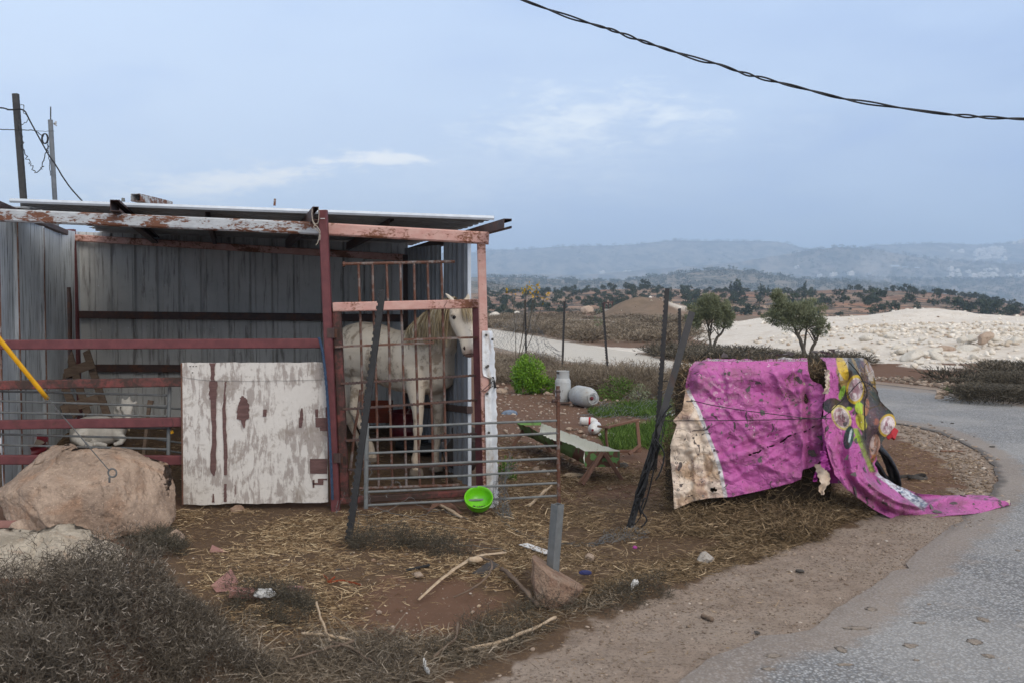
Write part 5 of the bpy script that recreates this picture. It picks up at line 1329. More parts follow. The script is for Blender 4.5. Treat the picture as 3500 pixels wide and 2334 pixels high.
fence_post((1930, 1031), (1922, 1272), 22.6, 22.5, .045, 'black fence post rising behind the upright gas cylinder')
fence_post((2061, 1037), (2083, 1340), 17.7, 17.6, .038, 'slightly leaning black post right of the gas cylinders')
fence_post((2281, 986), (2238, 1612), 9.42, 9.35, .040, 'tall black notched post left of the pink tarp, tilting right')
fence_post((2323, 1055), (2325, 1392), 15.1, 15.0, .040, 'black notched post just left of the tarp corner, behind the others')
p_ = fence_post((2366, 1066), (2150, 1812), 6.99, 7.15, .048, 'broad grey black leaning strut crossing in front of the other posts', False, 'black_post')
fence_post((1308, 989), (1190, 1860), 6.58, 6.95, .040, 'black serrated angle bar leaning up in front of the barred gate', True, 'rubber')
# black netting and cords knotted round the strut
nt_ = empty('torn_netting', P(2160, 1800, 7.1), 'bunched torn black netting hanging round the leaning strut', 'netting')
r = random.Random(9)
for k in range(16):
    y0 = r.uniform(1380, 1560); x0 = np.interp(y0, [1066, 1812], [2366, 2150]); pts = []
    for i in range(6):
        y = y0+i*(r.uniform(40, 66)); y = min(y, 1800); pts.append(P(np.interp(y, [1066, 1812], [2366, 2150])+r.uniform(-14, 26), y, 6.98+r.uniform(-.03, .03)))
    MB().tube(wob(pts, 22, .004, k), r.uniform(.003, .007), 5).build('strand', M['rubber'], nt_)
for pts in (((2205, 1700), (2190, 1740), (2212, 1775), (2190, 1800)), ((2180, 1690), (2168, 1740), (2160, 1790)), ((2240, 1500), (2268, 1540), (2262, 1600), (2240, 1640))):
    MB().tube(wob([P(x, y, 6.93) for x, y in pts], 24, .003, 5), .006, 6).build('strand', M['rubber'], nt_)
# cords from strut to tarp
tag(MB().tube(wob(L((2262, 1437, 7.02), (2420, 1436, 6.95), (2600, 1434, 6.93), (2790, 1429, 6.92), (2840, 1430, 6.95)), 30, .001, 1), .0032, 6).build('cord', M['rubber']), 'black cord running straight from the strut across the pink tarp', 'cord')
tag(MB().tube(wob(L((2345, 1360, 7.35), (2400, 1376, 6.97), (2520, 1398, 6.93), (2700, 1422, 6.9), (2790, 1430, 6.9), (2830, 1412, 6.9), (2900, 1345, 6.9), (2945, 1302, 6.95), (2990, 1325, 7.1)), 40, .0015, 2), .0032, 6).build('cord', M['rubber']), 'black cord sloping down over the tarp then up across the printed fruit', 'cord')
tag(MB().tube(wob(L((2265, 1300, 9.4), (2300, 1305, 9.0), (2342, 1318, 8.2), (2350, 1322, 7.6)), 20, .002, 3), .005, 6).build('cord', M['rubber']), 'short black cord from the tall notched post to the tarp corner', 'cord')
tag(MB().tube(wob(L((2900, 1235, 7.0), (2930, 1270, 6.95), (2962, 1330, 6.92), (2955, 1380, 6.9), (2956, 1430, 6.9), (2958, 1500, 6.88)), 30, .002, 4), .004, 6).build('cord', M['rubber']), 'black cord hanging down over the fruit print', 'cord')
# steel tube set in a lump of concrete
tb = P(1888, 1958, 5.42); tt = P(1906, 1722, 5.38)
tu = empty('steel_tube_post', tb, 'open square steel tube standing in a lump of broken concrete', 'post')
mb = MB(); t = (tt-tb).normalized(); rot = Matrix.Rotation(math.radians(43), 3, 'Z'); e1 = rot @ Vector((1, 0, 0)); e2 = rot @ Vector((0, 1, 0)); w = .0475/2
for (sx, sy, aa, bb) in ((0, -1, e1, e2), (0, 1, e1, e2), (-1, 0, e2, e1), (1, 0, e2, e1)):
    cc = e1*w*sx+e2*w*sy; mb.bar(tb-t*.05+cc, tt+cc, .0475+.003, .003, bb, .02)
mb.build('tube', M['galv'], tu)
# concrete lump: wedge with a sloping flat top
top = [P(1818, 1901, 5.42), P(1830, 1896, 5.60), P(1998, 2004, 5.45), P(1985, 2016, 5.18), P(1880, 1972, 5.14), P(1822, 1912, 5.24)]
btm = [P(1826, 1990, 5.36), P(1850, 1985, 5.55), P(1985, 2040, 5.45), P(1955, 2062, 5.22), P(1880, 2085, 5.12), P(1838, 2060, 5.18)]
bm = bmesh.new(); vs = [bm.verts.new(p) for p in top+btm]; bmesh.ops.convex_hull(bm, input=vs)
bmesh.ops.triangulate(bm, faces=bm.faces)
for _ in range(5): bmesh.ops.subdivide_edges(bm, edges=bm.edges, cuts=1, use_grid_fill=True, smooth=0.0)
V = np.array([v.co[:] for v in bm.verts]); nrm = V-V.mean(0); nrm /= np.linalg.norm(nrm, axis=1)[:, None]
hh = smoothstep(0, 1, 1)
V = V+nrm*((n3(V, 7, 3, 5)*.085+n3(V, 22, 5, 4, True)*.05+n3(V, 60, 5, 3)*.02))[:, None]*(1-.8*smoothstep(.25, .6, nrm[:, 2]))[:, None]
for v, c in zip(bm.verts, V): v.co = c
me = bpy.data.meshes.new('concrete_footing')
off = Vector(wl(tu)); 
for v in bm.verts: v.co -= off
bm.to_mesh(me); bm.free(); link('concrete_footing', me, M['rock_red'], tu, (0, 0, 0), True)['label'] = 'reddish broken lump of concrete'

# ------------------------------------------------------------------ utility poles and cables behind the stable
def pole(name, top, bot, d, r, m, label, sq=False):
    a = P(*top, d); b = P(*bot, d); t = (b-a).normalized(); b2 = a+t*(a.z+0.3)/(-t.z)
    root = empty(name, Vector((b2.x, b2.y, 0)), label, 'pole')
    if sq: MB().bar(b2, a, r*2, r*2, (0, 1, 0)).build('shaft', m, root)
    else: MB().tube([b2, a], r, 14).build('shaft', m, root, smooth=False)
    return root
p1 = pole('utility_pole', (53, 322), (83, 715), 13.0, .036, M['pole_dark'], 'dark square pole with tangled cables, leftmost behind the stable', True)
p2 = pole('utility_pole', (172, 411), (188, 690), 13.4, .032, M['pole_steel'], 'grey round steel pole with thin rod on top behind the stable')
MB().tube(L((173, 412, 13.4), (173, 366, 13.4)), .008, 6).build('top_rod', M['pole_dark'], p2)
q = P(184, 424, 13.35)
for k in range(5): a = k*1.2; MB().bar(q, q+Vector((.035, 0, .03*math.cos(a))), .02, .012).build('insulator_fin', M['white_plastic'], p2)
def cable(name, pts, d, r, label, seed=1, amp=0.003, n=40, m='rubber', ds=None):
    pp = [P(x, y, d if ds is None else ds[i]) for i, (x, y) in enumerate(pts)]
    o = MB().tube(wob(pp, n, amp, seed), r, 6).build(name, M[m]); tag(o, label, 'cable'); return o
cable('cable', [(-200, 355), (0, 370), (30, 376), (78, 377), (100, 410), (160, 520), (190, 565), (230, 630), (279, 686), (330, 740)], 12.9, .010, 'thick black cable from the left edge over the dark pole down behind the roof')
cable('cable', [(-200, 440), (0, 443), (60, 446), (115, 447), (140, 462), (150, 466)], 12.9, .006, 'lower thin black cable crossing behind the dark pole', 2)
cable('cable', [(115, 447), (150, 450), (185, 449)], 13.3, .003, 'thin wire tied between the two poles', 3)
mb = MB()
for k in range(3):
    ring = [P(152+10*math.cos(a)+k*1.5, 475+17*math.sin(a), 13.2) for a in np.linspace(0, 6.28, 18)]; mb.tube(ring, .007, 6)
tag(mb.build('cable_coil', M['rubber']), 'small coil of black cable tied to the grey steel pole', 'cable coil')
cable('cable', [(60, 405), (62, 430), (70, 465), (78, 500), (90, 530), (100, 560), (112, 575), (118, 586), (135, 583), (143, 570), (150, 545), (158, 520), (163, 500)], 12.8, .006, 'loose frayed cable hanging in a bight between the poles', 5, .02, 60)
cable('cable', [(66, 360), (82, 363), (80, 385), (95, 400), (88, 420), (72, 428)], 12.8, .004, 'thin loop of wire round the head of the dark pole', 6, .01)
cable('cable', [(164, 480), (165, 520), (168, 540), (172, 600)], 13.3, .005, 'cable running down the side of the grey steel pole', 7, .006)
# overhead bundled cable: two strands twisted
OV = [(1500, -118), (1640, -56), (1785, 0), (1860, 28), (1950, 60), (2040, 88), (2090, 103), (2170, 133), (2250, 160), (2310, 180), (2400, 208), (2460, 222), (2530, 248), (2610, 270), (2750, 305), (2880, 338), (3000, 358), (3120, 376), (3250, 393), (3350, 401), (3500, 408), (3700, 412), (4000, 408)]
pp = [P(x, y, 8.0) for x, y in OV]; c = wob(pp, 420, .0, 4); mb = MB()
for k in range(2):
    pts = []
    for i, p in enumerate(c):
        a = i*.16+k*math.pi+math.sin(i*.05)*1.5; amp = .0105+.004*math.sin(i*.11); pts.append(p+Vector((0, math.cos(a)*amp, math.sin(a)*amp*.75)))
    mb.tube(pts, .0070, 7)
tag(mb.build('overhead_cable', M['rubber'], smooth=True), 'twisted black overhead cable sagging across the sky on the right', 'cable')

# ------------------------------------------------------------------ trough, frame, gas cylinders, litter in the yard
tr = empty('feed_trough', P(2050, 1640, 8.6), 'green and white sheet metal feed trough standing on V shaped iron legs', 'trough')
nd, fd = 8.9, 11.0
def tpt(px, py, t): return P(px, py, nd+(fd-nd)*t)
nL, nR, nB, nBL = tpt(1998, 1541, 0), tpt(2117, 1541, 0), tpt(2110, 1590, 0), tpt(1998, 1572, 0)
fL, fR = tpt(1768, 1445, 1), tpt(1850, 1445, 1); fBL = tpt(1785, 1470, 1); fB = tpt(1845, 1470, 1)
V = []; F = []; N = 40; rnd = random.Random(4)
for i in range(N+1):
    t = i/N; k = 1-t
    jl = Vector((rnd.uniform(-1, 1), 0, rnd.uniform(-1, 1)))*.006*(0 < i < N); dent = Vector((0, 0, .018*math.sin(t*9)*math.sin(t*3.1)))
    l = fL.lerp(nL, t)+jl+dent; rr_ = fR.lerp(nR, t)+Vector((rnd.uniform(-1, 1)*.006, 0, rnd.uniform(-1, 1)*.006)); bl = fBL.lerp(nBL, t)+jl*.5; br = fB.lerp(nB, t)
    bl = bl-ZU*(.035); br = br-ZU*.02
    V += [l, l.lerp(bl, .5)+Vector((.01*math.sin(t*11), 0, 0)), bl, br, rr_.lerp(br, .5), rr_]
for i in range(N):
    for q in range(5): F.append((i*6+q, i*6+q+1, (i+1)*6+q+1, (i+1)*6+q))
def f_trough(g, b):
    geo = g.n('ShaderNodeNewGeometry'); v = g.coords('Object'); n = g.noise(v, 9, 5, .6); n2 = g.noise(v, 16, 6, .7)
    gr = g.mix(g.step(g.noise(v, 7, 2, .4), .44, .50), (.10, .16, .052), (.13, .25, .075)); gr = g.mix(g.step(g.noise(v, 5, 3, .5), .56, .60), gr, (.13, .058, .038))
    wh = g.mix(g.step(n2, .55, .7, 0, .7), (.74, .74, .66), (.40, .31, .23))
    return g.mix(geo.outputs['Backfacing'], gr, wh)
M['trough'] = mat('trough_sheet', f_trough, .55)
def f_camo(g, b):
    v = g.coords('Object'); n = g.noise(v, 13, 2, .4); c = g.mix(g.step(n, .46, .50), (.13, .27, .085), (.135, .07, .045)); return g.mix(g.step(g.noise(v, 17, 2, .4), .60, .63), c, (.07, .12, .05))
M['camo'] = mat('camouflage_paint', f_camo, .6)
ob = MB().add(V, F); tro = ob.build('basin', M['trough'], tr, smooth=True)
# orientation: outside must be the green side
me = tro.data; c = sum((me.polygons[i].normal.x for i in range(0, len(me.polygons), 5)))
if c > 0: me.flip_normals()
mb = MB(); mb.add([tpt(1998, 1541, 0)+YF*-.004, tpt(2118, 1541, 0)+YF*-.004, tpt(2118, 1594, 0)+YF*-.004, tpt(1998, 1594, 0)+YF*-.004, tpt(1998, 1541, 0)+YF*.004, tpt(2118, 1541, 0)+YF*.004, tpt(2118, 1594, 0)+YF*.004, tpt(1998, 1594, 0)+YF*.004], [(0, 1, 2, 3), (4, 7, 6, 5), (0, 4, 5, 1), (1, 5, 6, 2), (2, 6, 7, 3), (3, 7, 4, 0)])
mb.build('end_plate', M['camo'], tr)
MB().bar(tpt(1768, 1446, 1), tpt(1850, 1446, 1), .004, .04, ZU).build('end_plate', M['trough'], tr)
for (a, b) in (((2060, 1545, 8.86), (1977, 1657, 8.75)), ((2064, 1545, 8.86), (2127, 1640, 8.9))): MB().bar(P(*b), P(*a), .036, .03, (0, 1, 0)).build('leg', M['wood_red'], tr)
MB().bar(P(2052, 1557, 8.82), P(1992, 1655, 8.62), .03, .012, (0, 1, 0)).build('leg', M['wood_red'], tr)
for (a, b) in (((1788, 1470, 10.9), (1752, 1525, 10.8)), ((1845, 1480, 10.7), (1882, 1545, 10.6))): MB().bar(P(*b), P(*a), .038, .03, (0, 1, 0)).build('leg', M['wood_red'], tr)
# broken chair frame
cf = empty('broken_chair_frame', P(2130, 1545, 10.2), 'broken wooden chair frame lying on its side behind the trough', 'chair frame')
for (a, b, w, h, nm) in (((2072, 1542, 10.3), (2190, 1540, 10.3), .035, .03, 'bar'), ((2187, 1540, 10.3), (2177, 1432, 10.4), .035, .03, 'leg'), ((2078, 1458, 10.2), (2182, 1433, 10.4), .04, .022, 'bar'), ((2050, 1456, 10.0), (2078, 1460, 10.2), .055, .022, 'bar'), ((2150, 1550, 10.2), (2188, 1520, 10.3), .03, .02, 'brace')):
    MB().bar(P(*a), P(*b), w, h, ZU if nm == 'bar' else (0, 1, 0)).build(nm, M['wood_red'], cf)
MB().tube(wob(L((2072, 1462, 10.2), (2072, 1495, 10.2), (2076, 1525, 10.2), (2082, 1545, 10.2)), 12, .001, 1), [(.018, .014)]*13, 8).build('leg', M['wood_red'], cf)
# gas cylinders
def f_gas(g, b):
    v = g.coords('Object'); n = g.noise(v, 6, 6, .7); n2 = g.noise(v, 22, 5, .7)
    c = g.mix(g.step(n, .45, .65), (.40, .415, .415), (.32, .325, .315)); c = g.mix(g.step(n2, .60, .68, 0, .9), c, (.10, .085, .07)); return g.mix(g.step(n, .62, .7, 0, .7), c, (.24, .15, .10))
M['gas'] = mat('grey_cylinder_paint', f_gas, .5)
gb = P(1924, 1372, 15.6); s = 15.6/FPX
gc = empty('gas_cylinder', gb, 'upright grey gas cylinder with a valve guard collar beside the green shrub', 'gas cylinder')
w = 27*s; MB().lathe(gb, [(0, .0), (w*.85, 0), (w*.86, .012*2), (w*.98, .05), (w, .06), (w, .29), (w*.97, .335), (w*.8, .375), (w*.5, .39), (0, .392)], 28).build('body', M['gas'], gc, smooth=True)
mb = MB(); mb.lathe(gb+ZU*.365, [(w*.82, 0), (w*.80, .115), (w*.84, .122), (w*.76, .118), (w*.78, 0)], 26); mb.build('collar', M['gas'], gc, smooth=True)
MB().box(gb+Vector((-w*.62, -w*.55, .46)), .05, .03, .035, Matrix.Rotation(.8, 3, 'Z')).build('collar_slot', M['dark_paint'], gc)
for z in (.015, .30, .165): MB().lathe(gb+ZU*z, [(w*.99, 0), (w*1.015, .004), (w*.99, .008)], 28).build('weld_seam', M['gas'], gc)
MB().lathe(gb+ZU*.39, [(0, 0), (.02, 0), (.02, .04), (.03, .045), (.03, .06), (0, .062)], 10).build('valve', M['dark_paint'], gc)
a = P(1950, 1338, 15.75); b = P(2022, 1352, 15.0); ax = (b-a).normalized(); w = 34*s
gc = empty('gas_cylinder', Vector((a.lerp(b, .5).x, 15.4, 0)), 'large grey gas cylinder lying on its side with a red valve', 'gas cylinder')
ln = .68; a = b-ax*ln+ax*.06
a.z = w*.98; b.z = w*.98; ax = (b-a).normalized(); ln = (b-a).length
MB().lathe(a, [(0, 0), (w*.5, .01), (w*.85, .05), (w, .13), (w, ln-.14), (w*.93, ln-.08), (w*.72, ln-.03), (w*.45, ln-.005), (0, ln)], 30, ax).build('body', M['gas'], gc, smooth=True)
MB().lathe(a, [(w*1.0, ln*.5), (w*1.015, ln*.5+.004), (w*1.0, ln*.5+.01)], 30, ax).build('weld_seam', M['gas'], gc)
cc = b+ax*.02; e1 = ax.cross(ZU).normalized(); e2 = e1.cross(ax)
for rr_, dz in ((.085, .045), (.060, .0)):
    MB().tube([cc+ax*dz+e1*math.cos(t)*rr_+e2*math.sin(t)*rr_ for t in np.linspace(0, 6.28, 24)], .008, 6).build('guard_ring', M['gas'], gc)
for t in (0.5, 2.0, 3.6, 5.2): MB().tube([cc-ax*.03+(e1*math.cos(t)+e2*math.sin(t))*.06, cc+ax*.045+(e1*math.cos(t)+e2*math.sin(t))*.085], .006, 6).build('guard_bar', M['gas'], gc)
MB().lathe(b-ax*.01, [(0, 0), (.028, 0), (.028, .03), (.012, .04), (0, .05)], 12, ax).build('valve', M['red_plastic'], gc)
# bottle
def bottle(name, a, b, r, label, cap='red_plastic', band=True):
    a, b = Vector(a), Vector(b); ax = (b-a); ln = ax.length; ax.normalize(); root = empty(name, Vector((a.x, a.y, 0)), label, 'bottle')
    MB().lathe(a, [(0, 0), (r*.7, .0), (r, ln*.05), (r*.97, ln*.15), (r, ln*.3), (r, ln*.42), (r*.94, ln*.6), (r, ln*.66), (r*.7, ln*.82), (r*.3, ln*.93), (r*.28, ln*.97), (0, ln*.97)], 20, ax).build('bottle_body', M['white_plastic'], root, smooth=True)
    if band: MB().lathe(a, [(r*1.02, ln*.46), (r*1.02, ln*.56)], 20, ax).build('label_band', M['red_sign'], root, smooth=True)
    k = .36 if band else .2; MB().lathe(a, [(0, ln*1.0), (r*k, ln*1.0), (r*k, ln*.94), (r*.2, ln*.93)], 14, ax).build('cap', M[cap], root)
M['red_sign'] = simple('red_label', (.45, .02, .03), (.38, .015, .02), 12, .5)
g1 = G(1982, 1452); g2 = G(2048, 1453); r_ = .055
bottle('plastic_bottle', g1+ZU*r_, g2+ZU*r_*.9, r_, 'empty plastic drink bottle with a red label lying left of the chair frame')
g1 = G(2040, 1482); bottle('plastic_jug', g1+Vector((0, .12, .075)), g1+Vector((-.06, -.10, .06)), .072, 'crumpled white plastic jug lying beside the green grass', 'red_plastic', False)
# crumpled cloths and bags
def crumple(name, centre, size, m, seed, label, cat, sub=4, fold=.36, flatz=1.0):
    V, F = ICO[sub]; V = V.copy(); n = n3(V, 1.8, seed, 4, True)*fold*6 + n3(V, 6, seed+1, 3, True)*fold*1.5
    V = V*(1+n[:, None]*.5); V[:, 2] = np.maximum(V[:, 2], -.35); V = V*np.array(size)/2
    c = np.array(centre); V = V+c; V[:, 2] += size[2]*.17
    tag(mesh_np(name, V, F, m, smooth=True), label, cat)
def GZ(px, py): return gq(px, py, 0.0)
crumple('crumpled_cloth', GZ(1742, 1416), (.22, .16, .10), M['cloth_blue'], 3, 'crumpled blue grey cloth on the bare earth left of the trough', 'cloth')
crumple('plastic_scrap', GZ(2246, 1352)+ZU*.03, (.20, .14, .13), M['cloth_blue'], 8, 'dark bluish plastic scrap beside a stone near the black posts', 'scrap')
crumple('plastic_bag', GZ(2075, 1485), (.22, .14, .06), M['white_plastic'], 12, 'pale plastic scrap on the grass edge by the jug', 'bag')
crumple('paper_scrap', GZ(1960, 1625), (.20, .10, .05), M['wood_pale'], 14, 'pale torn paper on the straw behind the pipe hurdle', 'paper')
crumple('dark_lump', GZ(2130, 1592), (.10, .08, .07), M['dark_paint'], 15, 'small dark lump of dung right of the trough plate', 'dung')
# sheet of white card in the grass by the tarp
tag(MB().bar(G(2270, 1422)+ZU*.02, G(2345, 1408)+ZU*.05, .22, .012).build('white_board', M['white_plastic']), 'white foam board lying in the grass behind the posts', 'board')
# stones in the yard
r = random.Random(21); k = 0
YS = [(1722, 1345, 30), (1730, 1330, 22), (1763, 1338, 16), (1800, 1345, 18), (1700, 1322, 14), (1850, 1342, 16), (1872, 1350, 24), (1885, 1352, 16), (1830, 1350, 10), (1865, 1338, 18), (1712, 1345, 34), (1720, 1318, 18), (2012, 1382, 28), (2052, 1380, 14),
      (2110, 1375, 18), (1945, 1470, 26), (1985, 1478, 22), (2045, 1470, 20), (2206, 1450, 26), (1930, 1400, 12), (1742, 1372, 10), (1820, 1385, 8), (1850, 1405, 9), (2070, 1370, 14), (2150, 1362, 16), (2085, 1668, 16), (1700, 1760, 14), (1860, 1350, 12), (2220, 1345, 30), (1900, 1385, 8),
      (1770, 1440, 14), (1785, 1405, 10), (1880, 1430, 9), (2080, 1395, 12), (2130, 1385, 10), (2180, 1375, 14)]
LM = [(1808, 1345, 'green leafy shrub'), (1924, 1372, 'upright gas cylinder'), (2010, 1375, 'lying gas cylinder'), (1742, 1416, 'blue grey cloth'), (1690, 1400, 'white sheet of the stable corner'), (2010, 1452, 'plastic bottle'), (2045, 1482, 'white jug'), (2130, 1500, 'broken chair frame'), (1850, 1450, 'far end of the trough'), (2290, 1380, 'tall black posts'), (2083, 1340, 'leaning black post'), (2100, 1660, 'legs of the trough')]
seen = {}
for (px, py, w) in YS:
    p = GZ(px, py); s_ = w*p.y/FPX; k += 1
    lx, ly, ln = min(LM, key=lambda q: (q[0]-px)**2+((q[1]-py)*1.6)**2); dx, dy = px-lx, py-ly
    rel = ('left of' if dx < 0 else 'right of') if abs(dx) > abs(dy)*1.3 else ('before' if dy > 0 else 'behind')
    lab = f"{'large' if w > 25 else 'middling' if w > 15 else 'small' if w > 9 else 'tiny'} pale pinkish stone {rel} the {ln}"; seen[lab] = seen.get(lab, 0)+1
    if seen[lab] > 1: lab = lab.replace('pale pinkish', {2: 'rough tan', 3: 'flat buff', 4: 'round whitish'}.get(seen[lab], 'pebble like'))
    rock('stone', M['stone'], p+ZU*s_*.22, (s_, s_*.8, s_*.65), 100+k, 3, .35, rotz=r.uniform(0, 3), label=lab, cat='stone', group='stones scattered in the yard')
rock('grey_block', M['concrete'], GZ(2412, 1915)+ZU*.03, (.115, .09, .085), 61, 5, .12, label='broken light grey concrete block on the straw verge', cat='block', rotz=.3, planes=14, ang=.4)
rock('stone', M['stone'], GZ(2015, 1920)+ZU*.03, (.06, .05, .06), 62, 4, .3, label='grey rounded stone in the wire right of the steel tube', cat='stone')

# green leafy shrub
def leaf_cloud(n, centre, rad, ln, wd, seed, tintf=None, shell=.55, upb=.3, floor=None, clumps=40, cl_r=.35):
    r = np.random.default_rng(seed); C = r.normal(size=(clumps, 3)); C /= np.linalg.norm(C, axis=1)[:, None]; C *= (r.random((clumps, 1))**.4); 
    k = r.integers(0, clumps, n); D = r.normal(size=(n, 3))*cl_r*.5; Q = C[k]+D; q = np.linalg.norm(Q, axis=1); Q[q > 1.05] *= (1.05/q[q > 1.05])[:, None]
    if floor is not None: Q[:, 2] = np.where(Q[:, 2] < floor, floor+(floor-Q[:, 2])*.5, Q[:, 2])
    base = np.array(centre)+Q*np.array(rad)
    dirs = Q*.8+r.normal(size=(n, 3))*.55+np.array([0, 0, upb]); dirs /= np.linalg.norm(dirs, axis=1)[:, None]
    sd = np.cross(dirs, r.normal(size=(n, 3))); sd /= np.linalg.norm(sd, axis=1)[:, None]
    L_ = ln*(.6+.8*r.random((n, 1))); W = wd*(.6+.8*r.random((n, 1)))
    V = np.stack([base, base+dirs*L_*.5+sd*W*.5, base+dirs*L_, base+dirs*L_*.5-sd*W*.5], 1).reshape(-1, 3)
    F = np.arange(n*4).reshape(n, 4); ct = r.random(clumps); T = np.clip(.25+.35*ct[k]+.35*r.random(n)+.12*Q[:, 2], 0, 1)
    return V, F, np.repeat(T, 4)
gsb = GZ(1808, 1345); gs = empty('green_shrub', gsb, 'bright green leafy shrub behind the yard stones', 'shrub')
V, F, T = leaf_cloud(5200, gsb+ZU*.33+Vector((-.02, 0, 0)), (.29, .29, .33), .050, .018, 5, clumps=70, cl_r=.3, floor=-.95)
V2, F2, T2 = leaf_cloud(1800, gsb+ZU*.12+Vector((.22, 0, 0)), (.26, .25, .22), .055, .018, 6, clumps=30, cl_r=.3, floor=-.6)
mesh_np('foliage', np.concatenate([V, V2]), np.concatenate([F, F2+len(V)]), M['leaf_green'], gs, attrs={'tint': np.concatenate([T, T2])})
mb = MB()
for i in range(12): a = i*.52; mb.tube([gsb, gsb+Vector((math.cos(a)*.1, math.sin(a)*.1, .2)), gsb+Vector((math.cos(a)*.22, math.sin(a)*.22, .4))], [.012, .008, .003], 5)
mb.build('stems', M['bark'], gs)
# ------------------------------------------------------------------ covered hay bales
def blades(n, pos, dirs, ln, wd, seed, bend=.35, tint=None):
    """bent straw blades: two quads each"""
    r = np.random.default_rng(seed); dirs = dirs/np.linalg.norm(dirs, axis=1)[:, None]
    sd = np.cross(dirs, r.normal(size=(n, 3))); sd /= np.linalg.norm(sd, axis=1)[:, None]
    ln = np.asarray(ln).reshape(-1, 1)*np.ones((n, 1)); wd = np.asarray(wd).reshape(-1, 1)*np.ones((n, 1))
    d2 = dirs+r.normal(size=(n, 3))*bend; d2 /= np.linalg.norm(d2, axis=1)[:, None]
    mid = pos+dirs*ln*.5; end = mid+d2*ln*.5
    V = np.stack([pos-sd*wd/2, pos+sd*wd/2, mid-sd*wd/2, mid+sd*wd/2, end-sd*wd*.25, end+sd*wd*.25], 1).reshape(-1, 3)
    b = np.arange(n)[:, None]*6; F = np.concatenate([b+np.array([[0, 1, 3, 2]]), b+np.array([[2, 3, 5, 4]])], 0)
    T = r.random(n) if tint is None else tint
    return V, F, np.repeat(T, 6)
def flatdirs(n, r, up=.25):
    a = r.random(n)*2*math.pi; return np.stack([np.cos(a), np.sin(a), r.normal(size=n)*up], -1)

def bale(centre, size, seed, label, rotz=0.0):
    V, F = ICO[5]; V = V.copy(); V = np.sign(V)*np.power(np.abs(V), .38); n = np.abs(V).max(axis=1)[:, None]; V = V/np.maximum(n, 1)*1.0
    S = np.array(size)/2; W = V*S; W = W*(1+(n3(W, 9, seed, 4)*.10+n3(W, 40, seed+1, 2)*.03)[:, None])
    R = np.array(Matrix.Rotation(rotz, 3, 'Z')); W = W@R.T+np.array(centre)
    root = empty('hay_bale', Vector((centre[0], centre[1], centre[2]-S[2])), label, 'hay bale', 'hay bales under the pink tarp')
    mesh_np('bale_core', W, F, M['hay_core'], root, smooth=True)
    r = np.random.default_rng(seed); k = 5200; ax_ = r.integers(0, 3, k); q = r.uniform(-1, 1, (k, 3)); s_ = r.choice([-1, 1], k)
    q[np.arange(k), ax_] = s_; q = q*.97; p = (q*S)@R.T+np.array(centre); nr = np.zeros((k, 3)); nr[np.arange(k), ax_] = s_
    keep = ~((ax_ == 1) & (s_ > 0)) ; p = p[keep]; nr = nr[keep]; k = len(p)
    d = r.normal(size=(k, 3))+nr*.35; V2, F2, T2 = blades(k, p-nr*.004, d, r.uniform(.04, .13, k), r.uniform(.0025, .005, k), seed+5, .5, r.beta(1.6, 2.6, k))
    mesh_np('hay_strands', V2, F2, M['hay'], root, attrs={'tint': T2})['kind'] = 'stuff'
M['hay_core'] = simple('packed_hay', (.070, .047, .027), (.035, .024, .015), 30, .95, 1.0, .02, (1, 1, 3))
zc = .56/2
bale((P(2480, 1700, 7.55).x, 7.56, .27), (.86, .62, .54), 71, 'lower left hay bale spilling out under the white tarp edge', .03)
bale((P(2725, 1700, 7.50).x-.05, 7.50, .27), (.50, .62, .54), 72, 'lower right hay bale whose frayed corner shows below the torn tarp', -.03)
bale((P(2500, 1400, 7.6).x-.02, 7.58, .835), (.78, .62, .56), 73, 'upper left hay bale hidden by the pink tarp', .0)
bale((P(2825, 1400, 7.55).x-.13, 7.47, .835), (.60, .58, .56), 74, 'upper right hay bale seen through the tear in the tarp', .02)

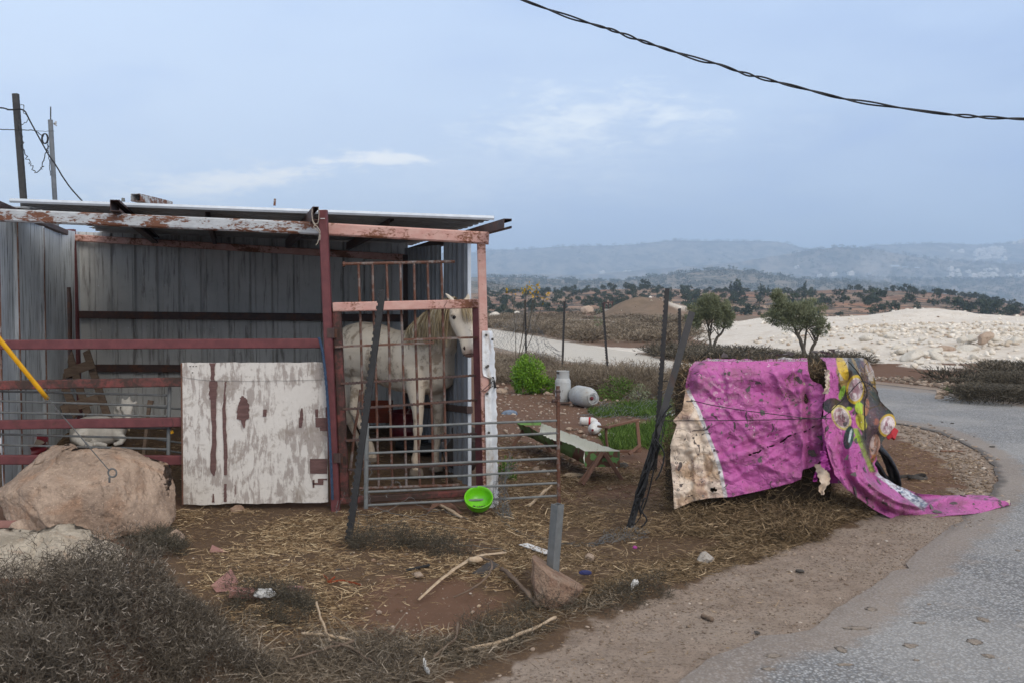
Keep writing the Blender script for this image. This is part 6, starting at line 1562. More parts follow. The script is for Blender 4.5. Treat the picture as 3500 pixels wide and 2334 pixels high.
# print on the banner, by place on the cloth
def mixc(c, m, col): return c*(1-m[:, None])+np.array(col)*m[:, None]
def banner_print(px, py):
    n = len(px); PINK = (.46, .11, .33)
    wob_ = (fbm(px/60, py/60, 1, 4, 41)-.5)*26; w2 = (fbm(px/22, py/22, 1, 3, 42)-.5)*14
    c = np.tile(np.array(PINK), (n, 1)); c = c*(0.86+0.30*fbm(px/80, py/80, 1, 4, 44))[:, None]
    st = lambda v, s: smoothstep(-s, s, v)
    def ell(cx_, cy_, rx, ry, rot=0.0, j=1.0):
        c_, s_ = math.cos(rot), math.sin(rot); x = px-cx_; y = py-cy_; u = (x*c_+y*s_)/rx; v = (-x*s_+y*c_)/ry; return 1-np.sqrt(u*u+v*v)+w2*.006*j
    for (bx_, by_, br_, am) in ((2725, 1355, 48, .55), (2600, 1470, 60, .35), (2440, 1540, 50, .3), (2560, 1300, 70, .25), (2950, 1680, 60, .5), (3060, 1730, 70, .45), (2780, 1460, 40, .4), (2700, 1640, 60, .3)):
        q = np.exp(-((px-bx_)**2+(py-by_)**2)/br_**2)*smoothstep(.40, .60, fbm(px/14, py/20, 1, 4, int(bx_) % 90)); c = mixc(c, q*am, (.19, .10, .09))
    q = np.exp(-(((px-2455)/60)**2+((py-1345)/70)**2))*smoothstep(.55, .62, fbm(px/9, py/9, 1, 4, 46)); c = mixc(c, q*.5, (.62, .50, .50))
    # dark photographic ground behind the fruit, its tone deepened to imitate side shading
    dk = np.maximum.reduce([st(px-(2858+.10*(py-1220)+w2), 4)*st(1402-py+wob_, 8)*st(2966+.05*(py-1220)-px+wob_*.3, 6), st(px-(2895+.33*(py-1330)+w2), 5)*st(1500-py+wob_, 10), st(px-(2945+w2), 5)*st(py-1340, 9)*st(1560-py, 9), ell(2845, 1385, 34, 26)*3 > 0])
    dk = np.clip(dk, 0, 1)*(py < 1600)
    dcol = np.array([.012, .016, .014])+np.stack([fbm(px/26, py/60, 1, 3, 51), fbm(px/26, py/60, 1, 3, 52), fbm(px/26, py/60, 1, 3, 53)], -1)*np.array([.07, .06, .05]); c = c*(1-dk[:, None])+dcol*dk[:, None]
    strk = st(fbm((px-.4*py)/13, py/120, 1, 3, 55)-.54, .03)*dk*(py < 1330); c = mixc(c, strk*.8, (.33, .22, .07))
    strk = st(fbm((px-.2*py)/11, py/100, 1, 3, 57)-.60, .02)*dk*(py < 1300); c = mixc(c, strk*.7, (.50, .46, .42))
    c = mixc(c, st(ell(2880, 1256, 16, 44, -.35), .06)*.9, (.62, .42, .04))
    # fig halves
    def fig(cx_, cy_, rx, ry, rot, ring=(.64, .44, .03)):
        nonlocal c
        e = ell(cx_, cy_, rx, ry, rot, .5); c = mixc(c, st(e, .03), ring); c = mixc(c, st(e-.20, .03), (.62, .56, .52)); c = mixc(c, st(e-.30, .04)*.9, (.42, .26, .28))
        vein = st(fbm(px/7, py/16, 1, 3, 61)-.5, .05); c = mixc(c, st(e-.34, .05)*vein, (.68, .60, .58)); c = mixc(c, st(e-.62, .08)*.7*(1-vein), (.24, .10, .12))
    fig(2924, 1330, 31, 50, .10); 
    c = mixc(c, st(ell(2938, 1394, 15, 22, -.2), .06), (.36, .52, .03)); c = mixc(c, st(ell(2903, 1395, 10, 7, .1), .08), (.33, .44, .03))
    c = mixc(c, st(ell(2878, 1340, 9, 26, .35), .08), (.20, .36, .05))
    c = mixc(c, st(ell(2944, 1440, 18, 30, -.35), .06), (.40, .36, .04))
    fig(2876, 1425, 31, 46, -.45, (.60, .52, .18))
    c = mixc(c, st(ell(2960, 1390, 11, 30, .1), .06), (.34, .14, .04)); c = mixc(c, st(ell(2995, 1440, 9, 12, .1), .06), (.30, .09, .02))
    fig(3034, 1452, 30, 40, .25, (.46, .30, .03))
    # green stem and dark leaf
    sx = 2926+(py-1470)*.40; stem = st(10-np.abs(px-sx)+w2*.3, 2)*st(py-1462, 4)*st(1612-py, 6); c = mixc(c, stem, (.26, .34, .06)); c = mixc(c, st(4-np.abs(px-sx-9), 2)*st(py-1470, 4)*st(1600-py, 6)*.8, (.07, .09, .05))
    lf = ell(2901, 1494, 17, 40, .18); c = mixc(c, st(lf, .05), (.035, .075, .065)); c = mixc(c, st(ell(2906, 1488, 4, 27, .22), .1)*.9, (.58, .68, .66)); c = mixc(c, st(ell(2928, 1497, 9, 13, .6), .1), (.30, .44, .05))
    c = mixc(c, st(ell(2990, 1522, 18, 40, .1), .05), (.30, .17, .12)); vein = st(fbm(px/6, py/15, 1, 3, 65)-.52, .05); c = mixc(c, st(ell(2986, 1520, 12, 32, .1), .1)*vein, (.46, .36, .32)); c = mixc(c, st(ell(2985, 1565, 7, 14, .4), .1), (.42, .17, .05))
    # pale figure strip on the tail
    tx = (px-3000)*.80+(py-1612)*.62; ty = -(px-3000)*.58+(py-1612)*.82
    tw_ = st(tx, 6)*st(205-tx, 8)*st(ty+6+.03*tx, 2.5)*st(13+.03*tx-ty+w2*.4, 2.5); c = mixc(c, tw_, (.62, .66, .70)); ink = st(fbm(px/9, py/6, 1, 3, 71)-.50, .03)*tw_; c = mixc(c, ink*.85*(tx > 85), (.10, .14, .22)); c = mixc(c, ink*.7*(tx <= 85), (.42, .36, .36))
    return c
def banner_print_A(px, py, d):
    c = banner_print(np.minimum(px, 2850), py); PW = (.70, .52, .40)
    bx_ = np.interp(py, [1300, 1345, 1400, 1470, 1550, 1600, 1690, 1760], [2335, 2352, 2382, 2408, 2440, 2456, 2474, 2484])
    m = smoothstep(2, -2, px-bx_); col = np.tile(np.array([.74, .62, .50]), (len(px), 1)); st_ = smoothstep(.46, .62, fbm(px/40, py/55, 1, 5, 81)); col = col*(1-st_[:, None]*.7)+np.array([.48, .31, .18])*st_[:, None]*.7
    ring = np.exp(-((np.hypot((px-2400)/34, (py-1590)/40)-1)/.12)**2)*.6; col = col*(1-ring[:, None])+np.array([.30, .17, .08])*ring[:, None]
    c = c*(1-m[:, None])+col*m[:, None]
    hem = smoothstep(8, 5, np.abs(px-bx_-5))*(py > 1330); c = c*(1-hem[:, None])+np.array([.66, .65, .64])*hem[:, None]
    top = smoothstep(7.28, 7.4, d)*smoothstep(.52, .60, fbm(px/60, d*9, 1, 4, 91)+.0009*(px-2550)); tc = np.array([.42, .38, .36])+(fbm(px/50, d*8, 1, 3, 92)-.5)[:, None]*np.array([.35, .3, .1]); c = c*(1-top[:, None])+tc*top[:, None]
    return c
def f_tarp(g, b):
    v = g.coords('Object'); c = g.attr('print'); n = g.noise(v, 5, 6, .68, .4); n2 = g.noise(v, 16, 6, .7, .6); n3_ = g.noise(v, 60, 4, .7)
    wn = g.n('ShaderNodeTexVoronoi', feature='DISTANCE_TO_EDGE'); g.lk(g.noise(v, 3, 3, .5, out='Color'), wn.inputs['Vector']); wn.inputs['Scale'].default_value = 9
    c = g.mix(g.step(n, .46, .68, 0, .55), c, (.19, .085, .10)); c = g.mix(g.step(n2, .585, .66, 0, .75), c, (.13, .075, .075)); 
    c = g.mix(g.step(g.noise(v, 8, 3, .5, 2.2), .635, .655, 0, .95), c, (.075, .062, .06))
    c = g.mix(g.step(g.noise(v, 19, 5, .75, 1.0), .65, .675, 0, .9), c, (.68, .60, .58))
    c = g.mix(g.step(n3_, .62, .72, 0, .3), c, (.60, .45, .52))
    h = g.math('ADD', g.math('MULTIPLY', g.step(wn.outputs[0], 0, .10), .35), g.math('ADD', g.math('MULTIPLY', n2, .9), g.math('MULTIPLY', n3_, .12)))
    return c, (h, .75, .012)
M['tarp'] = mat('printed_banner', f_tarp, .52, .28)
M['tarp_back'] = simple('banner_back', (.60, .50, .40), (.50, .38, .28), 7, .8, .3)
M['flake'] = simple('peeled_flake', (.10, .085, .080), (.15, .135, .13), 20, .7, .4)
tarp = empty('banner_tarp', P(2650, 1700, 7.1), 'torn pink printed banner with white back strip and fruit print draped over hay bales', 'tarp')
def crease(px, py, lines):
    h = np.zeros_like(px)
    for (x0, y0, x1, y1, a, w) in lines:
        dx, dy = x1-x0, y1-y0; L2 = dx*dx+dy*dy; t = np.clip(((px-x0)*dx+(py-y0)*dy)/L2, 0, 1); dist = np.hypot(px-(x0+t*dx), py-(y0+t*dy)); h += a*np.exp(-(dist/w)**2)*np.sin(np.clip(t, .04, .96)*math.pi)**.35
    return h
def tarp_A():
    nu, nv = 230, 250
    XL = ([1214, 1222, 1240, 1262, 1300, 1345, 1400, 1437, 1450, 1520, 1580, 1650, 1745], [2440, 2420, 2376, 2356, 2345, 2341, 2332, 2300, 2314, 2291, 2292, 2300, 2304])
    XR = ([1214, 1240, 1262, 1290, 1303, 1312, 1335, 1380, 1425, 1440, 1500, 1560, 1760], [2800, 2760, 2762, 2768, 2780, 2806, 2820, 2816, 2807, 2818, 2822, 2816, 2816])
    BX = ([2290, 2370, 2420, 2500, 2600, 2700, 2738, 2744, 2762, 2790, 2806, 2830], [1745, 1712, 1702, 1697, 1676, 1652, 1637, 1604, 1600, 1588, 1570, 1566])
    u = np.linspace(0, 1, nu+1); v = np.linspace(0, 1, nv+1); U, V_ = np.meshgrid(u, v, indexing='ij')
    vt = .20
    fy = np.clip((V_-vt)/(1-vt), 0, 1)
    x0 = 2310+U*500; 
    xt = None
    PY = None
    for it in range(6):
        px_ = x0 if PY is None else PX
        bot = np.interp(px_, *BX); PY = 1240+(bot-1240)*fy
        PX = np.interp(PY, *XL)+(np.interp(PY, *XR)-np.interp(PY, *XL))*U
    topx = np.interp(V_, [0, vt], [1, 0])
    # front: distance profile
    bulge = .10*np.sin(np.clip((PY-1240)/480, 0, 1)*math.pi*.9)
    D = 7.19-bulge*.35-.03*U
    edge = smoothstep(0, .09, fy); D = D+.07*(1-edge)**2
    PYf = PY-6*(1-edge)
    white = smoothstep(2470, 2330, PX)*smoothstep(1320, 1600, PY); D = D+white*.03
    left = smoothstep(.10, 0, U)*(PY < 1345); D = D+left*.10
    ws = P(2500, 1240, 7.2)
    cr = crease(PX, PY, [(2390, 1300, 2640, 1560, .020, 10), (2480, 1250, 2500, 1420, .016, 9), (2560, 1430, 2800, 1360, -.018, 10), (2500, 1640, 2700, 1530, .022, 11), (2640, 1260, 2740, 1500, .018, 9), (2440, 1500, 2560, 1660, -.016, 9), (2420, 1560, 2790, 1440, -.030, 9), (2480, 1575, 2800, 1440, .020, 14), (2752, 1300, 2765, 1600, -.045, 12), (2735, 1300, 2748, 1600, .025, 10), (2570, 1500, 2720, 1590, .015, 10), (2420, 1420, 2600, 1360, .012, 12), (2360, 1290, 2560, 1420, .010, 12), (2640, 1600, 2790, 1480, .022, 12), (2600, 1240, 2680, 1380, -.012, 14), (2320, 1560, 2450, 1480, .02, 12), (2310, 1640, 2440, 1600, -.02, 12), (2350, 1400, 2380, 1680, .022, 12), (2390, 1480, 2425, 1690, -.02, 9)])
    wr = (fbm(PX/90, PY/70, 1, 4, 31)-.5)*.11*smoothstep(0, .15, fy)+(fbm(PX/26+PY/60, PY/26, 1, 4, 32)-.5)*.011
    rid = (.12-np.abs(fbm(PX/110+PY/200, PY/75-PX/260, 1, 3, 36)-.5))*.11
    wtm = smoothstep(2440, 2380, PX)*smoothstep(1400, 1500, PY); wr = wr+(fbm(PX/34, PY/80, 1, 4, 38)-.5)*.05*wtm
    D = D-cr-wr-rid*smoothstep(0, .1, fy)
    front = np.array([[tuple(P(a, b, d)) for a, b, d in zip(r1, r2, r3)] for r1, r2, r3 in zip(PX, PYf, D)])
    # top: from the front edge back over the bales
    iv = int(round(vt*nv)); 
    for j in range(iv):
        k = 1-j/iv; e = front[:, iv]
        zt = 1.160+.006*np.sin(u*9)+(fbm(u*9, np.full_like(u, k*3), 1, 3, 33)-.5)*.03
        back = np.stack([e[:, 0]*(1+.11*k)+(.05*k)*(u < .1), e[:, 1]+.80*k, zt-.015*k-.05*smoothstep(.06, 0, u)*1.0], -1)
        kk = smoothstep(0, .10, np.array([k]))[0]; front[:, j] = np.stack([back[:, 0], back[:, 1], e[:, 2]*(1-kk)+back[:, 2]*kk], -1)
    W = front.reshape(-1, 3); idx = np.arange((nu+1)*(nv+1)).reshape(nu+1, nv+1)
    F = np.stack([idx[:-1, :-1], idx[:-1, 1:], idx[1:, 1:], idx[1:, :-1]], -1).reshape(-1, 4)
    # ragged holes
    fx = PX.reshape(-1); fyy = PY.reshape(-1); hole = np.zeros(len(fx), bool)
    hole |= (np.hypot((fx-2440)/14, (fyy-1672)/8)+(fbm(fx/6, fyy/6, 1, 2, 7)-.5)*1.6 < .75) & (W[:, 1] < 7.4)
    hn = fbm(fx/9, fyy/9, 1, 3, 77); hole |= (np.abs((fyy-1452)+(fx-2800)*.42+(fbm(fx/30, fyy/90, 1, 3, 8)-.5)*26) < 1.2+3*(hn-.5)) & (fx > 2560) & (fx < 2795) & (hn > .52) & (W[:, 1] < 7.4)
    F = F[~hole[F].any(axis=1)]
    pc = banner_print_A(fx, fyy, W[:, 1])
    cd = (-(cr+0)).reshape(-1)
    o = mesh_np('banner_front', W, F, [M['tarp'], M['tarp_back']], tarp, smooth=True, attrs={'print': pc})
    me = o.data
    if me.polygons[len(me.polygons)//2].normal.y > 0: me.flip_normals()
    sm = o.modifiers.new('thick', 'SOLIDIFY'); sm.thickness = .003; sm.offset = -1; sm.material_offset = 1; o['label'] = 'pink front with dirty white left strip'
    return W, F
WA, FA = tarp_A()
def tarp_B():
    ST = [((2800, 1219, 7.98), (2948, 1222, 8.05)), ((2818, 1231, 7.30), (2962, 1227, 7.80)), ((2829, 1262, 7.08), (2985, 1262, 7.58)), ((2829, 1310, 7.06), (2994, 1318, 7.54)), ((2817, 1380, 7.05), (3010, 1370, 7.5)),
          ((2812, 1432, 7.04), (3058, 1418, 7.42)), ((2816, 1470, 7.03), (3066, 1448, 7.40)), ((2822, 1512, 7.01), (3022, 1500, 7.38)), ((2834, 1562, 6.99), (3000, 1542, 7.3)), ((2856, 1625, 6.97), (2990, 1588, 7.2)), ((2888, 1664, 6.96), (3008, 1622, 7.28)),
          ((2932, 1702, 7.0), (3068, 1660, 7.5)), ((2992, 1744, 7.15), (3140, 1688, 7.75)), ((3065, 1780, 7.24), (3215, 1692, 8.12)), ((3200, 1776, 7.30), (3320, 1694, 8.18)), ((3330, 1764, 7.42), (3400, 1706, 8.05)), ((3452, 1737, 7.72), (3456, 1735, 7.74))]
    nu, nv = 120, 420; m = len(ST)-1; V = np.zeros((nv+1, nu+1, 3)); PXs = np.zeros((nv+1, nu+1)); PYs = np.zeros((nv+1, nu+1))
    A = np.array([list(a)+list(b) for a, b in ST]); seglen = [0]
    for i in range(m): seglen.append(seglen[-1]+max(12, np.hypot(*(A[i+1][:2]-A[i][:2]))+np.hypot(*(A[i+1][3:5]-A[i][3:5]))))
    sl = np.array(seglen)/seglen[-1]; tt = np.linspace(0, 1, nv+1); S = np.stack([np.interp(tt, sl, A[:, k]) for k in range(6)], -1)
    k = np.ones(9)/9
    for q in range(6): S[:, q] = np.convolve(np.pad(S[:, q], 4, 'edge'), k, 'valid')
    for j in range(nv+1):
        u = np.linspace(0, 1, nu+1); l = S[j, :3]; r_ = S[j, 3:]; jit = (fbm(np.full_like(u, j/9.), u*0, 1, 3, 22)-.5)*10
        px = l[0]+(r_[0]-l[0])*u+jit*(1-u)**3*1.0+jit*u**3; py = l[1]+(r_[1]-l[1])*u
        tail = smoothstep(.62, .80, tt[j]); c0 = .50
        dd = l[2]+(r_[2]-l[2])*((1-tail)*smoothstep(c0, 1.0, u)+tail*u)
        fold = .030*np.sin(u*11+j*.012)*smoothstep(.1, .3, tt[j])*(1-.4*tail)+.02*np.sin(u*23+1.5*math.sin(j*.03))*smoothstep(.15, .4, tt[j])*(1-.6*tail)
        wr = (fbm(px/40, py/80, 1, 4, 23)-.5)*.10+(.12-np.abs(fbm(px/60, py/150, 1, 3, 29)-.5))*.12+(fbm(px/14, py/22, 1, 3, 24)-.5)*.016
        dd = dd-(fold+wr)*(1-.65*tail)
        PXs[j] = px; PYs[j] = py
        for i in range(nu+1):
            p = P(px[i], py[i], dd[i])
            V[j, i] = p
        if tt[j] > .7:
            V[j, :, 2] = np.maximum(V[j, :, 2], .012+.012*np.abs(np.sin(u*9+j*.04)))+tail*(.034*np.sin(u*8+j*.03)+.020*np.sin(u*17+j*.07)+.03*fbm(u*6, u*0+j/26., 1, 3, 4))*(u*(1-u)*4)
    W = V.reshape(-1, 3); idx = np.arange((nu+1)*(nv+1)).reshape(nv+1, nu+1); F = np.stack([idx[:-1, :-1], idx[1:, :-1], idx[1:, 1:], idx[:-1, 1:]], -1).reshape(-1, 4)
    pc = banner_print(PXs.reshape(-1), PYs.reshape(-1))
    tl = smoothstep(.93, 1.0, np.repeat(tt, nu+1)); dk = smoothstep(.45, .6, fbm(PXs.reshape(-1)/50, PYs.reshape(-1)/18, 1, 4, 27))*(np.repeat(tt, nu+1) > .6)*.5; pc = pc*(1-dk[:, None]*.6)
    o = mesh_np('banner_side', W, F, [M['tarp'], M['tarp_back']], tarp, smooth=True, attrs={'print': pc})
    if o.data.polygons[len(F)//4].normal.y > 0: o.data.flip_normals()
    sm = o.modifiers.new('thick', 'SOLIDIFY'); sm.thickness = .003; sm.offset = -1; sm.material_offset = 1; o['label'] = 'right part printed with fruit, its tail trailing on to the road'
    return W, F, V
WB, FB, VB = tarp_B()
# hanging torn rags
def rag(pts, m, nm='torn_rag', seed=1, lab=None):
    """pts: list of (xl,xr,y,d)"""
    V = []; F = []; n = 30; nu = 8; ys = [p[2] for p in pts]
    for j in range(n+1):
        y = ys[0]+(ys[-1]-ys[0])*j/n; xl = np.interp(y, ys, [p[0] for p in pts]); xr = np.interp(y, ys, [p[1] for p in pts]); d = np.interp(y, ys, [p[3] for p in pts])
        for i in range(nu+1):
            q = i/nu; V.append(P(xl+(xr-xl)*q+2*math.sin(j*1.3+seed), y, float(d)+.015*math.sin(q*5+j*.25)+.01*math.sin(j*.5+seed)))
    for j in range(n):
        for i in range(nu): F.append((j*(nu+1)+i, (j+1)*(nu+1)+i, (j+1)*(nu+1)+i+1, j*(nu+1)+i+1))
    o = MB().add(V, F).build(nm, m, tarp, smooth=True)
    if lab: o['label'] = lab
M['tarp_plain'] = simple('plain_pink', (.36, .045, .27), (.28, .04, .21), 6, .5, .5, .02)
rag([(2783, 2815, 1585, 7.02), (2795, 2838, 1625, 6.98), (2806, 2836, 1650, 6.96), (2796, 2820, 1668, 6.95), (2806, 2816, 1690, 6.95)], M['tarp_back'], seed=2, lab='beige torn rag hanging below the pink front')
rag([(2786, 2800, 1610, 7.03), (2778, 2792, 1645, 7.0)], M['tarp_plain'], seed=3)
rag([(2803, 2822, 1540, 6.98), (2805, 2835, 1590, 6.94), (2822, 2840, 1606, 6.93)], M['tarp_plain'], seed=4)
rag([(2818, 2836, 1262, 7.02), (2822, 2836, 1320, 6.99), (2812, 2832, 1345, 6.98)], M['tarp_back'], seed=5, lab='curled beige edge beside the tear')
rag([(2810, 2836, 1430, 7.06), (2815, 2850, 1560, 7.05), (2830, 2890, 1650, 7.1)], M['tarp_plain'], seed=6)
# peeled flakes lifting off the surface
def flakes(W, F, n, seed, pred):
    r = np.random.default_rng(seed); W = np.asarray(W); F = np.asarray(F); k = 0
    for q in range(n*30):
        f = F[r.integers(0, len(F))]; p = W[f].mean(0)
        if not pred(p, r): continue
        nrm = np.cross(W[f[1]]-W[f[0]], W[f[3]]-W[f[0]]); nrm /= np.linalg.norm(nrm)+1e-9
        if nrm[1] > 0 and nrm[2] < .5: nrm = -nrm
        if nrm[2] < -.2: nrm = -nrm
        a = np.cross(nrm, [0, 0, 1.0]); a = a/(np.linalg.norm(a)+1e-9) if np.linalg.norm(a) > .1 else np.array([1.0, 0, 0]); b = np.cross(nrm, a); s = .006+.034*r.random()**2.2; m = int(r.integers(4, 8)); rot = r.uniform(0, 6.28)
        pts = []
        for i in range(m):
            t = 2*math.pi*i/m; rad = s*r.uniform(.35, 1.3); x = math.cos(t)*rad*1.2; y = math.sin(t)*rad*.8
            X = x*math.cos(rot)-y*math.sin(rot); Y_ = x*math.sin(rot)+y*math.cos(rot); pts.append(p+a*X+b*Y_+nrm*(.005+.35*max(0, y)*r.uniform(.3, 1)))
        c = p+nrm*.006
        MB().add([c]+pts, [(0, 1+i, 1+(i+1) % m) for i in range(m)]).build('flake', M['flake'], tarp)
        k += 1
        if k >= n: break
flakes(WA, FA, 70, 5, lambda p, r: p[0] > P(2400, 1500, 7.1).x and r.random() < .9)
flakes(WB, FB, 60, 6, lambda p, r: p[2] < .75 or r.random() < .15)
for (x, y) in ((2403, 1694), (2506, 1688), (2868, 1645), (2312, 1580), (2318, 1672)):
    c = P(x, y, 7.0 if x > 2800 else 7.125); MB().tube([c+Vector((math.cos(t)*.0075, -.004, math.sin(t)*.0075)) for t in np.linspace(0, 6.28, 12)], .003, 5).build('eyelet', M['galv_dull'], tarp)
# pile of loose bark-like flakes on top
for i, (x, y, d) in enumerate([(2770, 1218, 7.7), (2800, 1216, 7.75), (2820, 1217, 7.6), (2700, 1222, 7.5), (2640, 1221, 7.6), (2850, 1217, 7.8), (2660, 1232, 7.3), (2490, 1230, 7.4)]):
    r = random.Random(i); c = P(x, y, d); c.z = 1.195; MB().add([c+Vector((r.uniform(-.06, .06), r.uniform(-.04, .04), r.uniform(0, .045))) for _ in range(6)], [(0, 1, 2), (0, 2, 3), (0, 3, 4), (1, 4, 5)]).build('flake', M['flake'], tarp)

# dark rubber mats slumped at the right end, and a strap loop
mats = empty('rubber_mats', P(3040, 1645, 7.7), 'dark curled rubber mats slumped at the right end of the bales', 'rubber mats')
for (pts, w, m, nm) in (([(2985, 1500), (3010, 1530), (3032, 1580), (3048, 1625), (3062, 1650)], .16, 'dark_leather', 'mat'), ([(2995, 1520), (3030, 1555), (3055, 1600), (3066, 1640), (3060, 1655)], .22, 'rubber', 'mat'), ([(2975, 1560), (3000, 1590), (3022, 1630), (3045, 1648)], .25, 'rubber', 'mat')):
    MB().tube(wob([P(x, y, 7.62+.06*i) for i, (x, y) in enumerate(pts)], 20, .003, 3), [(w*.28, .022)]*21, 12, up=(1, 0, .3)).build(nm, M[m], mats, smooth=True)
tag(MB().bar(P(3048, 1495, 7.55), P(3060, 1465, 7.6), .05, .02, (0, 1, 0)).bar(P(3032, 1496, 7.55), P(3049, 1484, 7.55), .03, .02, (0, 1, 0)).build('red_scrap', M['red_sign']), 'bright red scrap poking out behind the printed fruit', 'scrap')
q = GZ(3136, 1640); pts = [q+Vector((math.cos(t)*.085, math.sin(t)*.05, .022+.012*math.sin(2*t))) for t in np.linspace(.3, 6.3, 26)]
tag(MB().tube(pts, [(.004, .018)]*26, 8, up=(0, 0, 1)).tube([q+Vector((-.16, .02, .02)), q+Vector((-.08, .01, .03)), q+Vector((0, .03, .02))], [(.004, .016)]*3, 8).build('rubber_strap', M['dark_leather']), 'brown rubber strap loop on the verge right of the bales', 'strap')
# ------------------------------------------------------------------ twigs, straw, grass
def twig_segments(start, dirs, ln, seed, levels=4, spread=.75, shrink=.82, up=0.0):
    r = np.random.default_rng(seed); A = []; B = []; lev = []
    P0, D = np.asarray(start, float), np.asarray(dirs, float); D /= np.linalg.norm(D, axis=1)[:, None]; L_ = np.asarray(ln, float).reshape(-1)
    for l in range(levels):
        l_ = L_*r.uniform(.7, 1.3, len(L_)); E = P0+D*l_[:, None]; A.append(P0); B.append(E); lev.append(np.full(len(P0), l/(levels-1)))
        ax = np.cross(D, r.normal(size=D.shape)); ax /= np.linalg.norm(ax, axis=1)[:, None]
        a1 = D+ax*spread*r.uniform(.5, 1.3, (len(D), 1)); a2 = D-ax*spread*r.uniform(.5, 1.3, (len(D), 1)); D = np.concatenate([a1, a2])+np.array([0, 0, up]); D /= np.linalg.norm(D, axis=1)[:, None]
        P0 = np.concatenate([E, E]); L_ = np.concatenate([L_, L_])*shrink
    return np.concatenate(A), np.concatenate(B), np.concatenate(lev)
def ribbon(A, B, w0, seed, tint):
    r = np.random.default_rng(seed); n = len(A); D = B-A; sd = np.cross(D, r.normal(size=(n, 3))); sd /= np.linalg.norm(sd, axis=1)[:, None]+1e-9; w = np.asarray(w0).reshape(-1, 1)*np.ones((n, 1))/2
    V = np.stack([A-sd*w, A+sd*w, B+sd*w*.8, B-sd*w*.8], 1).reshape(-1, 3); return V, np.arange(n*4).reshape(n, 4), np.repeat(tint, 4)
def sample_poly(poly, n, r):
    P_ = np.array([q[:2] for q in poly]); lo, hi = P_.min(0), P_.max(0); out = np.zeros((0, 2))
    while len(out) < n:
        q = lo+(hi-lo)*r.random((n*2, 2)); q = q[inpoly(q[:, 0], q[:, 1], poly)]; out = np.concatenate([out, q])
    return out[:n]
def bush_mass(name, poly, hfun, n, ln, w, m, seed, label=None, cat=None, group=None, kind=None, levels=4, up=.3, tbase=.35, parent=None):
    r = np.random.default_rng(seed); xy = sample_poly(poly, n, r); xy = xy[fbm(xy[:, 0], xy[:, 1], 6, 3, seed) > .30+.22*r.random(n)]; n = len(xy); h = hfun(xy[:, 0], xy[:, 1]); zg = zground(xy[:, 0], xy[:, 1]); f = r.random(n)**.55
    st = np.stack([xy[:, 0], xy[:, 1], zg+h*f*.9], -1)
    # outward lean from the height gradient
    e = .05; gx = (hfun(xy[:, 0]+e, xy[:, 1])-hfun(xy[:, 0]-e, xy[:, 1]))/(2*e); gy = (hfun(xy[:, 0], xy[:, 1]+e)-hfun(xy[:, 0], xy[:, 1]-e))/(2*e)
    D = np.stack([-gx*.8, -gy*.8, np.full(n, up)], -1)+r.normal(size=(n, 3))*.8
    A, B, lv = twig_segments(st, D, ln*r.uniform(.7, 1.3, n), seed+1, levels, .95, .92)
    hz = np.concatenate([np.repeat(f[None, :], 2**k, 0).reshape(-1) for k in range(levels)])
    tint = np.clip(tbase*.35+.34*hz*r.random(len(A))+.14*lv+(r.random(len(A)) > .90)*hz*.45+np.tile(1., len(A))*.0, 0, 1)  # higher twigs and tips painted paler to imitate light catching them
    V, F, T = ribbon(A, B, w*(1.1-.5*lv), seed+2, tint)
    V[:, 2] = np.maximum(V[:, 2], .0)
    o = mesh_np(name, V, F, m, parent=parent, attrs={'tint': T}); tag(o, label, cat, group, kind); return o
def hump(poly, H_, w, seed=0, lump=.5, s=3.0):
    def f(x, y): return H_*smoothstep(0, w, polydist(x, y, poly))*(1-lump+lump*2*fbm(x, y, s, 3, seed))
    return f
# foreground thorn bushes
TB1 = gp((-260, 2150), (0, 2140), (110, 2125), (190, 2100), (290, 2055), (480, 2050), (630, 2070), (720, 2130), (700, 2200), (640, 2290), (560, 2400), (420, 2700), (-260, 2900))
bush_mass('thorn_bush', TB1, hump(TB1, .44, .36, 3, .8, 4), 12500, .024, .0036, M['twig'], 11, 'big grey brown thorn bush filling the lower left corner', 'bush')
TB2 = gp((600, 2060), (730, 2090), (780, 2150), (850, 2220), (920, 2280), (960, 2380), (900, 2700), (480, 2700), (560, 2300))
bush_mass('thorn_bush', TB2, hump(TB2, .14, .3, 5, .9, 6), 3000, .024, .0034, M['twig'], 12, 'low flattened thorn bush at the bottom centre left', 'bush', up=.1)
TB3 = gp((760, 1990), (860, 1985), (960, 2030), (1080, 2080), (1110, 2130), (1020, 2150), (880, 2120), (790, 2090))
bush_mass('thorn_bush', TB3, hump(TB3, .12, .15, 6, .8, 6), 1000, .026, .0028, M['twig_dark'], 13, 'small dark thorny tuft right of the big bush, beside the clay tile', 'bush', up=.1)
TB4 = gp((1190, 1860), (1260, 1845), (1420, 1865), (1560, 1880), (1640, 1905), (1560, 1925), (1400, 1915), (1230, 1900))
bush_mass('weed_tuft', TB4, hump(TB4, .11, .12, 7, .9, 6), 1000, .026, .003, M['twig_dark'], 14, 'dark green brown weeds in a low ridge at the foot of the serrated bar', 'weeds', up=.2)
TB5 = gp((1480, 2230), (1600, 2120), (1780, 2080), (1990, 2060), (2120, 2010), (2280, 1985), (2370, 1990), (2280, 2045), (2060, 2095), (1880, 2150), (1740, 2210), (1560, 2290))
bush_mass('weed_mat', TB5, hump(TB5, .05, .15, 8, .9, 6), 1000, .026, .0028, M['twig_dark'], 15, 'long mat of dark dry weeds along the edge of the gravel verge', 'weeds', up=.1)
TB6 = gp((440, 1850), (520, 1822), (600, 1830), (640, 1880), (600, 1920), (500, 1910))
bush_mass('weed_tuft', TB6, hump(TB6, .09, .1, 9), 900, .024, .003, M['twig_dark'], 16, 'small dark green weeds at the right foot of the big boulder', 'weeds')
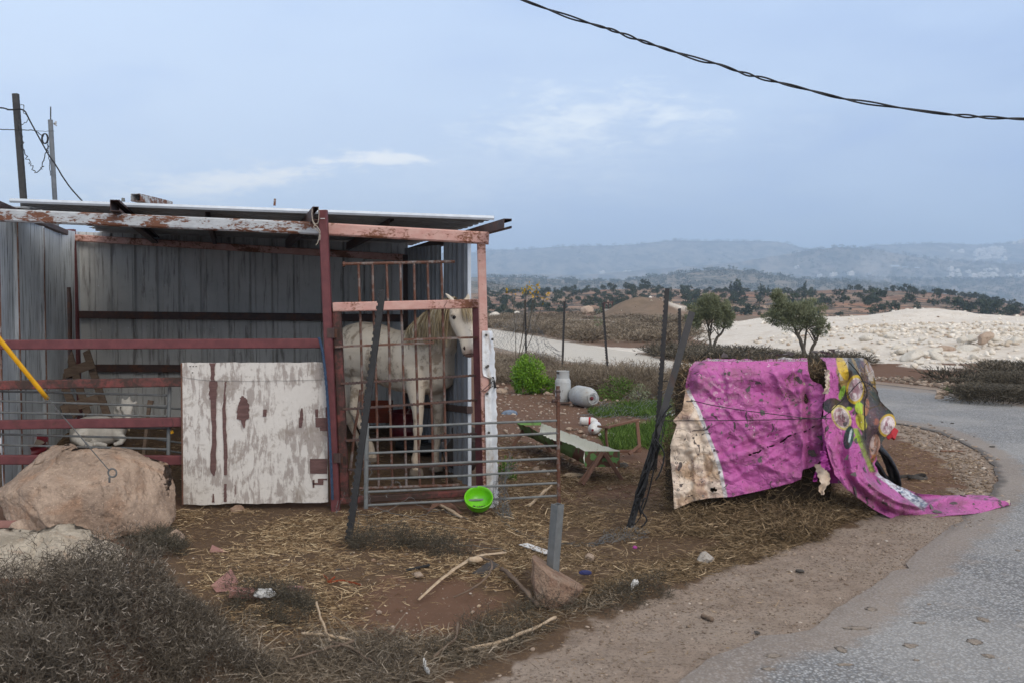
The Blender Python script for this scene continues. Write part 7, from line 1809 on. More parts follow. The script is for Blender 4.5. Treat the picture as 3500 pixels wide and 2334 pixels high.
# dry brush along the lower edge
TB7 = gp((1000, 2210), (1300, 2200), (1560, 2230), (1500, 2330), (1420, 2420), (1050, 2420))
bush_mass('weed_mat', TB7, hump(TB7, .035, .2, 10, .9, 6), 500, .035, .0028, M['twig'], 17, 'mat of grey dead stalks at the bottom centre', 'weeds', up=.0)

def straw_field(name, poly, n, seed, lo, hi, wlo, whi, m, label, dens=None, hz=.02, tint=(1.5, 2.2), avoid=None, up=.12):
    r = np.random.default_rng(seed); xy = sample_poly(poly, n, r)
    if dens is not None: xy = xy[r.random(len(xy)) < dens(xy[:, 0], xy[:, 1])]
    k = len(xy); z = zground(xy[:, 0], xy[:, 1]); pos = np.stack([xy[:, 0], xy[:, 1], z+.003+hz*r.random(k)**2], -1)
    V, F, T = blades(k, pos, flatdirs(k, r, up), r.uniform(lo, hi, k)*np.clip(r.random(k)+.5, .5, 1.5), r.uniform(wlo, whi, k), seed+1, .4, r.beta(tint[0], tint[1], k))
    zz = zground(V[:, 0], V[:, 1]); V[:, 2] = np.maximum(V[:, 2], zz+.002)
    o = mesh_np(name, V, F, M[m], attrs={'tint': T}); tag(o, label, kind='stuff')
def dens1(x, y):
    b = softmask(x, y, BARE, .15); n = fbm(x, y, 1.6, 4, 61); return np.clip((n-.33)*3.2, .12, 1)*(1-.92*b)
STR1 = gp((590, 1745), (1160, 1748), (1720, 1735), (1900, 1760), (1800, 1960), (1700, 2180), (1450, 2240), (1000, 2230), (700, 2090), (600, 1900))
straw_field('straw_litter', STR1, 34000, 31, .02, .085, .0022, .0048, 'straw', 'golden straw strewn over the earth before the stable', dens1, .018, (1.7, 1.7))
STR2 = gp((1690, 1640), (2000, 1620), (2300, 1600), (2330, 1760), (2700, 1830), (2600, 1880), (2300, 1960), (2000, 2060), (1800, 2100), (1700, 1900))
straw_field('straw_litter', STR2, 22000, 32, .025, .09, .0022, .0046, 'hay', 'brown straw strewn round the leaning strut and the bales', lambda x, y: np.clip((fbm(x, y, 1.5, 4, 62)-.30)*3.5, .2, 1), .03, (1.6, 1.9), up=.25)
STR3 = gp((2290, 1720), (2500, 1740), (2860, 1700), (2960, 1720), (2990, 1790), (2800, 1830), (2560, 1860), (2330, 1830))
straw_field('hay_litter', STR3, 16000, 33, .03, .11, .0025, .005, 'hay', 'thick spilled hay below the bales', None, .075, (1.6, 2.2), up=.4)
straw_field('hay_litter', gp((2620, 1800), (2760, 1775), (2860, 1790), (2820, 1850), (2700, 1865), (2610, 1840)), 5200, 34, .03, .09, .0025, .0045, 'hay', 'dark heap of old hay on the verge', None, .10, (1.3, 2.6), up=.6)
STR4 = gp((2950, 1560), (3100, 1500), (3350, 1580), (3390, 1680), (3300, 1720), (3100, 1680), (2980, 1640))
straw_field('straw_litter', STR4, 5200, 35, .02, .07, .0025, .0045, 'straw', 'fine straw on the gravel island right of the bales', lambda x, y: np.clip(fbm(x, y, 2, 3, 6), .2, .9), .01)
straw_field('straw_litter', [(-4.6, 7.9), (-.2, 7.9), (-1.0, 11.3), (-5.4, 11.3)], 7000, 36, .03, .08, .003, .005, 'hay', 'trampled dark straw on the stable floor', None, .02, (1.2, 3.0))
straw_field('straw_litter', gp((1690, 1480), (1960, 1560), (2200, 1580), (2280, 1640), (1700, 1700)), 5500, 37, .025, .08, .0025, .005, 'hay', 'thin straw under the trough', None, .015)
straw_field('straw_litter', gp((1350, 2300), (1700, 2210), (1950, 2130), (2300, 2010), (2500, 1935), (2720, 1870), (2640, 1825), (2400, 1880), (2000, 2020), (1700, 2110), (1400, 2230)), 11000, 41, .02, .08, .0022, .0042, 'hay', 'brown straw and stalks thinning out on to the gravel verge', lambda x, y: np.clip((fbm(x, y, 2.2, 3, 64)-.25)*3, .1, 1), .015)
# dry stalks
straw_field('dead_stalks', gp((700, 2120), (1150, 2130), (1500, 2190), (1900, 2090), (2150, 2040), (2000, 2110), (1700, 2240), (1450, 2340), (1200, 2420), (900, 2420)), 9000, 38, .03, .13, .002, .004, 'twig_brown', 'grey dead stalks matted along the lower edge', lambda x, y: np.clip((fbm(x, y, 3, 3, 63)-.3)*3, .1, 1), .04, (1.5, 1.8), up=.35)

# gravel
def scatter_stones(name, poly, n, seed, lo, hi, m, label, sub=1, dens=None, flat=.6, sink=.25, tb=(1.5, 1.5), zf=zground, powr=2.5):
    r = np.random.default_rng(seed); xy = sample_poly(poly, n, r)
    if dens is not None: xy = xy[r.random(len(xy)) < dens(xy[:, 0], xy[:, 1])]
    n = len(xy); s = lo+(hi-lo)*r.random(n)**powr; base, F0 = ICO[sub]; k = len(base)
    sc = s[:, None]*np.stack([r.uniform(.7, 1.3, n), r.uniform(.7, 1.3, n), r.uniform(.5, 1.0, n)*flat*1.3], -1)*.5
    a = r.random(n)*6.28; ca, sa_ = np.cos(a), np.sin(a); jit = 1+r.normal(size=(n, k))*.16
    Q = base[None]*jit[:, :, None]*sc[:, None, :]; X = Q[..., 0]*ca[:, None]-Q[..., 1]*sa_[:, None]; Y = Q[..., 0]*sa_[:, None]+Q[..., 1]*ca[:, None]; tl = r.normal(size=n)*.3
    Z = Q[..., 2]+X*tl[:, None]*.5
    z = zf(xy[:, 0], xy[:, 1]); V = np.stack([X+xy[:, 0:1], Y+xy[:, 1:2], Z+(z+sc[:, 2]*(1-2*sink))[:, None]], -1).reshape(-1, 3)
    F = (F0[None]+np.arange(n)[:, None, None]*k).reshape(-1, 3)
    o = mesh_np(name, V, F, M[m], attrs={'tint': np.repeat(r.beta(*tb, n), k)}); tag(o, label, kind='stuff')
scatter_stones('gravel', SHOULDER, 6500, 51, .005, .030, 'gravel', 'small stones on the gravel verge', 1, lambda x, y: np.clip(fbm(x, y, 1.3, 3, 8)*1.6-.2, .1, 1), powr=4.5, flat=.45, sink=.35)
scatter_stones('gravel', SHOULDER, 13000, 50, .005, .014, 'gravel', 'grit on the gravel verge', 1, lambda x, y: np.clip(fbm(x, y, 2.3, 3, 18)*2.2-.5, .1, 1), powr=1.5, tb=(1.0, 1.8), flat=.5)
straw_field('straw_litter', SHOULDER, 2600, 39, .012, .045, .002, .0038, 'hay', 'scraps of straw and twig on the gravel verge', lambda x, y: np.clip(fbm(x, y, 1.2, 3, 19)*2.4-.8, .05, 1), .006)
scatter_stones('gravel', SHOULDER2, 1500, 52, .01, .05, 'gravel', 'stones beside the road bend', 1, powr=3)
scatter_stones('gravel', gp((1690, 1330), (2300, 1340), (2330, 1450), (1990, 1640), (1700, 1600)), 1700, 53, .012, .07, 'gravel', 'small stones on the yard earth', 1, powr=4, tb=(2, 1.4))
scatter_stones('gravel', gp((600, 1900), (1700, 1900), (1700, 2180), (1000, 2200), (650, 2050)), 900, 54, .005, .022, 'gravel', 'crumbs of stone on the bare red earth', 1, powr=4)
scatter_stones('gravel', gp((2940, 1290), (3100, 1310), (3500, 1372), (3900, 1440), (3900, 1410), (3500, 1340), (3100, 1290)), 1400, 55, .02, .14, 'gravel', 'stones along the far edge of the road', 1, powr=4)
QF = gp((2440, 1203), (2600, 1214), (2900, 1225), (3100, 1255), (3200, 1261), (3340, 1239), (3600, 1249), (3900, 1270), (3800, 1160), (3300, 1150), (2900, 1165), (2450, 1180))
scatter_stones('rubble', QF, 9000, 56, .02, .22, 'rubble', 'limestone rubble on the quarry bank', 1, lambda x, y: np.clip((x-7.5)*.12, .05, 1), powr=4.0, tb=(2.2, 1.5))
QB = [(7, 50), (34, 50), (40, 66), (6, 66)]
scatter_stones('rubble', QB, 700, 57, .05, .26, 'rubble', 'pale rubble along the far crest of the quarry pad', 1, powr=4, tb=(3, 1.2))
scatter_stones('rubble', gp((2100, 1070), (2360, 1070), (2380, 1092), (2090, 1092)), 900, 58, .05, .4, 'rubble', 'stones on the dirt heap', 1, lambda x, y: np.clip((x-P(2180, 1080, 93).x)*.25, .05, 1), powr=3)
ORD = 'leftmost second third fourth fifth sixth seventh eighth ninth tenth eleventh twelfth thirteenth fourteenth fifteenth sixteenth seventeenth eighteenth nineteenth twentieth twenty-first twenty-second twenty-third twenty-fourth twenty-fifth twenty-sixth twenty-seventh twenty-eighth twenty-ninth rightmost'.split()
r = random.Random(8); BL = [(3120, 1222, 52), (3080, 1203, 36), (3065, 1190, 30), (3105, 1195, 28), (3195, 1205, 34), (3228, 1196, 42), (3180, 1190, 30), (3205, 1222, 36), (3300, 1200, 54), (3275, 1188, 40), (3345, 1190, 30), (3365, 1168, 42), (3320, 1165, 34), (3400, 1160, 30), (3160, 1212, 24), (3245, 1215, 22), (3040, 1170, 26), (2990, 1175, 24), (2960, 1172, 30), (3000, 1190, 18), (3150, 1165, 20), (3290, 1170, 26), (3440, 1190, 26), (3470, 1170, 40), (3235, 1180, 26), (3330, 1222, 26), (2930, 1190, 18), (3390, 1205, 24), (3140, 1240, 26), (3260, 1232, 22)]
NL = {0: 'long flat white limestone slab tilted at the foot of the quarry bank', 8: 'largest pale limestone block in the right part of the quarry bank', 5: 'reddish limestone block standing on edge in the bank', 11: 'brownish slab near the top of the quarry bank at the right'}
lo_ = [sorted(q[0]+q[1]*.001 for q in BL).index(q[0]+q[1]*.001) for q in BL]
for i, (px, py, w) in enumerate(BL):
    p = G(px, py+w*.25); y = p.y
    for _ in range(12):
        zz = float(zground(np.array([p.x]), np.array([p.y]))[0]); t = G(px, py+w*.2, zz); p = p.lerp(t, .5)
    s = 1.5*w*p.y/FPX; rock('limestone_block', M['stone'] if i in (5, 11, 6) else M['lime'], Vector((p.x, p.y, zz+s*.2)), (s*1.15, s*.8, s*.62), 200+i, 3, .22, label=NL.get(i, ('leftmost' if lo_[i] == 0 else ORD[lo_[i]]+' from the left')+' of the angular limestone blocks in the quarry bank'), cat='block', group='limestone blocks in the quarry bank', rotz=r.uniform(-.6, .6), planes=10, ang=.4, tilt=(r.uniform(-.3, .3), r.uniform(-.5, .5)))
for (px, py, w, m, lab) in ((2007, 1070, 44, 'stone', 'big two toned boulder standing before the terraces'), (1692, 1090, 42, 'lime', 'white boulder on the scrub just right of the stable'), (1767, 1076, 22, 'lime', 'small white boulder behind the farthest left fence post'), (1942, 1104, 28, 'stone', 'pale boulder beside the bare limestone patch'), (2105, 1118, 20, 'stone', 'small tan boulder on the bare patch'),
                            (2235, 1104, 24, 'stone', 'tan boulder at the right foot of the dirt heap'), (1806, 1098, 14, 'stone', 'little brownish boulder in the scrub by the wire')):
    p = G(px, py); s = w*p.y/FPX; rock('boulder', M[m], p+ZU*s*.22, (s, s*.8, s*.7), 300+px, 4, .25, label=lab, cat='boulder', planes=8)
for (px, py, w, lab) in ((3218, 1350, 52, 'tan boulder at the far road edge beside dark scrub'), (3210, 1362, 34, 'flat pale stone before the tan boulder at the road edge'), (3478, 1310, 40, 'squarish tan stone in the scrub at the right edge')):
    p = G(px, py+2); s = w*p.y/FPX; rock('boulder', M['stone'], p+ZU*s*.2, (s, s*.7, s*.55), 340+px, 4, .22, label=lab, cat='boulder')

# ------------------------------------------------------------------ scrub belts
def shrub_proto(seed, n=46, R=.5, Hh=.5, ln=.10, w=.012, levels=4):
    r = np.random.default_rng(seed); a = r.random(n)*6.28; rr = R*np.sqrt(r.random(n)); st = np.stack([np.cos(a)*rr*.6, np.sin(a)*rr*.6, r.random(n)*Hh*.35], -1)
    D = st*np.array([1.6, 1.6, 0])/R+np.array([0, 0, .75])+r.normal(size=(n, 3))*.35; A, B, lv = twig_segments(st, D, ln*r.uniform(.7, 1.3, n), seed, levels, .6, .9)
    V, F, T = ribbon(A, B, w*(1.2-.5*lv), seed, np.clip(.12+.5*r.random(len(A))+.25*lv*r.random(len(A)), 0, 1)); V[:, 2] = np.clip(V[:, 2], 0, Hh*1.1); return V, F, T
def scatter_mesh(name, protos, xy, scale, m, label, seed, zf=zground, kind='stuff', dtint=.2, cat=None, squash=1.0):
    r = np.random.default_rng(seed); Vs = []; Fs = []; Ts = []; o = 0; z = zf(xy[:, 0], xy[:, 1])
    for i, (x, y) in enumerate(xy):
        V, F, T = protos[r.integers(len(protos))]; a = r.random()*6.28; c, s = math.cos(a), math.sin(a); k = scale[i]
        X = (V[:, 0]*c-V[:, 1]*s)*k+x; Y = (V[:, 0]*s+V[:, 1]*c)*k+y; Z = V[:, 2]*k*squash*r.uniform(.75, 1.2)+z[i]-.02
        Vs.append(np.stack([X, Y, Z], -1)); Fs.append(F+o); Ts.append(np.clip(T+r.uniform(-dtint, dtint), 0, 1)); o += len(V)
    ob = mesh_np(name, np.concatenate(Vs), np.concatenate(Fs), M[m], attrs={'tint': np.concatenate(Ts)}); tag(ob, label, cat, kind=kind); return ob
PR = [shrub_proto(500+i, 46, .5, .5, .11, .014) for i in range(5)]
PRF = [shrub_proto(520+i, 30, .5, .42, .12, .022, 4) for i in range(5)]
PRN = [shrub_proto(540+i, 60, .5, .5, .085, .008, 5) for i in range(4)]
def belt(name, poly, n, seed, lo, hi, m, label, pr, keep=None, squash=1.0):
    r = np.random.default_rng(seed); xy = sample_poly(poly, n, r)
    if keep is not None: xy = xy[keep(xy[:, 0], xy[:, 1])]
    scatter_mesh(name, pr, xy, r.uniform(lo, hi, len(xy)), m, label, seed, squash=squash)
offroad = lambda x, y: polydist(x, y, RP) < -.45
belt('dry_scrub', gp((1690, 1240), (1784, 1250), (1868, 1262), (1900, 1290), (1850, 1325), (1690, 1305)), 46, 61, .6, 1.1, 'twig_brown', 'grey brown scrub between the yard and the road', PRN, offroad, .75)
belt('dry_scrub', gp((1900, 1282), (1963, 1285), (2174, 1305), (2300, 1340), (2300, 1365), (2160, 1362), (2020, 1335), (1930, 1320)), 44, 62, .6, 1.0, 'twig_brown', 'pale dry scrub round the fence posts behind the gas cylinders', PRN, offroad, .85)
def okS2(x, y): return offroad(x, y) & (polydist(x, y, TRACKW) < -.2) & (polydist(x, y, PALE2) < .3) & (polydist(x, y, QUARRY) < -.2)
belt('dry_scrub', gp((1650, 1118), (1784, 1136), (1925, 1160), (2059, 1176), (2230, 1178), (2384, 1186), (2420, 1160), (2300, 1140), (1650, 1090)), 300, 63, .9, 1.9, 'twig_brown', 'belt of dry scrub beyond the road', PRF, lambda x, y: okS2(x, y) & (fbm(x, y, .22, 3, 31) > .38), .62)
belt('dry_scrub', gp((1400, 1110), (2400, 1140), (2400, 1082), (1400, 1082)), 300, 64, 1.4, 3.2, 'twig_brown', 'distant scrub before the terraces', PRF, lambda x, y: okS2(x, y) & (fbm(x, y, .08, 3, 33) > .42) & (np.hypot(x-P(2205, 1083, 93).x, y-93) > 7), .36)
belt('dark_scrub', gp((2210, 1210), (2384, 1207), (2600, 1222), (2600, 1252), (2365, 1236), (2260, 1222)), 70, 65, .8, 1.4, 'twig_dark', 'strip of dark scrub between road and white track', PRF, offroad, .6)
belt('dark_scrub', gp((2600, 1222), (2924, 1236), (3100, 1262), (3210, 1268), (3340, 1252), (3500, 1262), (3900, 1290), (3900, 1400), (3500, 1352), (3300, 1325), (3195, 1312), (2989, 1296), (2800, 1268), (2600, 1246)), 240, 66, .45, 1.1, 'twig_dark', 'belt of dark low scrub between road and quarry bank', PRF, lambda x, y: offroad(x, y) & (fbm(x, y, .35, 3, 12) > .42), .62)
belt('dry_scrub', gp((-1500, 1095), (1500, 1095), (1500, 1085), (-1500, 1085)), 160, 67, 1.5, 3.2, 'twig_brown', 'scrub far behind the stable', PRF, None, .4)
belt('dry_scrub', [(-14, 14), (-5.5, 13), (-3, 30), (-14, 34)], 60, 68, .7, 1.3, 'twig_brown', 'scrub behind the stable on the left', PRF, offroad, .6)
def thing_bush(name, px, py, R_, H_, m, label, seed, n=260, ln=.09, w=.010, cat='bush', levels=5):
    p = GZ(px, py); V, F, T = shrub_proto(seed, n, R_, H_, ln, w, levels); V = V+np.array(p); tag(mesh_np(name, V, F, M[m], attrs={'tint': T}), label, cat)
thing_bush('thorn_bush', 3400, 1375, .8, .25, 'twig_dark', 'rounded dark bush at the far road edge near the right edge', 71)
thing_bush('thorn_bush', 3490, 1350, .75, .36, 'twig_dark', 'taller dark bush touching the right edge of the picture', 72)
thing_bush('thorn_bush', 2140, 1352, .75, .6, 'twig_brown', 'pale branching dry bush behind the lying gas cylinder', 73, 200, .10, .008)
thing_bush('thorn_bush', 1985, 1342, .55, .5, 'twig_brown', 'pale spindly bush right behind the upright gas cylinder', 74, 160, .09, .008)
def shrub_leaves(px, py, rad, n, m, label, seed, ln=.04, wd=.014):
    p = GZ(px, py); V, F, T = leaf_cloud(n, p+ZU*rad[2]*.6, rad, ln, wd, seed, floor=-.6, clumps=30); tag(mesh_np('leafy_weed', V, F, M[m], attrs={'tint': T}), label, 'weed')
shrub_leaves(2105, 1366, (.35, .3, .24), 1400, 'grass', 'dark green leafy weed at the foot of the leaning black post', 81)
shrub_leaves(2195, 1388, (.16, .16, .20), 500, 'leaf_olive', 'small dull weed beside the stones left of the tall posts', 82)
shrub_leaves(1725, 1640, (.12, .1, .12), 300, 'grass', 'green weed at the foot of the white sheet', 83)
# grass patch
GR = gp((2005, 1402), (2100, 1385), (2240, 1378), (2340, 1362), (2350, 1440), (2330, 1545), (2260, 1560), (2200, 1530), (2130, 1545), (2070, 1535), (2050, 1490), (2090, 1465), (2210, 1452), (2230, 1432), (2150, 1418), (2040, 1425))
r = np.random.default_rng(91); xy = sample_poly(GR, 15000, r); xy = xy[r.random(len(xy)) < np.clip((fbm(xy[:, 0], xy[:, 1], 1.3, 3, 5)-.3)*5, .15, 1)]
k = len(xy); pos = np.stack([xy[:, 0], xy[:, 1], zground(xy[:, 0], xy[:, 1])], -1); D = r.normal(size=(k, 3))*.45+np.array([0, 0, 1.0]); V, F, T = blades(k, pos, D, r.uniform(.05, .13, k), r.uniform(.004, .008, k), 92, .45)
tag(mesh_np('grass', V, F, M['grass'], attrs={'tint': T}), 'patch of fresh green grass by the chair frame', kind='stuff')
def wild(poly, n, seed, m, label, lo=.05, hi=.14):
    r = np.random.default_rng(seed); xy = sample_poly(poly, n, r); xy = xy[fbm(xy[:, 0], xy[:, 1], .6, 3, seed) > .5]; k = len(xy); pos = np.stack([xy[:, 0], xy[:, 1], zground(xy[:, 0], xy[:, 1])], -1)
    V, F, T = blades(k, pos, r.normal(size=(k, 3))*.5+np.array([0, 0, 1.0]), r.uniform(lo, hi, k), r.uniform(.008, .016, k), seed, .5); tag(mesh_np('grass', V, F, M[m], attrs={'tint': T}), label, kind='stuff')
wild(gp((3040, 1315), (3195, 1330), (3260, 1342), (3180, 1350 - 20), (3040, 1305)), 1500, 93, 'grass', 'thin green weeds along the far road edge')

# ------------------------------------------------------------------ olive trees near the road
def olive(px, py, d, top, spread, seed, label, stems, shape, n=15000):
    b = P(px, py, d); b.z = float(zground(np.array([b.x]), np.array([b.y]))[0]); root = empty('olive_tree', b, label, 'olive tree')
    r = random.Random(seed); mb = MB(); s = d/FPX; tips = []
    for (pts, rad) in stems:
        q = wob([Vector((P(x, y, d).x, d+dy, P(x, y, d).z)) for x, y, dy in pts], 14, .012, seed); q[0].z = b.z-.05
        mb.tube(q, [rad*(1-.65*i/14) for i in range(15)], 9)
        for k in range(9):
            st = q[min(14, 7+k % 8)]; a = r.uniform(0, 6.28); e = st+Vector((math.cos(a)*.35, math.sin(a)*.35, r.uniform(.15, .5))); mb.tube([st, st.lerp(e, .5)+ZU*.05, e], [rad*.35, rad*.22, rad*.08], 5)
    mb.build('trunk', M['bark'], root, smooth=True)
    Vs = []; Fs = []; Ts = []; o = 0; R = np.random.default_rng(seed)
    for (cx_, cy_, rx, ry, frac) in shape:
        c = P(cx_, cy_, d); rad = (rx*s, min(rx, ry)*s*.95, ry*s)
        V, F, T = leaf_cloud(int(n*frac), c, rad, .085, .020, seed+o % 97, clumps=int(46*frac*2.2)+8, cl_r=.30, upb=.55, floor=None)
        Vs.append(V); Fs.append(F+o); Ts.append(T); o += len(V)
    mesh_np('foliage', np.concatenate(Vs), np.concatenate(Fs), M['leaf_olive'], root, attrs={'tint': np.concatenate(Ts)})
olive(2438, 1202, 31.5, 1000, 1, 5, 'left olive tree with several slender trunks, behind the black posts', [([(2430, 1210, 0), (2428, 1170, 0), (2422, 1120, .1), (2405, 1070, 0)], .05), ([(2436, 1210, 0), (2448, 1165, .1), (2470, 1130, 0), (2480, 1085, 0)], .06), ([(2428, 1210, .1), (2432, 1150, .2), (2440, 1090, .2)], .035)],
      [(2440, 1055, 62, 42, .38), (2395, 1065, 52, 36, .22), (2420, 1028, 34, 24, .12), (2475, 1085, 34, 42, .18), (2375, 1095, 30, 30, .10)])
olive(2765, 1222, 28.5, 1000, 1, 9, 'windswept olive tree with forked trunk directly behind the pink tarp', [([(2752, 1228, 0), (2742, 1180, 0), (2728, 1140, .1), (2700, 1090, 0)], .075), ([(2765, 1228, 0), (2778, 1190, .05), (2792, 1160, 0), (2800, 1130, .1)], .065), ([(2750, 1190, .1), (2760, 1130, .1), (2758, 1080, .1)], .04)],
      [(2715, 1085, 68, 50, .34), (2672, 1040, 36, 42, .15), (2650, 1082, 44, 34, .13), (2770, 1075, 52, 48, .22), (2800, 1118, 30, 32, .10), (2655, 1018, 16, 26, .06)])
# saplings with a few yellowing leaves
def sapling(px, py, d, tops, seed, label, m='leaf_yellow', n=60):
    b = P(px, py, d); b.z = 0; root = empty('sapling', b, label, 'sapling'); mb = MB(); R = np.random.default_rng(seed); Vs = []; Fs = []; Ts = []; o = 0
    for (tx, ty) in tops:
        t = P(tx, ty, d); mb.tube(wob([b, b.lerp(t, .5)+Vector((.03, 0, 0)), t], 8, .01, seed), [.008]*5+[.006]*4, 5)
        V, F, T = leaf_cloud(n, t-ZU*.02, (.13, .13, .12), .07, .035, seed+tx, clumps=4, cl_r=.5); Vs.append(V); Fs.append(F+o); Ts.append(T); o += len(V)
    mb.build('stem', M['bark'], root); mesh_np('foliage', np.concatenate(Vs), np.concatenate(Fs), M[m], root, attrs={'tint': np.concatenate(Ts)})
sapling(1765, 1270, 22, [(1750, 998), (1798, 992), (1826, 1010), (1862, 1018), (1803, 975), (1838, 972)], 3, 'thin sapling with yellow autumn leaves behind the leftmost fence post', n=14)
sapling(2050, 1150, 46, [(2048, 1060), (2040, 1090), (2060, 1100), (2035, 1115)], 4, 'pale leafed sapling behind the third fence post', 'leaf_olive', 70)
sapling(2285, 1120, 60, [(2280, 1075), (2262, 1080), (2290, 1085)], 6, 'spindly sapling before the dirt heap', 'leaf_olive', 30)

# ------------------------------------------------------------------ wire netting
def netting(name, corners, nu, nv, label, seed, amp=.05, r_=.0013, sag=.0, keep=1.0, fn=None, m='wire'):
    """hexagonal-style wire mesh stretched between four corner points"""
    a, b, c, d = [Vector(q) for q in corners]; rnd = random.Random(seed); pts = {}
    for j in range(nv+1):
        for i in range(nu+1):
            u = (i+(.5 if j % 2 else 0))/nu; v = j/nv; p = a.lerp(b, u).lerp(d.lerp(c, u), v)
            w = Vector((fbm(u*4+seed, v*4, 1, 3, seed)-.5, fbm(u*4, v*4+seed, 1, 3, seed+1)-.5, fbm(u*4+9, v*4+3, 1, 3, seed+2)-.5))*amp*2; p = p+Vector(map(float, w))-ZU*sag*math.sin(u*math.pi)
            if p.z < .01: p.z = .01+.02*rnd.random()
            pts[i, j] = p
    mb = MB()
    def seg(p, q): 
        if rnd.random() < keep: mb.tube([p, q], r_, 3, False)
    for j in range(nv):
        for i in range(nu):
            seg(pts[i, j], pts[i, j+1])
            if j % 2: seg(pts[i, j], pts[min(i+1, nu), j+1])
            elif i > 0: seg(pts[i, j], pts[i-1, j+1])
    tag(mb.build(name, M[m]), label, 'wire netting')
netting('wire_netting', [P(1672, 1200, 22), P(1797, 1180, 24.4), P(1797, 1040, 24.4), P(1680, 1110, 21)], 12, 16, 'slack wire netting left of the leftmost black post', 3, .12, .003, .1, .9)
netting('wire_netting', [P(1800, 1240, 24.3), P(1940, 1262, 22.5), P(1900, 1190, 22.6), P(1800, 1040, 24.4)], 14, 22, 'torn wire netting slumping between the two farthest black posts', 4, .15, .003, .15, .85)
netting('wire_netting', [GZ(1995, 1425), GZ(2260, 1440), GZ(2330, 1370)+ZU*.1, GZ(2050, 1375)+ZU*.05], 26, 22, 'crumpled wire netting lying over the green grass', 5, .22, .0022, .0, .9)
netting('wire_netting', [GZ(2080, 1345), GZ(2240, 1350), GZ(2230, 1320)+ZU*.4, GZ(2090, 1318)+ZU*.35], 16, 14, 'bulging wire netting before the dry bushes', 6, .2, .0024, .0, .9)
# loose wire tangles
def tangle(name, paths, label, seed, r_=.0016, amp=.02, m='wire', n=40):
    mb = MB()
    for i, p in enumerate(paths): mb.tube(wob([P(*q) if len(q) == 3 else GZ(*q)+ZU*.03 for q in p], n, amp, seed+i), r_, 4, False)
    tag(mb.build(name, M[m]), label, 'wire')
r = random.Random(3); paths = []
for k in range(15):
    x0 = 1712+r.uniform(-10, 40); paths.append([(x0+r.uniform(0, 60), 1560+r.uniform(-20, 50), 7.75), (x0-15+r.uniform(-10, 10), 1640+r.uniform(-10, 20), 7.7), (x0-20+r.uniform(-10, 20), 1700, 7.55), (x0-5+r.uniform(-15, 15), 1745, 7.4), (x0+30+r.uniform(-20, 30), 1795, 7.2), (x0+90+r.uniform(-20, 60), 1835, 6.9)])
tangle('wire_tangle', paths, 'bundle of loose fence wire drooping to the ground right of the green bowl', 11, .0017, .012)
paths = []
for k in range(13):
    y0 = r.uniform(-14, 16); paths.append([(1690+r.uniform(-40, 40), 1790+y0, 7.2), (1780, 1830+y0, 6.9), (1900+r.uniform(-20, 20), 1860+y0, 6.6), (2010, 1868+y0*1.3, 6.55), (2100+r.uniform(-20, 20), 1845+y0, 6.75), (2180, 1825+y0, 6.9), (2230+r.uniform(-20, 20), 1850+y0, 6.8)])
tangle('wire_tangle', paths, 'long strands of rusty wire trailing from the tangle to the leaning strut', 31, .0015, .018, 'wire', 60)
netting('wire_netting', [P(2040, 1895, 6.5), P(2235, 1880, 6.65), P(2215, 1805, 6.9), P(2070, 1815, 6.85)], 14, 10, 'flattened wire netting heaped at the foot of the leaning strut', 9, .06, .0015, .0, .85)
paths = [[(1222, 1840, 7.0), (1225, 1780, 7.2), (1208, 1720, 7.3), (1225, 1690, 7.35), (1250, 1700, 7.3)], [(1215, 1715, 7.3), (1240, 1760, 7.2), (1330, 1740, 7.2), (1400, 1700, 7.35), (1440, 1730, 7.2), (1520, 1745, 7.1), (1600, 1775, 7.0)], [(1250, 1665, 7.35), (1262, 1690, 7.3), (1280, 1730, 7.2), (1380, 1760, 7.1), (1500, 1790, 7.0), (1700, 1830, 6.8)],
         [(1250, 1565, 7.3), (1268, 1585, 7.3), (1266, 1630, 7.3), (1240, 1665, 7.3), (1220, 1700, 7.3)], [(1155, 1710, 7.4), (1150, 1750, 7.3), (1180, 1680, 7.35)], [(1320, 1700, 7.3), (1335, 1655, 7.3), (1362, 1645, 7.3), (1366, 1665, 7.3)], [(1195, 1850), (1300, 1830), (1450, 1860), (1620, 1880), (1750, 1900)], [(1195, 1760, 7.0), (1260, 1800, 6.95), (1400, 1770, 6.95), (1500, 1740, 7.1)]]
tangle('wire_tangle', paths, 'looped fence wire on the straw at the foot of the serrated bar', 51, .0016, .008)

# ------------------------------------------------------------------ litter on the ground, piece by piece
def tile(name, px, py, size, rotz, label, seed, groove=True, tilt=.1):
    p = GZ(px, py); R = Matrix.Rotation(rotz, 3, 'Z') @ Matrix.Rotation(tilt, 3, 'Y'); root = empty(name, p, label, 'roof tile'); w, l, h = size
    MB().box(p+ZU*(h*.5+.004), l, w, h, R).build('slab', M['tile'], root)
    if groove:
        for s in (-1, 1): MB().box(p+ZU*(h+.007)+R @ Vector((0, s*w*.42, 0)), l*.98, w*.12, .014, R).build('rib', M['tile'], root)
def ragbag(name, pts, label, seed):
    V = []; F = []; r = random.Random(seed); n = 16
    q = wob(pts, n, .004, seed)
    for i, p in enumerate(q):
        w = .022*(1-.6*abs(i/n-.25)); V += [p+Vector((0, w*.4, w)), p+Vector((0, -.012*r.random()-.01, r.uniform(-.006, .006))), p+Vector((0, w*.2, -w))]
    for i in range(n): F += [(3*i, 3*i+1, 3*i+4, 3*i+3), (3*i+1, 3*i+2, 3*i+5, 3*i+4)]
    tag(MB().add(V, F).build(name, M['white_plastic'], smooth=True), label, 'bag')
tile('clay_tile', 855, 2040, (.10, .21, .022), .12, 'broken ridged clay roof tile lying right of the big thorn bush', 1)
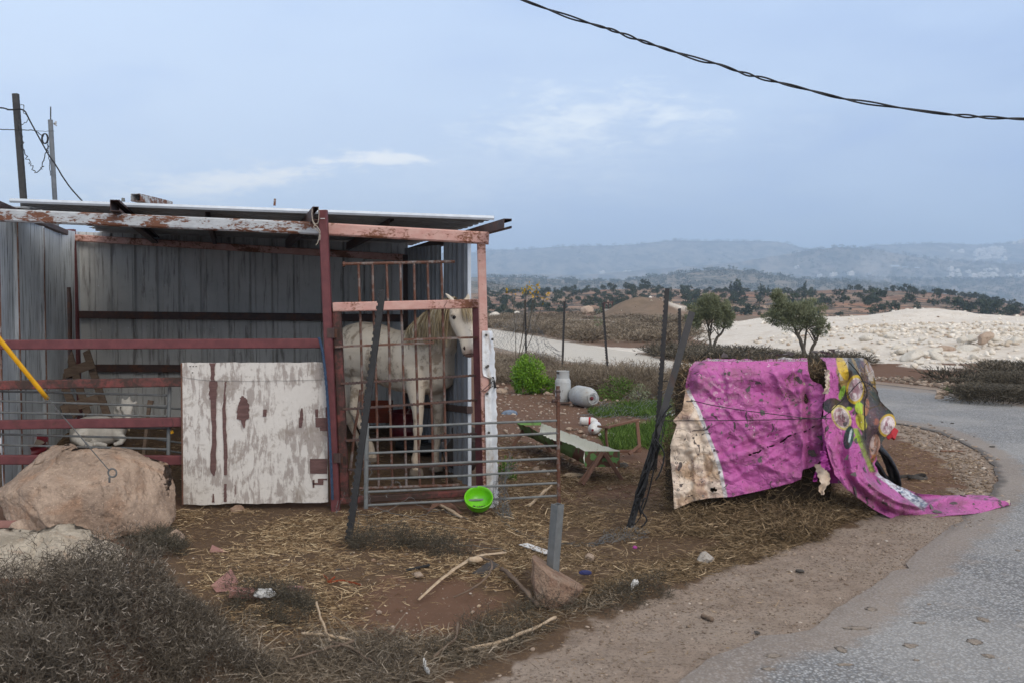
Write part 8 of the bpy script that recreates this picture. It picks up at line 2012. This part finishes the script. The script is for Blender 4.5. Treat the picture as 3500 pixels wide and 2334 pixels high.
tag(MB().add([GZ(720, 2010)+ZU*.01, GZ(790, 1975)+ZU*.03, GZ(815, 2000)+ZU*.015, GZ(805, 2018)+ZU*.005, GZ(740, 2025)+ZU*.005, GZ(760, 1995)+ZU*.03], [(0, 1, 5), (1, 2, 5), (2, 3, 5), (3, 4, 5), (4, 0, 5), (0, 4, 3, 2, 1)]).build('tile_shard', M['tile']), 'pinkish shard of clay tile at the right edge of the thorn bush', 'shard')
tag(MB().add([GZ(715, 1895)+ZU*.005, GZ(725, 1872)+ZU*.03, GZ(783, 1893)+ZU*.008, GZ(735, 1885)-ZU*.02], [(0, 1, 2), (0, 3, 1), (1, 3, 2), (0, 2, 3)]).build('tile_shard', M['tile']), 'thin triangular red shard on the straw right of the boulders', 'shard')
tag(MB().box(GZ(1010, 2020)+ZU*.012, .085, .03, .022, Matrix.Rotation(-.15, 3, 'Z')).build('tile_shard', M['tile']), 'small red brick shard left of the orange strip', 'shard')
tag(MB().box(P(10, 1790, 6.75), .30, .03, .045, Matrix.Rotation(.05, 3, 'Z')).build('tile_shard', M['tile']), 'long red clay piece at the left edge beside the boulder', 'shard')
crumple('plastic_bag', GZ(905, 2066)+ZU*.05, (.10, .07, .055), M['white_plastic'], 21, 'torn white plastic bag snagged beside the ridged tile', 'bag', 4, .9)
ragbag('plastic_bag', [P(575, 2160, 4.75), P(600, 2180, 4.72), P(640, 2172, 4.72), P(700, 2150, 4.75)], 'thin white plastic rag caught on the big thorn bush', 4)
ragbag('plastic_bag', [P(432, 1942, 5.2), P(436, 1955, 5.2), P(434, 1968, 5.2)], 'tiny white plastic loop on top of the thorn bush', 5)
ragbag('paper_scrap', [P(1040, 2230, 4.63), P(1050, 2245, 4.62), P(1062, 2262, 4.63)], 'white scrap in the dead stalks at the bottom left of centre', 11)
ragbag('paper_scrap', [GZ(1448, 2290)+ZU*.05, GZ(1458, 2296)+ZU*.03, GZ(1466, 2306)+ZU*.02], 'small white scrap at the bottom centre', 12)
ragbag('paper_scrap', [GZ(2158, 2032)+ZU*.03, GZ(2170, 2026)+ZU*.04, GZ(2184, 2022)+ZU*.03], 'white scrap in the weeds right of the concrete lump', 13)
tag(MB().bar(GZ(1788, 1868)+ZU*.03, GZ(1878, 1902)+ZU*.02, .07, .004, ZU).build('white_board', M['white_plastic']), 'white plastic strip lying left of the steel tube', 'strip')
crumple('cloth', GZ(2000, 1998)+ZU*.03, (.07, .05, .03), M['navy'], 25, 'dark blue cloth in the weeds right of the concrete lump', 'cloth')
crumple('cloth', GZ(2170, 1878)+ZU*.02, (.03, .03, .025), M['tarp_plain'], 26, 'small magenta rag at the foot of the leaning strut', 'cloth', 3)
tag(MB().add([GZ(1612, 1990)+ZU*.012, GZ(1680, 1950)+ZU*.03, GZ(1708, 1962)+ZU*.02, GZ(1650, 1998)+ZU*.01, GZ(1660, 1972)+ZU*.04], [(0, 4, 1), (1, 4, 2), (2, 4, 3), (3, 4, 0)]).build('dark_sheet', M['dark_leather']), 'dark grey plastic sheet scrap beside the pale palm stalk', 'sheet')
crumple('plastic_bag', GZ(2135 + 700, 1760)+ZU*.01, (.16, .10, .03), M['cloth_blue'], 27, 'flat grey white plastic scrap on the ground under the torn tarp', 'bag', 3, .6)
# pale palm stalk, sticks and pipes
tag(MB().tube(wob([GZ(1432, 2058)+ZU*.02, GZ(1520, 2005)+ZU*.03, GZ(1620, 1950)+ZU*.04, GZ(1725, 1922)+ZU*.045], 16, .003, 4), [(.008+.014*(i/16), .004) for i in range(17)], 8).build('palm_stalk', M['wood_pale'], smooth=True), 'pale fanned dry palm stalk lying left of the concrete lump', 'stalk')
stick('lath', [GZ(1580, 2222)+ZU*.02, GZ(1700, 2203)+ZU*.03, GZ(1800, 2170)+ZU*.03, GZ(1860, 2147)+ZU*.035, GZ(1900, 2125)+ZU*.03], .009, M['wood_pale'], 'long pale stripped stick along the verge at the bottom centre', 'stick', 5, amp=.002)
stick('lath', [GZ(1032, 2178)+ZU*.03, GZ(1120, 2192)+ZU*.035, GZ(1210, 2206)+ZU*.03], .008, M['wood_pale'], 'straight weathered stick among dead stalks left of centre', 'stick', 6, amp=.001)
stick('branch', [GZ(1083, 2105)+ZU*.08, GZ(1095, 2140)+ZU*.06, GZ(1130, 2210)+ZU*.03], .006, M['wood_pale'], 'short yellow stalk crossing the weathered stick', 'stick', 7)
stick('branch', [GZ(1715, 1995)+ZU*.05, GZ(1750, 2020)+ZU*.05, GZ(1800, 2060)+ZU*.05, GZ(1836, 2090)+ZU*.03], .013, M['wood'], 'thick grey branch lying just left of the concrete lump', 'branch', 8)
stick('branch', [GZ(1550, 2055)+ZU*.03, GZ(1620, 2045)+ZU*.05, GZ(1670, 2020)+ZU*.06, GZ(1680, 1985)+ZU*.07, GZ(1640, 1955)+ZU*.05], .005, M['wood'], 'thin curved grey branch beside the palm stalk', 'branch', 9)
stick('branch', [GZ(1480, 2250)+ZU*.02, GZ(1520, 2225)+ZU*.04, GZ(1555, 2205)+ZU*.05, GZ(1565, 2150)+ZU*.05], .006, M['wood'], 'crooked grey twig at the left end of the long pale stick', 'branch', 10)
stick('branch', [GZ(990, 2290)+ZU*.05, GZ(1100, 2250)+ZU*.05, GZ(1210, 2225)+ZU*.05], .006, M['wood'], 'thin grey branch across the dead stalks at the bottom', 'branch', 12)
stick('branch', [GZ(1120, 2212)+ZU*.04, GZ(1200, 2250)+ZU*.05, GZ(1280, 2290)+ZU*.04], .005, M['wood'], 'long thin stem running down right across the dead stalks', 'branch', 13)
stick('branch', [GZ(2400, 2105)+ZU*.012, GZ(2436, 2122)+ZU*.014], .013, M['wood'], 'short broken piece of grey wood alone on the gravel verge', 'wood', 14, amp=.001)
stick('black_pipe', [GZ(1388, 1976)+ZU*.012, GZ(1468, 1960)+ZU*.016], .0085, M['rubber'], 'short black pipe on the bare red earth', 'pipe', 15, amp=.0)
stick('lath', [GZ(2755, 1548)+ZU*.0, GZ(2760, 1549)+ZU*.0], .002, M['wood'], 'thin splinter on the hay', 'splinter', 16) if False else None
stick('branch', [GZ(3215, 1547)+ZU*.012, GZ(3290, 1545)+ZU*.012], .010, M['wood_red'], 'dark wooden lath on the gravel island near the road bend', 'lath', 17, amp=.001)
stick('lath', [GZ(1810, 1735)+ZU*.02, GZ(1860, 1690)+ZU*.03, GZ(1885, 1665)+ZU*.02], .012, M['wood_pale'], 'frayed pale stick seen through the lower bars of the hurdle', 'stick', 18)
pts = [GZ(1105, 1985)+ZU*.01, GZ(1118, 2000)+ZU*.02, GZ(1122, 2008)+ZU*.012, GZ(1145, 1998)+ZU*.03, GZ(1125, 2010)+ZU*.012, GZ(1165, 2003)+ZU*.02, GZ(1200, 2008)+ZU*.012, GZ(1233, 2012)+ZU*.01]
tag(MB().tube(wob(pts, 30, .001, 3), [(.0015, .006)]*31, 6).build('orange_strip', M['orange']), 'folded orange plastic strap on the bare earth left of centre', 'strap')
r = random.Random(12)
for i, (px, py, w, m, lab) in enumerate([(1277, 1943, 24, 'rock_red', 'reddish stone left of the black pipe'), (1430, 1990, 42, 'stone', 'flat pale stone just below the black pipe'), (1296, 2088, 24, 'stone', 'pinkish stone in the middle of the bare red patch'), (1333, 2142, 12, 'stone', 'small stone low on the bare red patch'), (1637, 2070, 18, 'straw', 'ochre lump left of the thick branch'), (2076, 2145, 16, 'stone', 'white stone on the verge below the weeds'),
                                         (1820, 2212, 22, 'stone', 'pale stone below the long stripped stick'), (1908, 2216, 14, 'stone', 'small white stone on the lower verge'), (2042, 2232, 16, 'stone', 'flat whitish stone on the lower verge'), (2092, 2186, 16, 'stone', 'bluish grey stone on the verge'), (2436, 1998, 14, 'stone', 'white stone near the edge of the straw'), (2516, 1964, 12, 'stone', 'little pale stone beside the white pieces'), (2714, 1890, 18, 'stone', 'white stone beside the hay edge'),
                                         (2820, 1866, 10, 'stone', 'grey stone on the verge below the tarp'), (2588, 2166, 30, 'dark_paint', 'dark dung lump at the asphalt edge'), (2735, 1952, 36, 'dark_paint', 'dark dung pad on the gravel verge'), (1156, 1968, 20, 'dark_paint', 'small dark clod above the orange strip'), (1536, 2335, 40, 'stone', 'pale stone cut by the bottom edge')]):
    p = GZ(px, py); s = w*p.y/FPX; mm = M[m] if m != 'straw' else M['wood_pale']
    rock('stone' if m != 'dark_paint' else 'dung', mm, p+ZU*s*.2, (s, s*.8, s*(.6 if m != 'dark_paint' else .35)), 400+i, 3, .35, rotz=r.uniform(0, 3), label=lab, cat='stone' if m != 'dark_paint' else 'dung')
crumple('loofah_lump', GZ(1625, 1965)+ZU*.04, (.085, .05, .04), M['wood_pale'], 33, 'ochre fibrous lump resting against the palm stalk', 'lump', 3, .5)
# dirt pads on the asphalt
MC_ = [(3176, 2064, 30), (3143, 2128, 36), (2980, 2080, 44), (3360, 2116, 52), (2930, 2145, 60), (3110, 2205, 44), (2875, 2220, 50), (2885, 2270, 44), (2640, 2240, 50), (3330, 2192, 60), (3130, 2255, 40), (2630, 2285, 40), (3380, 2240, 40), (3480, 1880, 22)]
for i, (px, py, w) in enumerate(MC_):
    p = G(px, py, .0125); s = w*p.y/FPX; V, F = ICO[3]; V = V.copy(); n = n3(V, 3, i, 4); V = V*(1+n[:, None]*3.4); V[:, 2] = np.maximum(V[:, 2], -.02); V = V*np.array([s*.5*(.5+.9*((i*37) % 10)/10), s*.42*(.5+.9*((i*53) % 10)/10), .003]); V = V+np.array([p.x, p.y, .0128])
    tag(mesh_np('mud_clod', V, F, M['mud'], smooth=True), (lambda k: ('leftmost' if k == 0 else ORD[k]+' from the left')+' of the flat brown mud clods on the grey asphalt')(sorted(MC_).index((px, py, w))), 'mud clod', 'mud clods on the asphalt')
for i, (px, py, w) in enumerate([(3392, 1527, 20), (3330, 1492, 10), (3255, 1447, 14), (3180, 1452, 10), (3220, 1442, 10)]):
    p = G(px, py, .0125); s = w*p.y/FPX; rock('stone', M['dark_paint'], p+ZU*s*.1, (s, s*.6, s*.3), 440+i, 3, .4, label=['large', 'far left', 'middle', 'lowest left', 'small middle'][i]+' dark chip on the road behind the bales', cat='chip', group='dark chips on the road')
# ------------------------------------------------------------------ trees on the hillsides, villages, smoke
def on_hill(name, px, py):
    t = np.linspace(.15, .995, 160); q = HILL[name](np.full(160, float(px)), t); yy = 1030-(q[:, 2]-H)/q[:, 1]*FPX
    ok = np.minimum.accumulate(yy) >= yy-1e-6; e = np.abs(yy-py)+np.where(ok, 0, 50); i = int(np.argmin(e)); return q[i]
def blob_tree(seed, n=150, w=1.0, h=.9, ln=.24):
    V, F, T = leaf_cloud(n, (0, 0, h*.55), (w*.5, w*.5, h*.48), ln, ln*.75, seed, clumps=9, cl_r=.55, upb=.3, floor=-.9)
    mb = MB().tube([(0, 0, -.1), (.02, 0, h*.4)], [.05, .03], 5, False); v2 = np.array([tuple(q) for q in mb.v]); f2 = np.array(mb.f)
    return np.concatenate([V, v2]), np.concatenate([F, f2+len(V)]), np.concatenate([T*.8+.1, np.full(len(v2), .1)])
BT = [blob_tree(700+i, 150, 1.0, .85) for i in range(5)]; CYP = blob_tree(720, 130, .26, 1.5, .2)
def far_data(nm, q, m):
    o = mesh_np(nm, q[0], q[1], M[m], loc=(0, 0, 0), attrs={'tint': q[2]}); me = o.data; bpy.data.objects.remove(o); return me
BTD = [far_data('hill_tree', q, 'leaf_far') for q in BT]; CYD = far_data('cypress', CYP, 'leaf_far')
def put(me, name, loc, s, rz, label, cat, group=None, sz=1.0):
    o = bpy.data.objects.new(name, me); COL.objects.link(o); o.location = loc; o.scale = (s, s, s*sz); o.rotation_euler = (0, 0, rz); tag(o, label, cat, group); return o
r = random.Random(77); cand = []
for row in np.linspace(.22, .995, 17):                     # olive rows along the terraces on the left
    for k in range(17):
        px = r.uniform(1640, 2560); cand.append((px, row+r.uniform(-.01, .01), r.uniform(1.2, 2.2)))
for k in range(150): cand.append((r.uniform(2400, 3560), 1-r.random()**.9*.8, r.choice([.8, 1.1, 1.4, 1.8, 2.2, 2.8])))
for k in range(36): cand.append((r.uniform(1900, 3500), r.uniform(.975, .999), r.uniform(1.5, 2.6)))
big = [(2992, 1034, 9.0), (2965, 1040, 5), (2728, 1065, 9), (2700, 1060, 6), (2820, 1045, 5), (2768, 1018, 5), (2727, 1008, 4.5), (2950, 1027, 4), (3100, 1000, 7), (3120, 1008, 5), (3235, 1040, 5), (3280, 1065, 7), (3275, 1040, 5), (3380, 1075, 8), (3400, 1060, 7), (3300, 1062, 5), (3470, 1065, 6), (3318, 1012, 5), (3362, 1022, 5), (3192, 1003, 4), (3215, 1004, 4), (3235, 1006, 4.5), (3090, 1040, 4), (3110, 1035, 5), (3200, 1022, 5), (2595, 1040, 5), (2600, 1015, 3), (2140, 985, 6), (2205, 975, 8), (2090, 982, 6), (2160, 988, 5)]
pos = []
for px, t, s in cand: q = HILL['orchard_hillside'](np.array([px]), np.array([t]))[0]; pos.append((s/q[1], q, s))
pos.sort(key=lambda a: -a[0]); nI = 240
for i, (_, q, s) in enumerate(pos[:nI]): put(BTD[i % 5], 'hill_tree', q, s, r.uniform(0, 6), 'small dark rounded tree among many on the terraced red hillside', 'tree', 'trees on the terraced hillside', r.uniform(.7, 1.1))
for i, (px, py, s) in enumerate(big): put(BTD[i % 5], 'hill_tree', on_hill('orchard_hillside', px, py), s*.48, r.uniform(0, 6), 'large dark evergreen standing out on the terraced hillside', 'tree', 'large evergreens on the hillside', 1.0)
rest = pos[nI:]; xy = np.array([q[:2] for _, q, _ in rest]); zz = np.array([q[2] for _, q, _ in rest]); scatter_mesh('hillside_scrub', BT, xy, np.array([s for *_, s in rest]), 'leaf_far', 'many small olive trees and bushes on the terraces', 78, zf=lambda x, y: zz)
# dark garrigue between the trees
q = [(r.uniform(1700, 3560), 1-r.random()*.8) for _ in range(1300)]; Q = HILL['orchard_hillside'](np.array([a for a, _ in q]), np.array([b for _, b in q])); keep = fbm(Q[:, 0], Q[:, 1]*3, .035, 3, 5) > .50; Q = Q[keep]
scatter_mesh('hillside_scrub', [blob_tree(730+i, 40, 1.5, .35, .25) for i in range(3)], Q[:, :2], np.array([r.uniform(.5, 1.2) for _ in Q]), 'twig_dark', 'low dark scrub on the terraces', 79, zf=lambda x, y: Q[:, 2])
for i, (px, y0, s) in enumerate([(2498, 1006, 3.0), (2513, 1008, 3.8), (2519, 1008, 3.4), (2525, 1009, 3.6), (2600, 1004, 2.6), (2612, 1010, 2.4), (2626, 1010, 2.3), (2751, 1001, 3.0)]):
    put(CYD, 'cypress', on_hill('orchard_hillside', px, y0), s, i, 'thin dark cypress standing on the skyline of the terraced hill', 'cypress', 'cypresses on the terraced hill')
# tree specks on the ridges behind
for nm, n, a, b, s0, s1, m in (('wooded_hill', 1500, 1650, 3200, 3, 8, 'leaf_far'), ('scrub_slope', 500, 1650, 2200, 1.2, 3, 'leaf_far'), ('far_mountain', 420, 1600, 3560, 7, 18, 'leaf_far'), ('village_hill', 700, 2700, 3560, 6, 15, 'leaf_far'), ('valley_slope', 900, 2700, 3560, 5, 12, 'leaf_far')):
    tt = np.array([(1-r.random()**1.6*.75 if nm != 'far_mountain' else r.choice([r.uniform(.97, 1), r.uniform(.3, 1)])) for _ in range(n)]); Q = HILL[nm](np.array([r.uniform(a, b) for _ in range(n)]), tt)
    scatter_mesh('wooded_cover', [blob_tree(750+i, 26, 1.2, .6, .32) for i in range(3)], Q[:, :2], np.array([r.uniform(s0, s1) for _ in range(n)]), m, 'scattered trees on the '+nm.replace('_', ' '), 80, zf=lambda x, y, Q=Q: Q[:, 2])
# houses: small blocks with a flat roof rim, windows
def house_mesh(seed):
    rr = random.Random(seed); mb = MB(); w, l, h = rr.uniform(.8, 1.3), rr.uniform(.6, .9), rr.uniform(.45, .8); mb.box((0, 0, h/2-.1), w, l, h+.2).box((0, 0, h+.02), w*1.04, l*1.04, .04).box((w*.2, 0, h+.12), w*.35, l*.4, .2)
    return mb, w, l, h
HM = []
for i in range(4):
    mb, w, l, h = house_mesh(i); o = mb.build('house', M['cloud_white'], loc=(0, 0, 0)); wb = MB()
    for k in (-.3, 0, .3): wb.box((w*k, -l/2-.002, h*.62), .12, .012, .16)
    wo = wb.build('windows', M['dark_paint'], loc=(0, 0, 0)); HM.append((o.data, wo.data)); bpy.data.objects.remove(o); bpy.data.objects.remove(wo)
VIL = [('far_mountain', [(2070+r.uniform(-20, 110), r.uniform(935, 956)) for _ in range(16)]+[(1985+r.uniform(0, 60), r.uniform(950, 957)) for _ in range(4)]+[(2165, 944), (2230, 938)], 'pale house in the hazy village at the foot of the far mountain', 'houses below the far mountain'),
       ('village_hill', [(r.uniform(3200, 3500), r.uniform(925, 950)) for _ in range(22)]+[(r.uniform(3320, 3500), r.uniform(942, 952)) for _ in range(10)], 'pale house in the lower village at the right', 'houses in the lower village'),
       ('far_mountain', [(3330+abs(r.gauss(0, 1))*60, r.uniform(850, 892)) for _ in range(34)]+[(3480, 832), (3495, 828), (3460, 835), (3250, 862), (3280, 864)], 'pale house of the hazy hilltop village at the far right', 'houses of the hilltop village'),
       ('village_hill', [(2843, 944), (2855, 943), (2800, 947), (2968, 940), (2905, 941), (2591, 938), (2722, 918)], 'lone pale house on the rounded hill', 'scattered houses on the rounded hill')]
for hn, ps, lab, grp in VIL:
    for (px, py) in ps:
        if px > 3520: continue
        q = on_hill(hn, px, py); s = r.uniform(11, 19)*(q[1]/3700); a, b = HM[r.randrange(4)]; o = put(a, 'house', q, s, r.uniform(-.5, .5), lab, 'house', grp); w = bpy.data.objects.new('windows', b); COL.objects.link(w); w.parent = o; w['kind'] = 'stuff'
for (px, py, w) in ((3055, 913, 30), (3090, 915, 18), (3132, 917, 18)):
    q = on_hill('village_hill', px, py); s = w*q[1]/FPX; mb = MB(); mb.box((0, 0, s*.06), s, s*.35, s*.16).extrude([(-s*.18, 0), (s*.18, 0), (0, s*.05)], (-s*.5, 0, s*.14), (s*.5, 0, s*.14), (0, 1, 0), (0, 0, 1)); o = mb.build('farm_shed', M['roof_edge'], loc=(0, 0, 0)); o.location = q; tag(o, 'long pale farm shed halfway up the rounded hill', 'shed', 'long sheds on the rounded hill')
# rusty frame on a concrete block by the dirt heap
fr = empty('rusty_frame', P(2080, 1080, 98), 'rusty steel frame on a concrete block left of the dirt heap', 'frame')
for px in (2067, 2080, 2093): MB().bar(P(px, 1072, 98), P(px-1, 1034, 98), .09, .09, (0, 1, 0)).build('upright', M['red_worn'], fr)
MB().bar(P(2060, 1036, 98), P(2097, 1033, 98), .09, .10).build('crossbar', M['red_worn'], fr)
MB().box(P(2082, 1070, 97.5), 1.1, 1.0, .75).build('block', M['concrete'], fr)
# thin smoke rising from the valley
sp = MB(); pts = [P(3022, 992, 1500), P(3018, 965, 1500), P(3000, 935, 1510), P(2985, 905, 1520), P(2965, 880, 1530)]; sp.tube(pts, [5, 14, 24, 30, 18], 18)
m = bpy.data.materials.new('smoke'); m.use_nodes = True; nt = m.node_tree; nt.nodes.clear(); o_ = nt.nodes.new('ShaderNodeOutputMaterial'); v_ = nt.nodes.new('ShaderNodeVolumePrincipled'); v_.inputs['Color'].default_value = (.95, .97, 1, 1); v_.inputs['Density'].default_value = .0035; nt.links.new(v_.outputs[0], o_.inputs['Volume'])
tag(sp.build('smoke', m, smooth=True), 'thin column of smoke drifting up from the valley', kind='stuff')
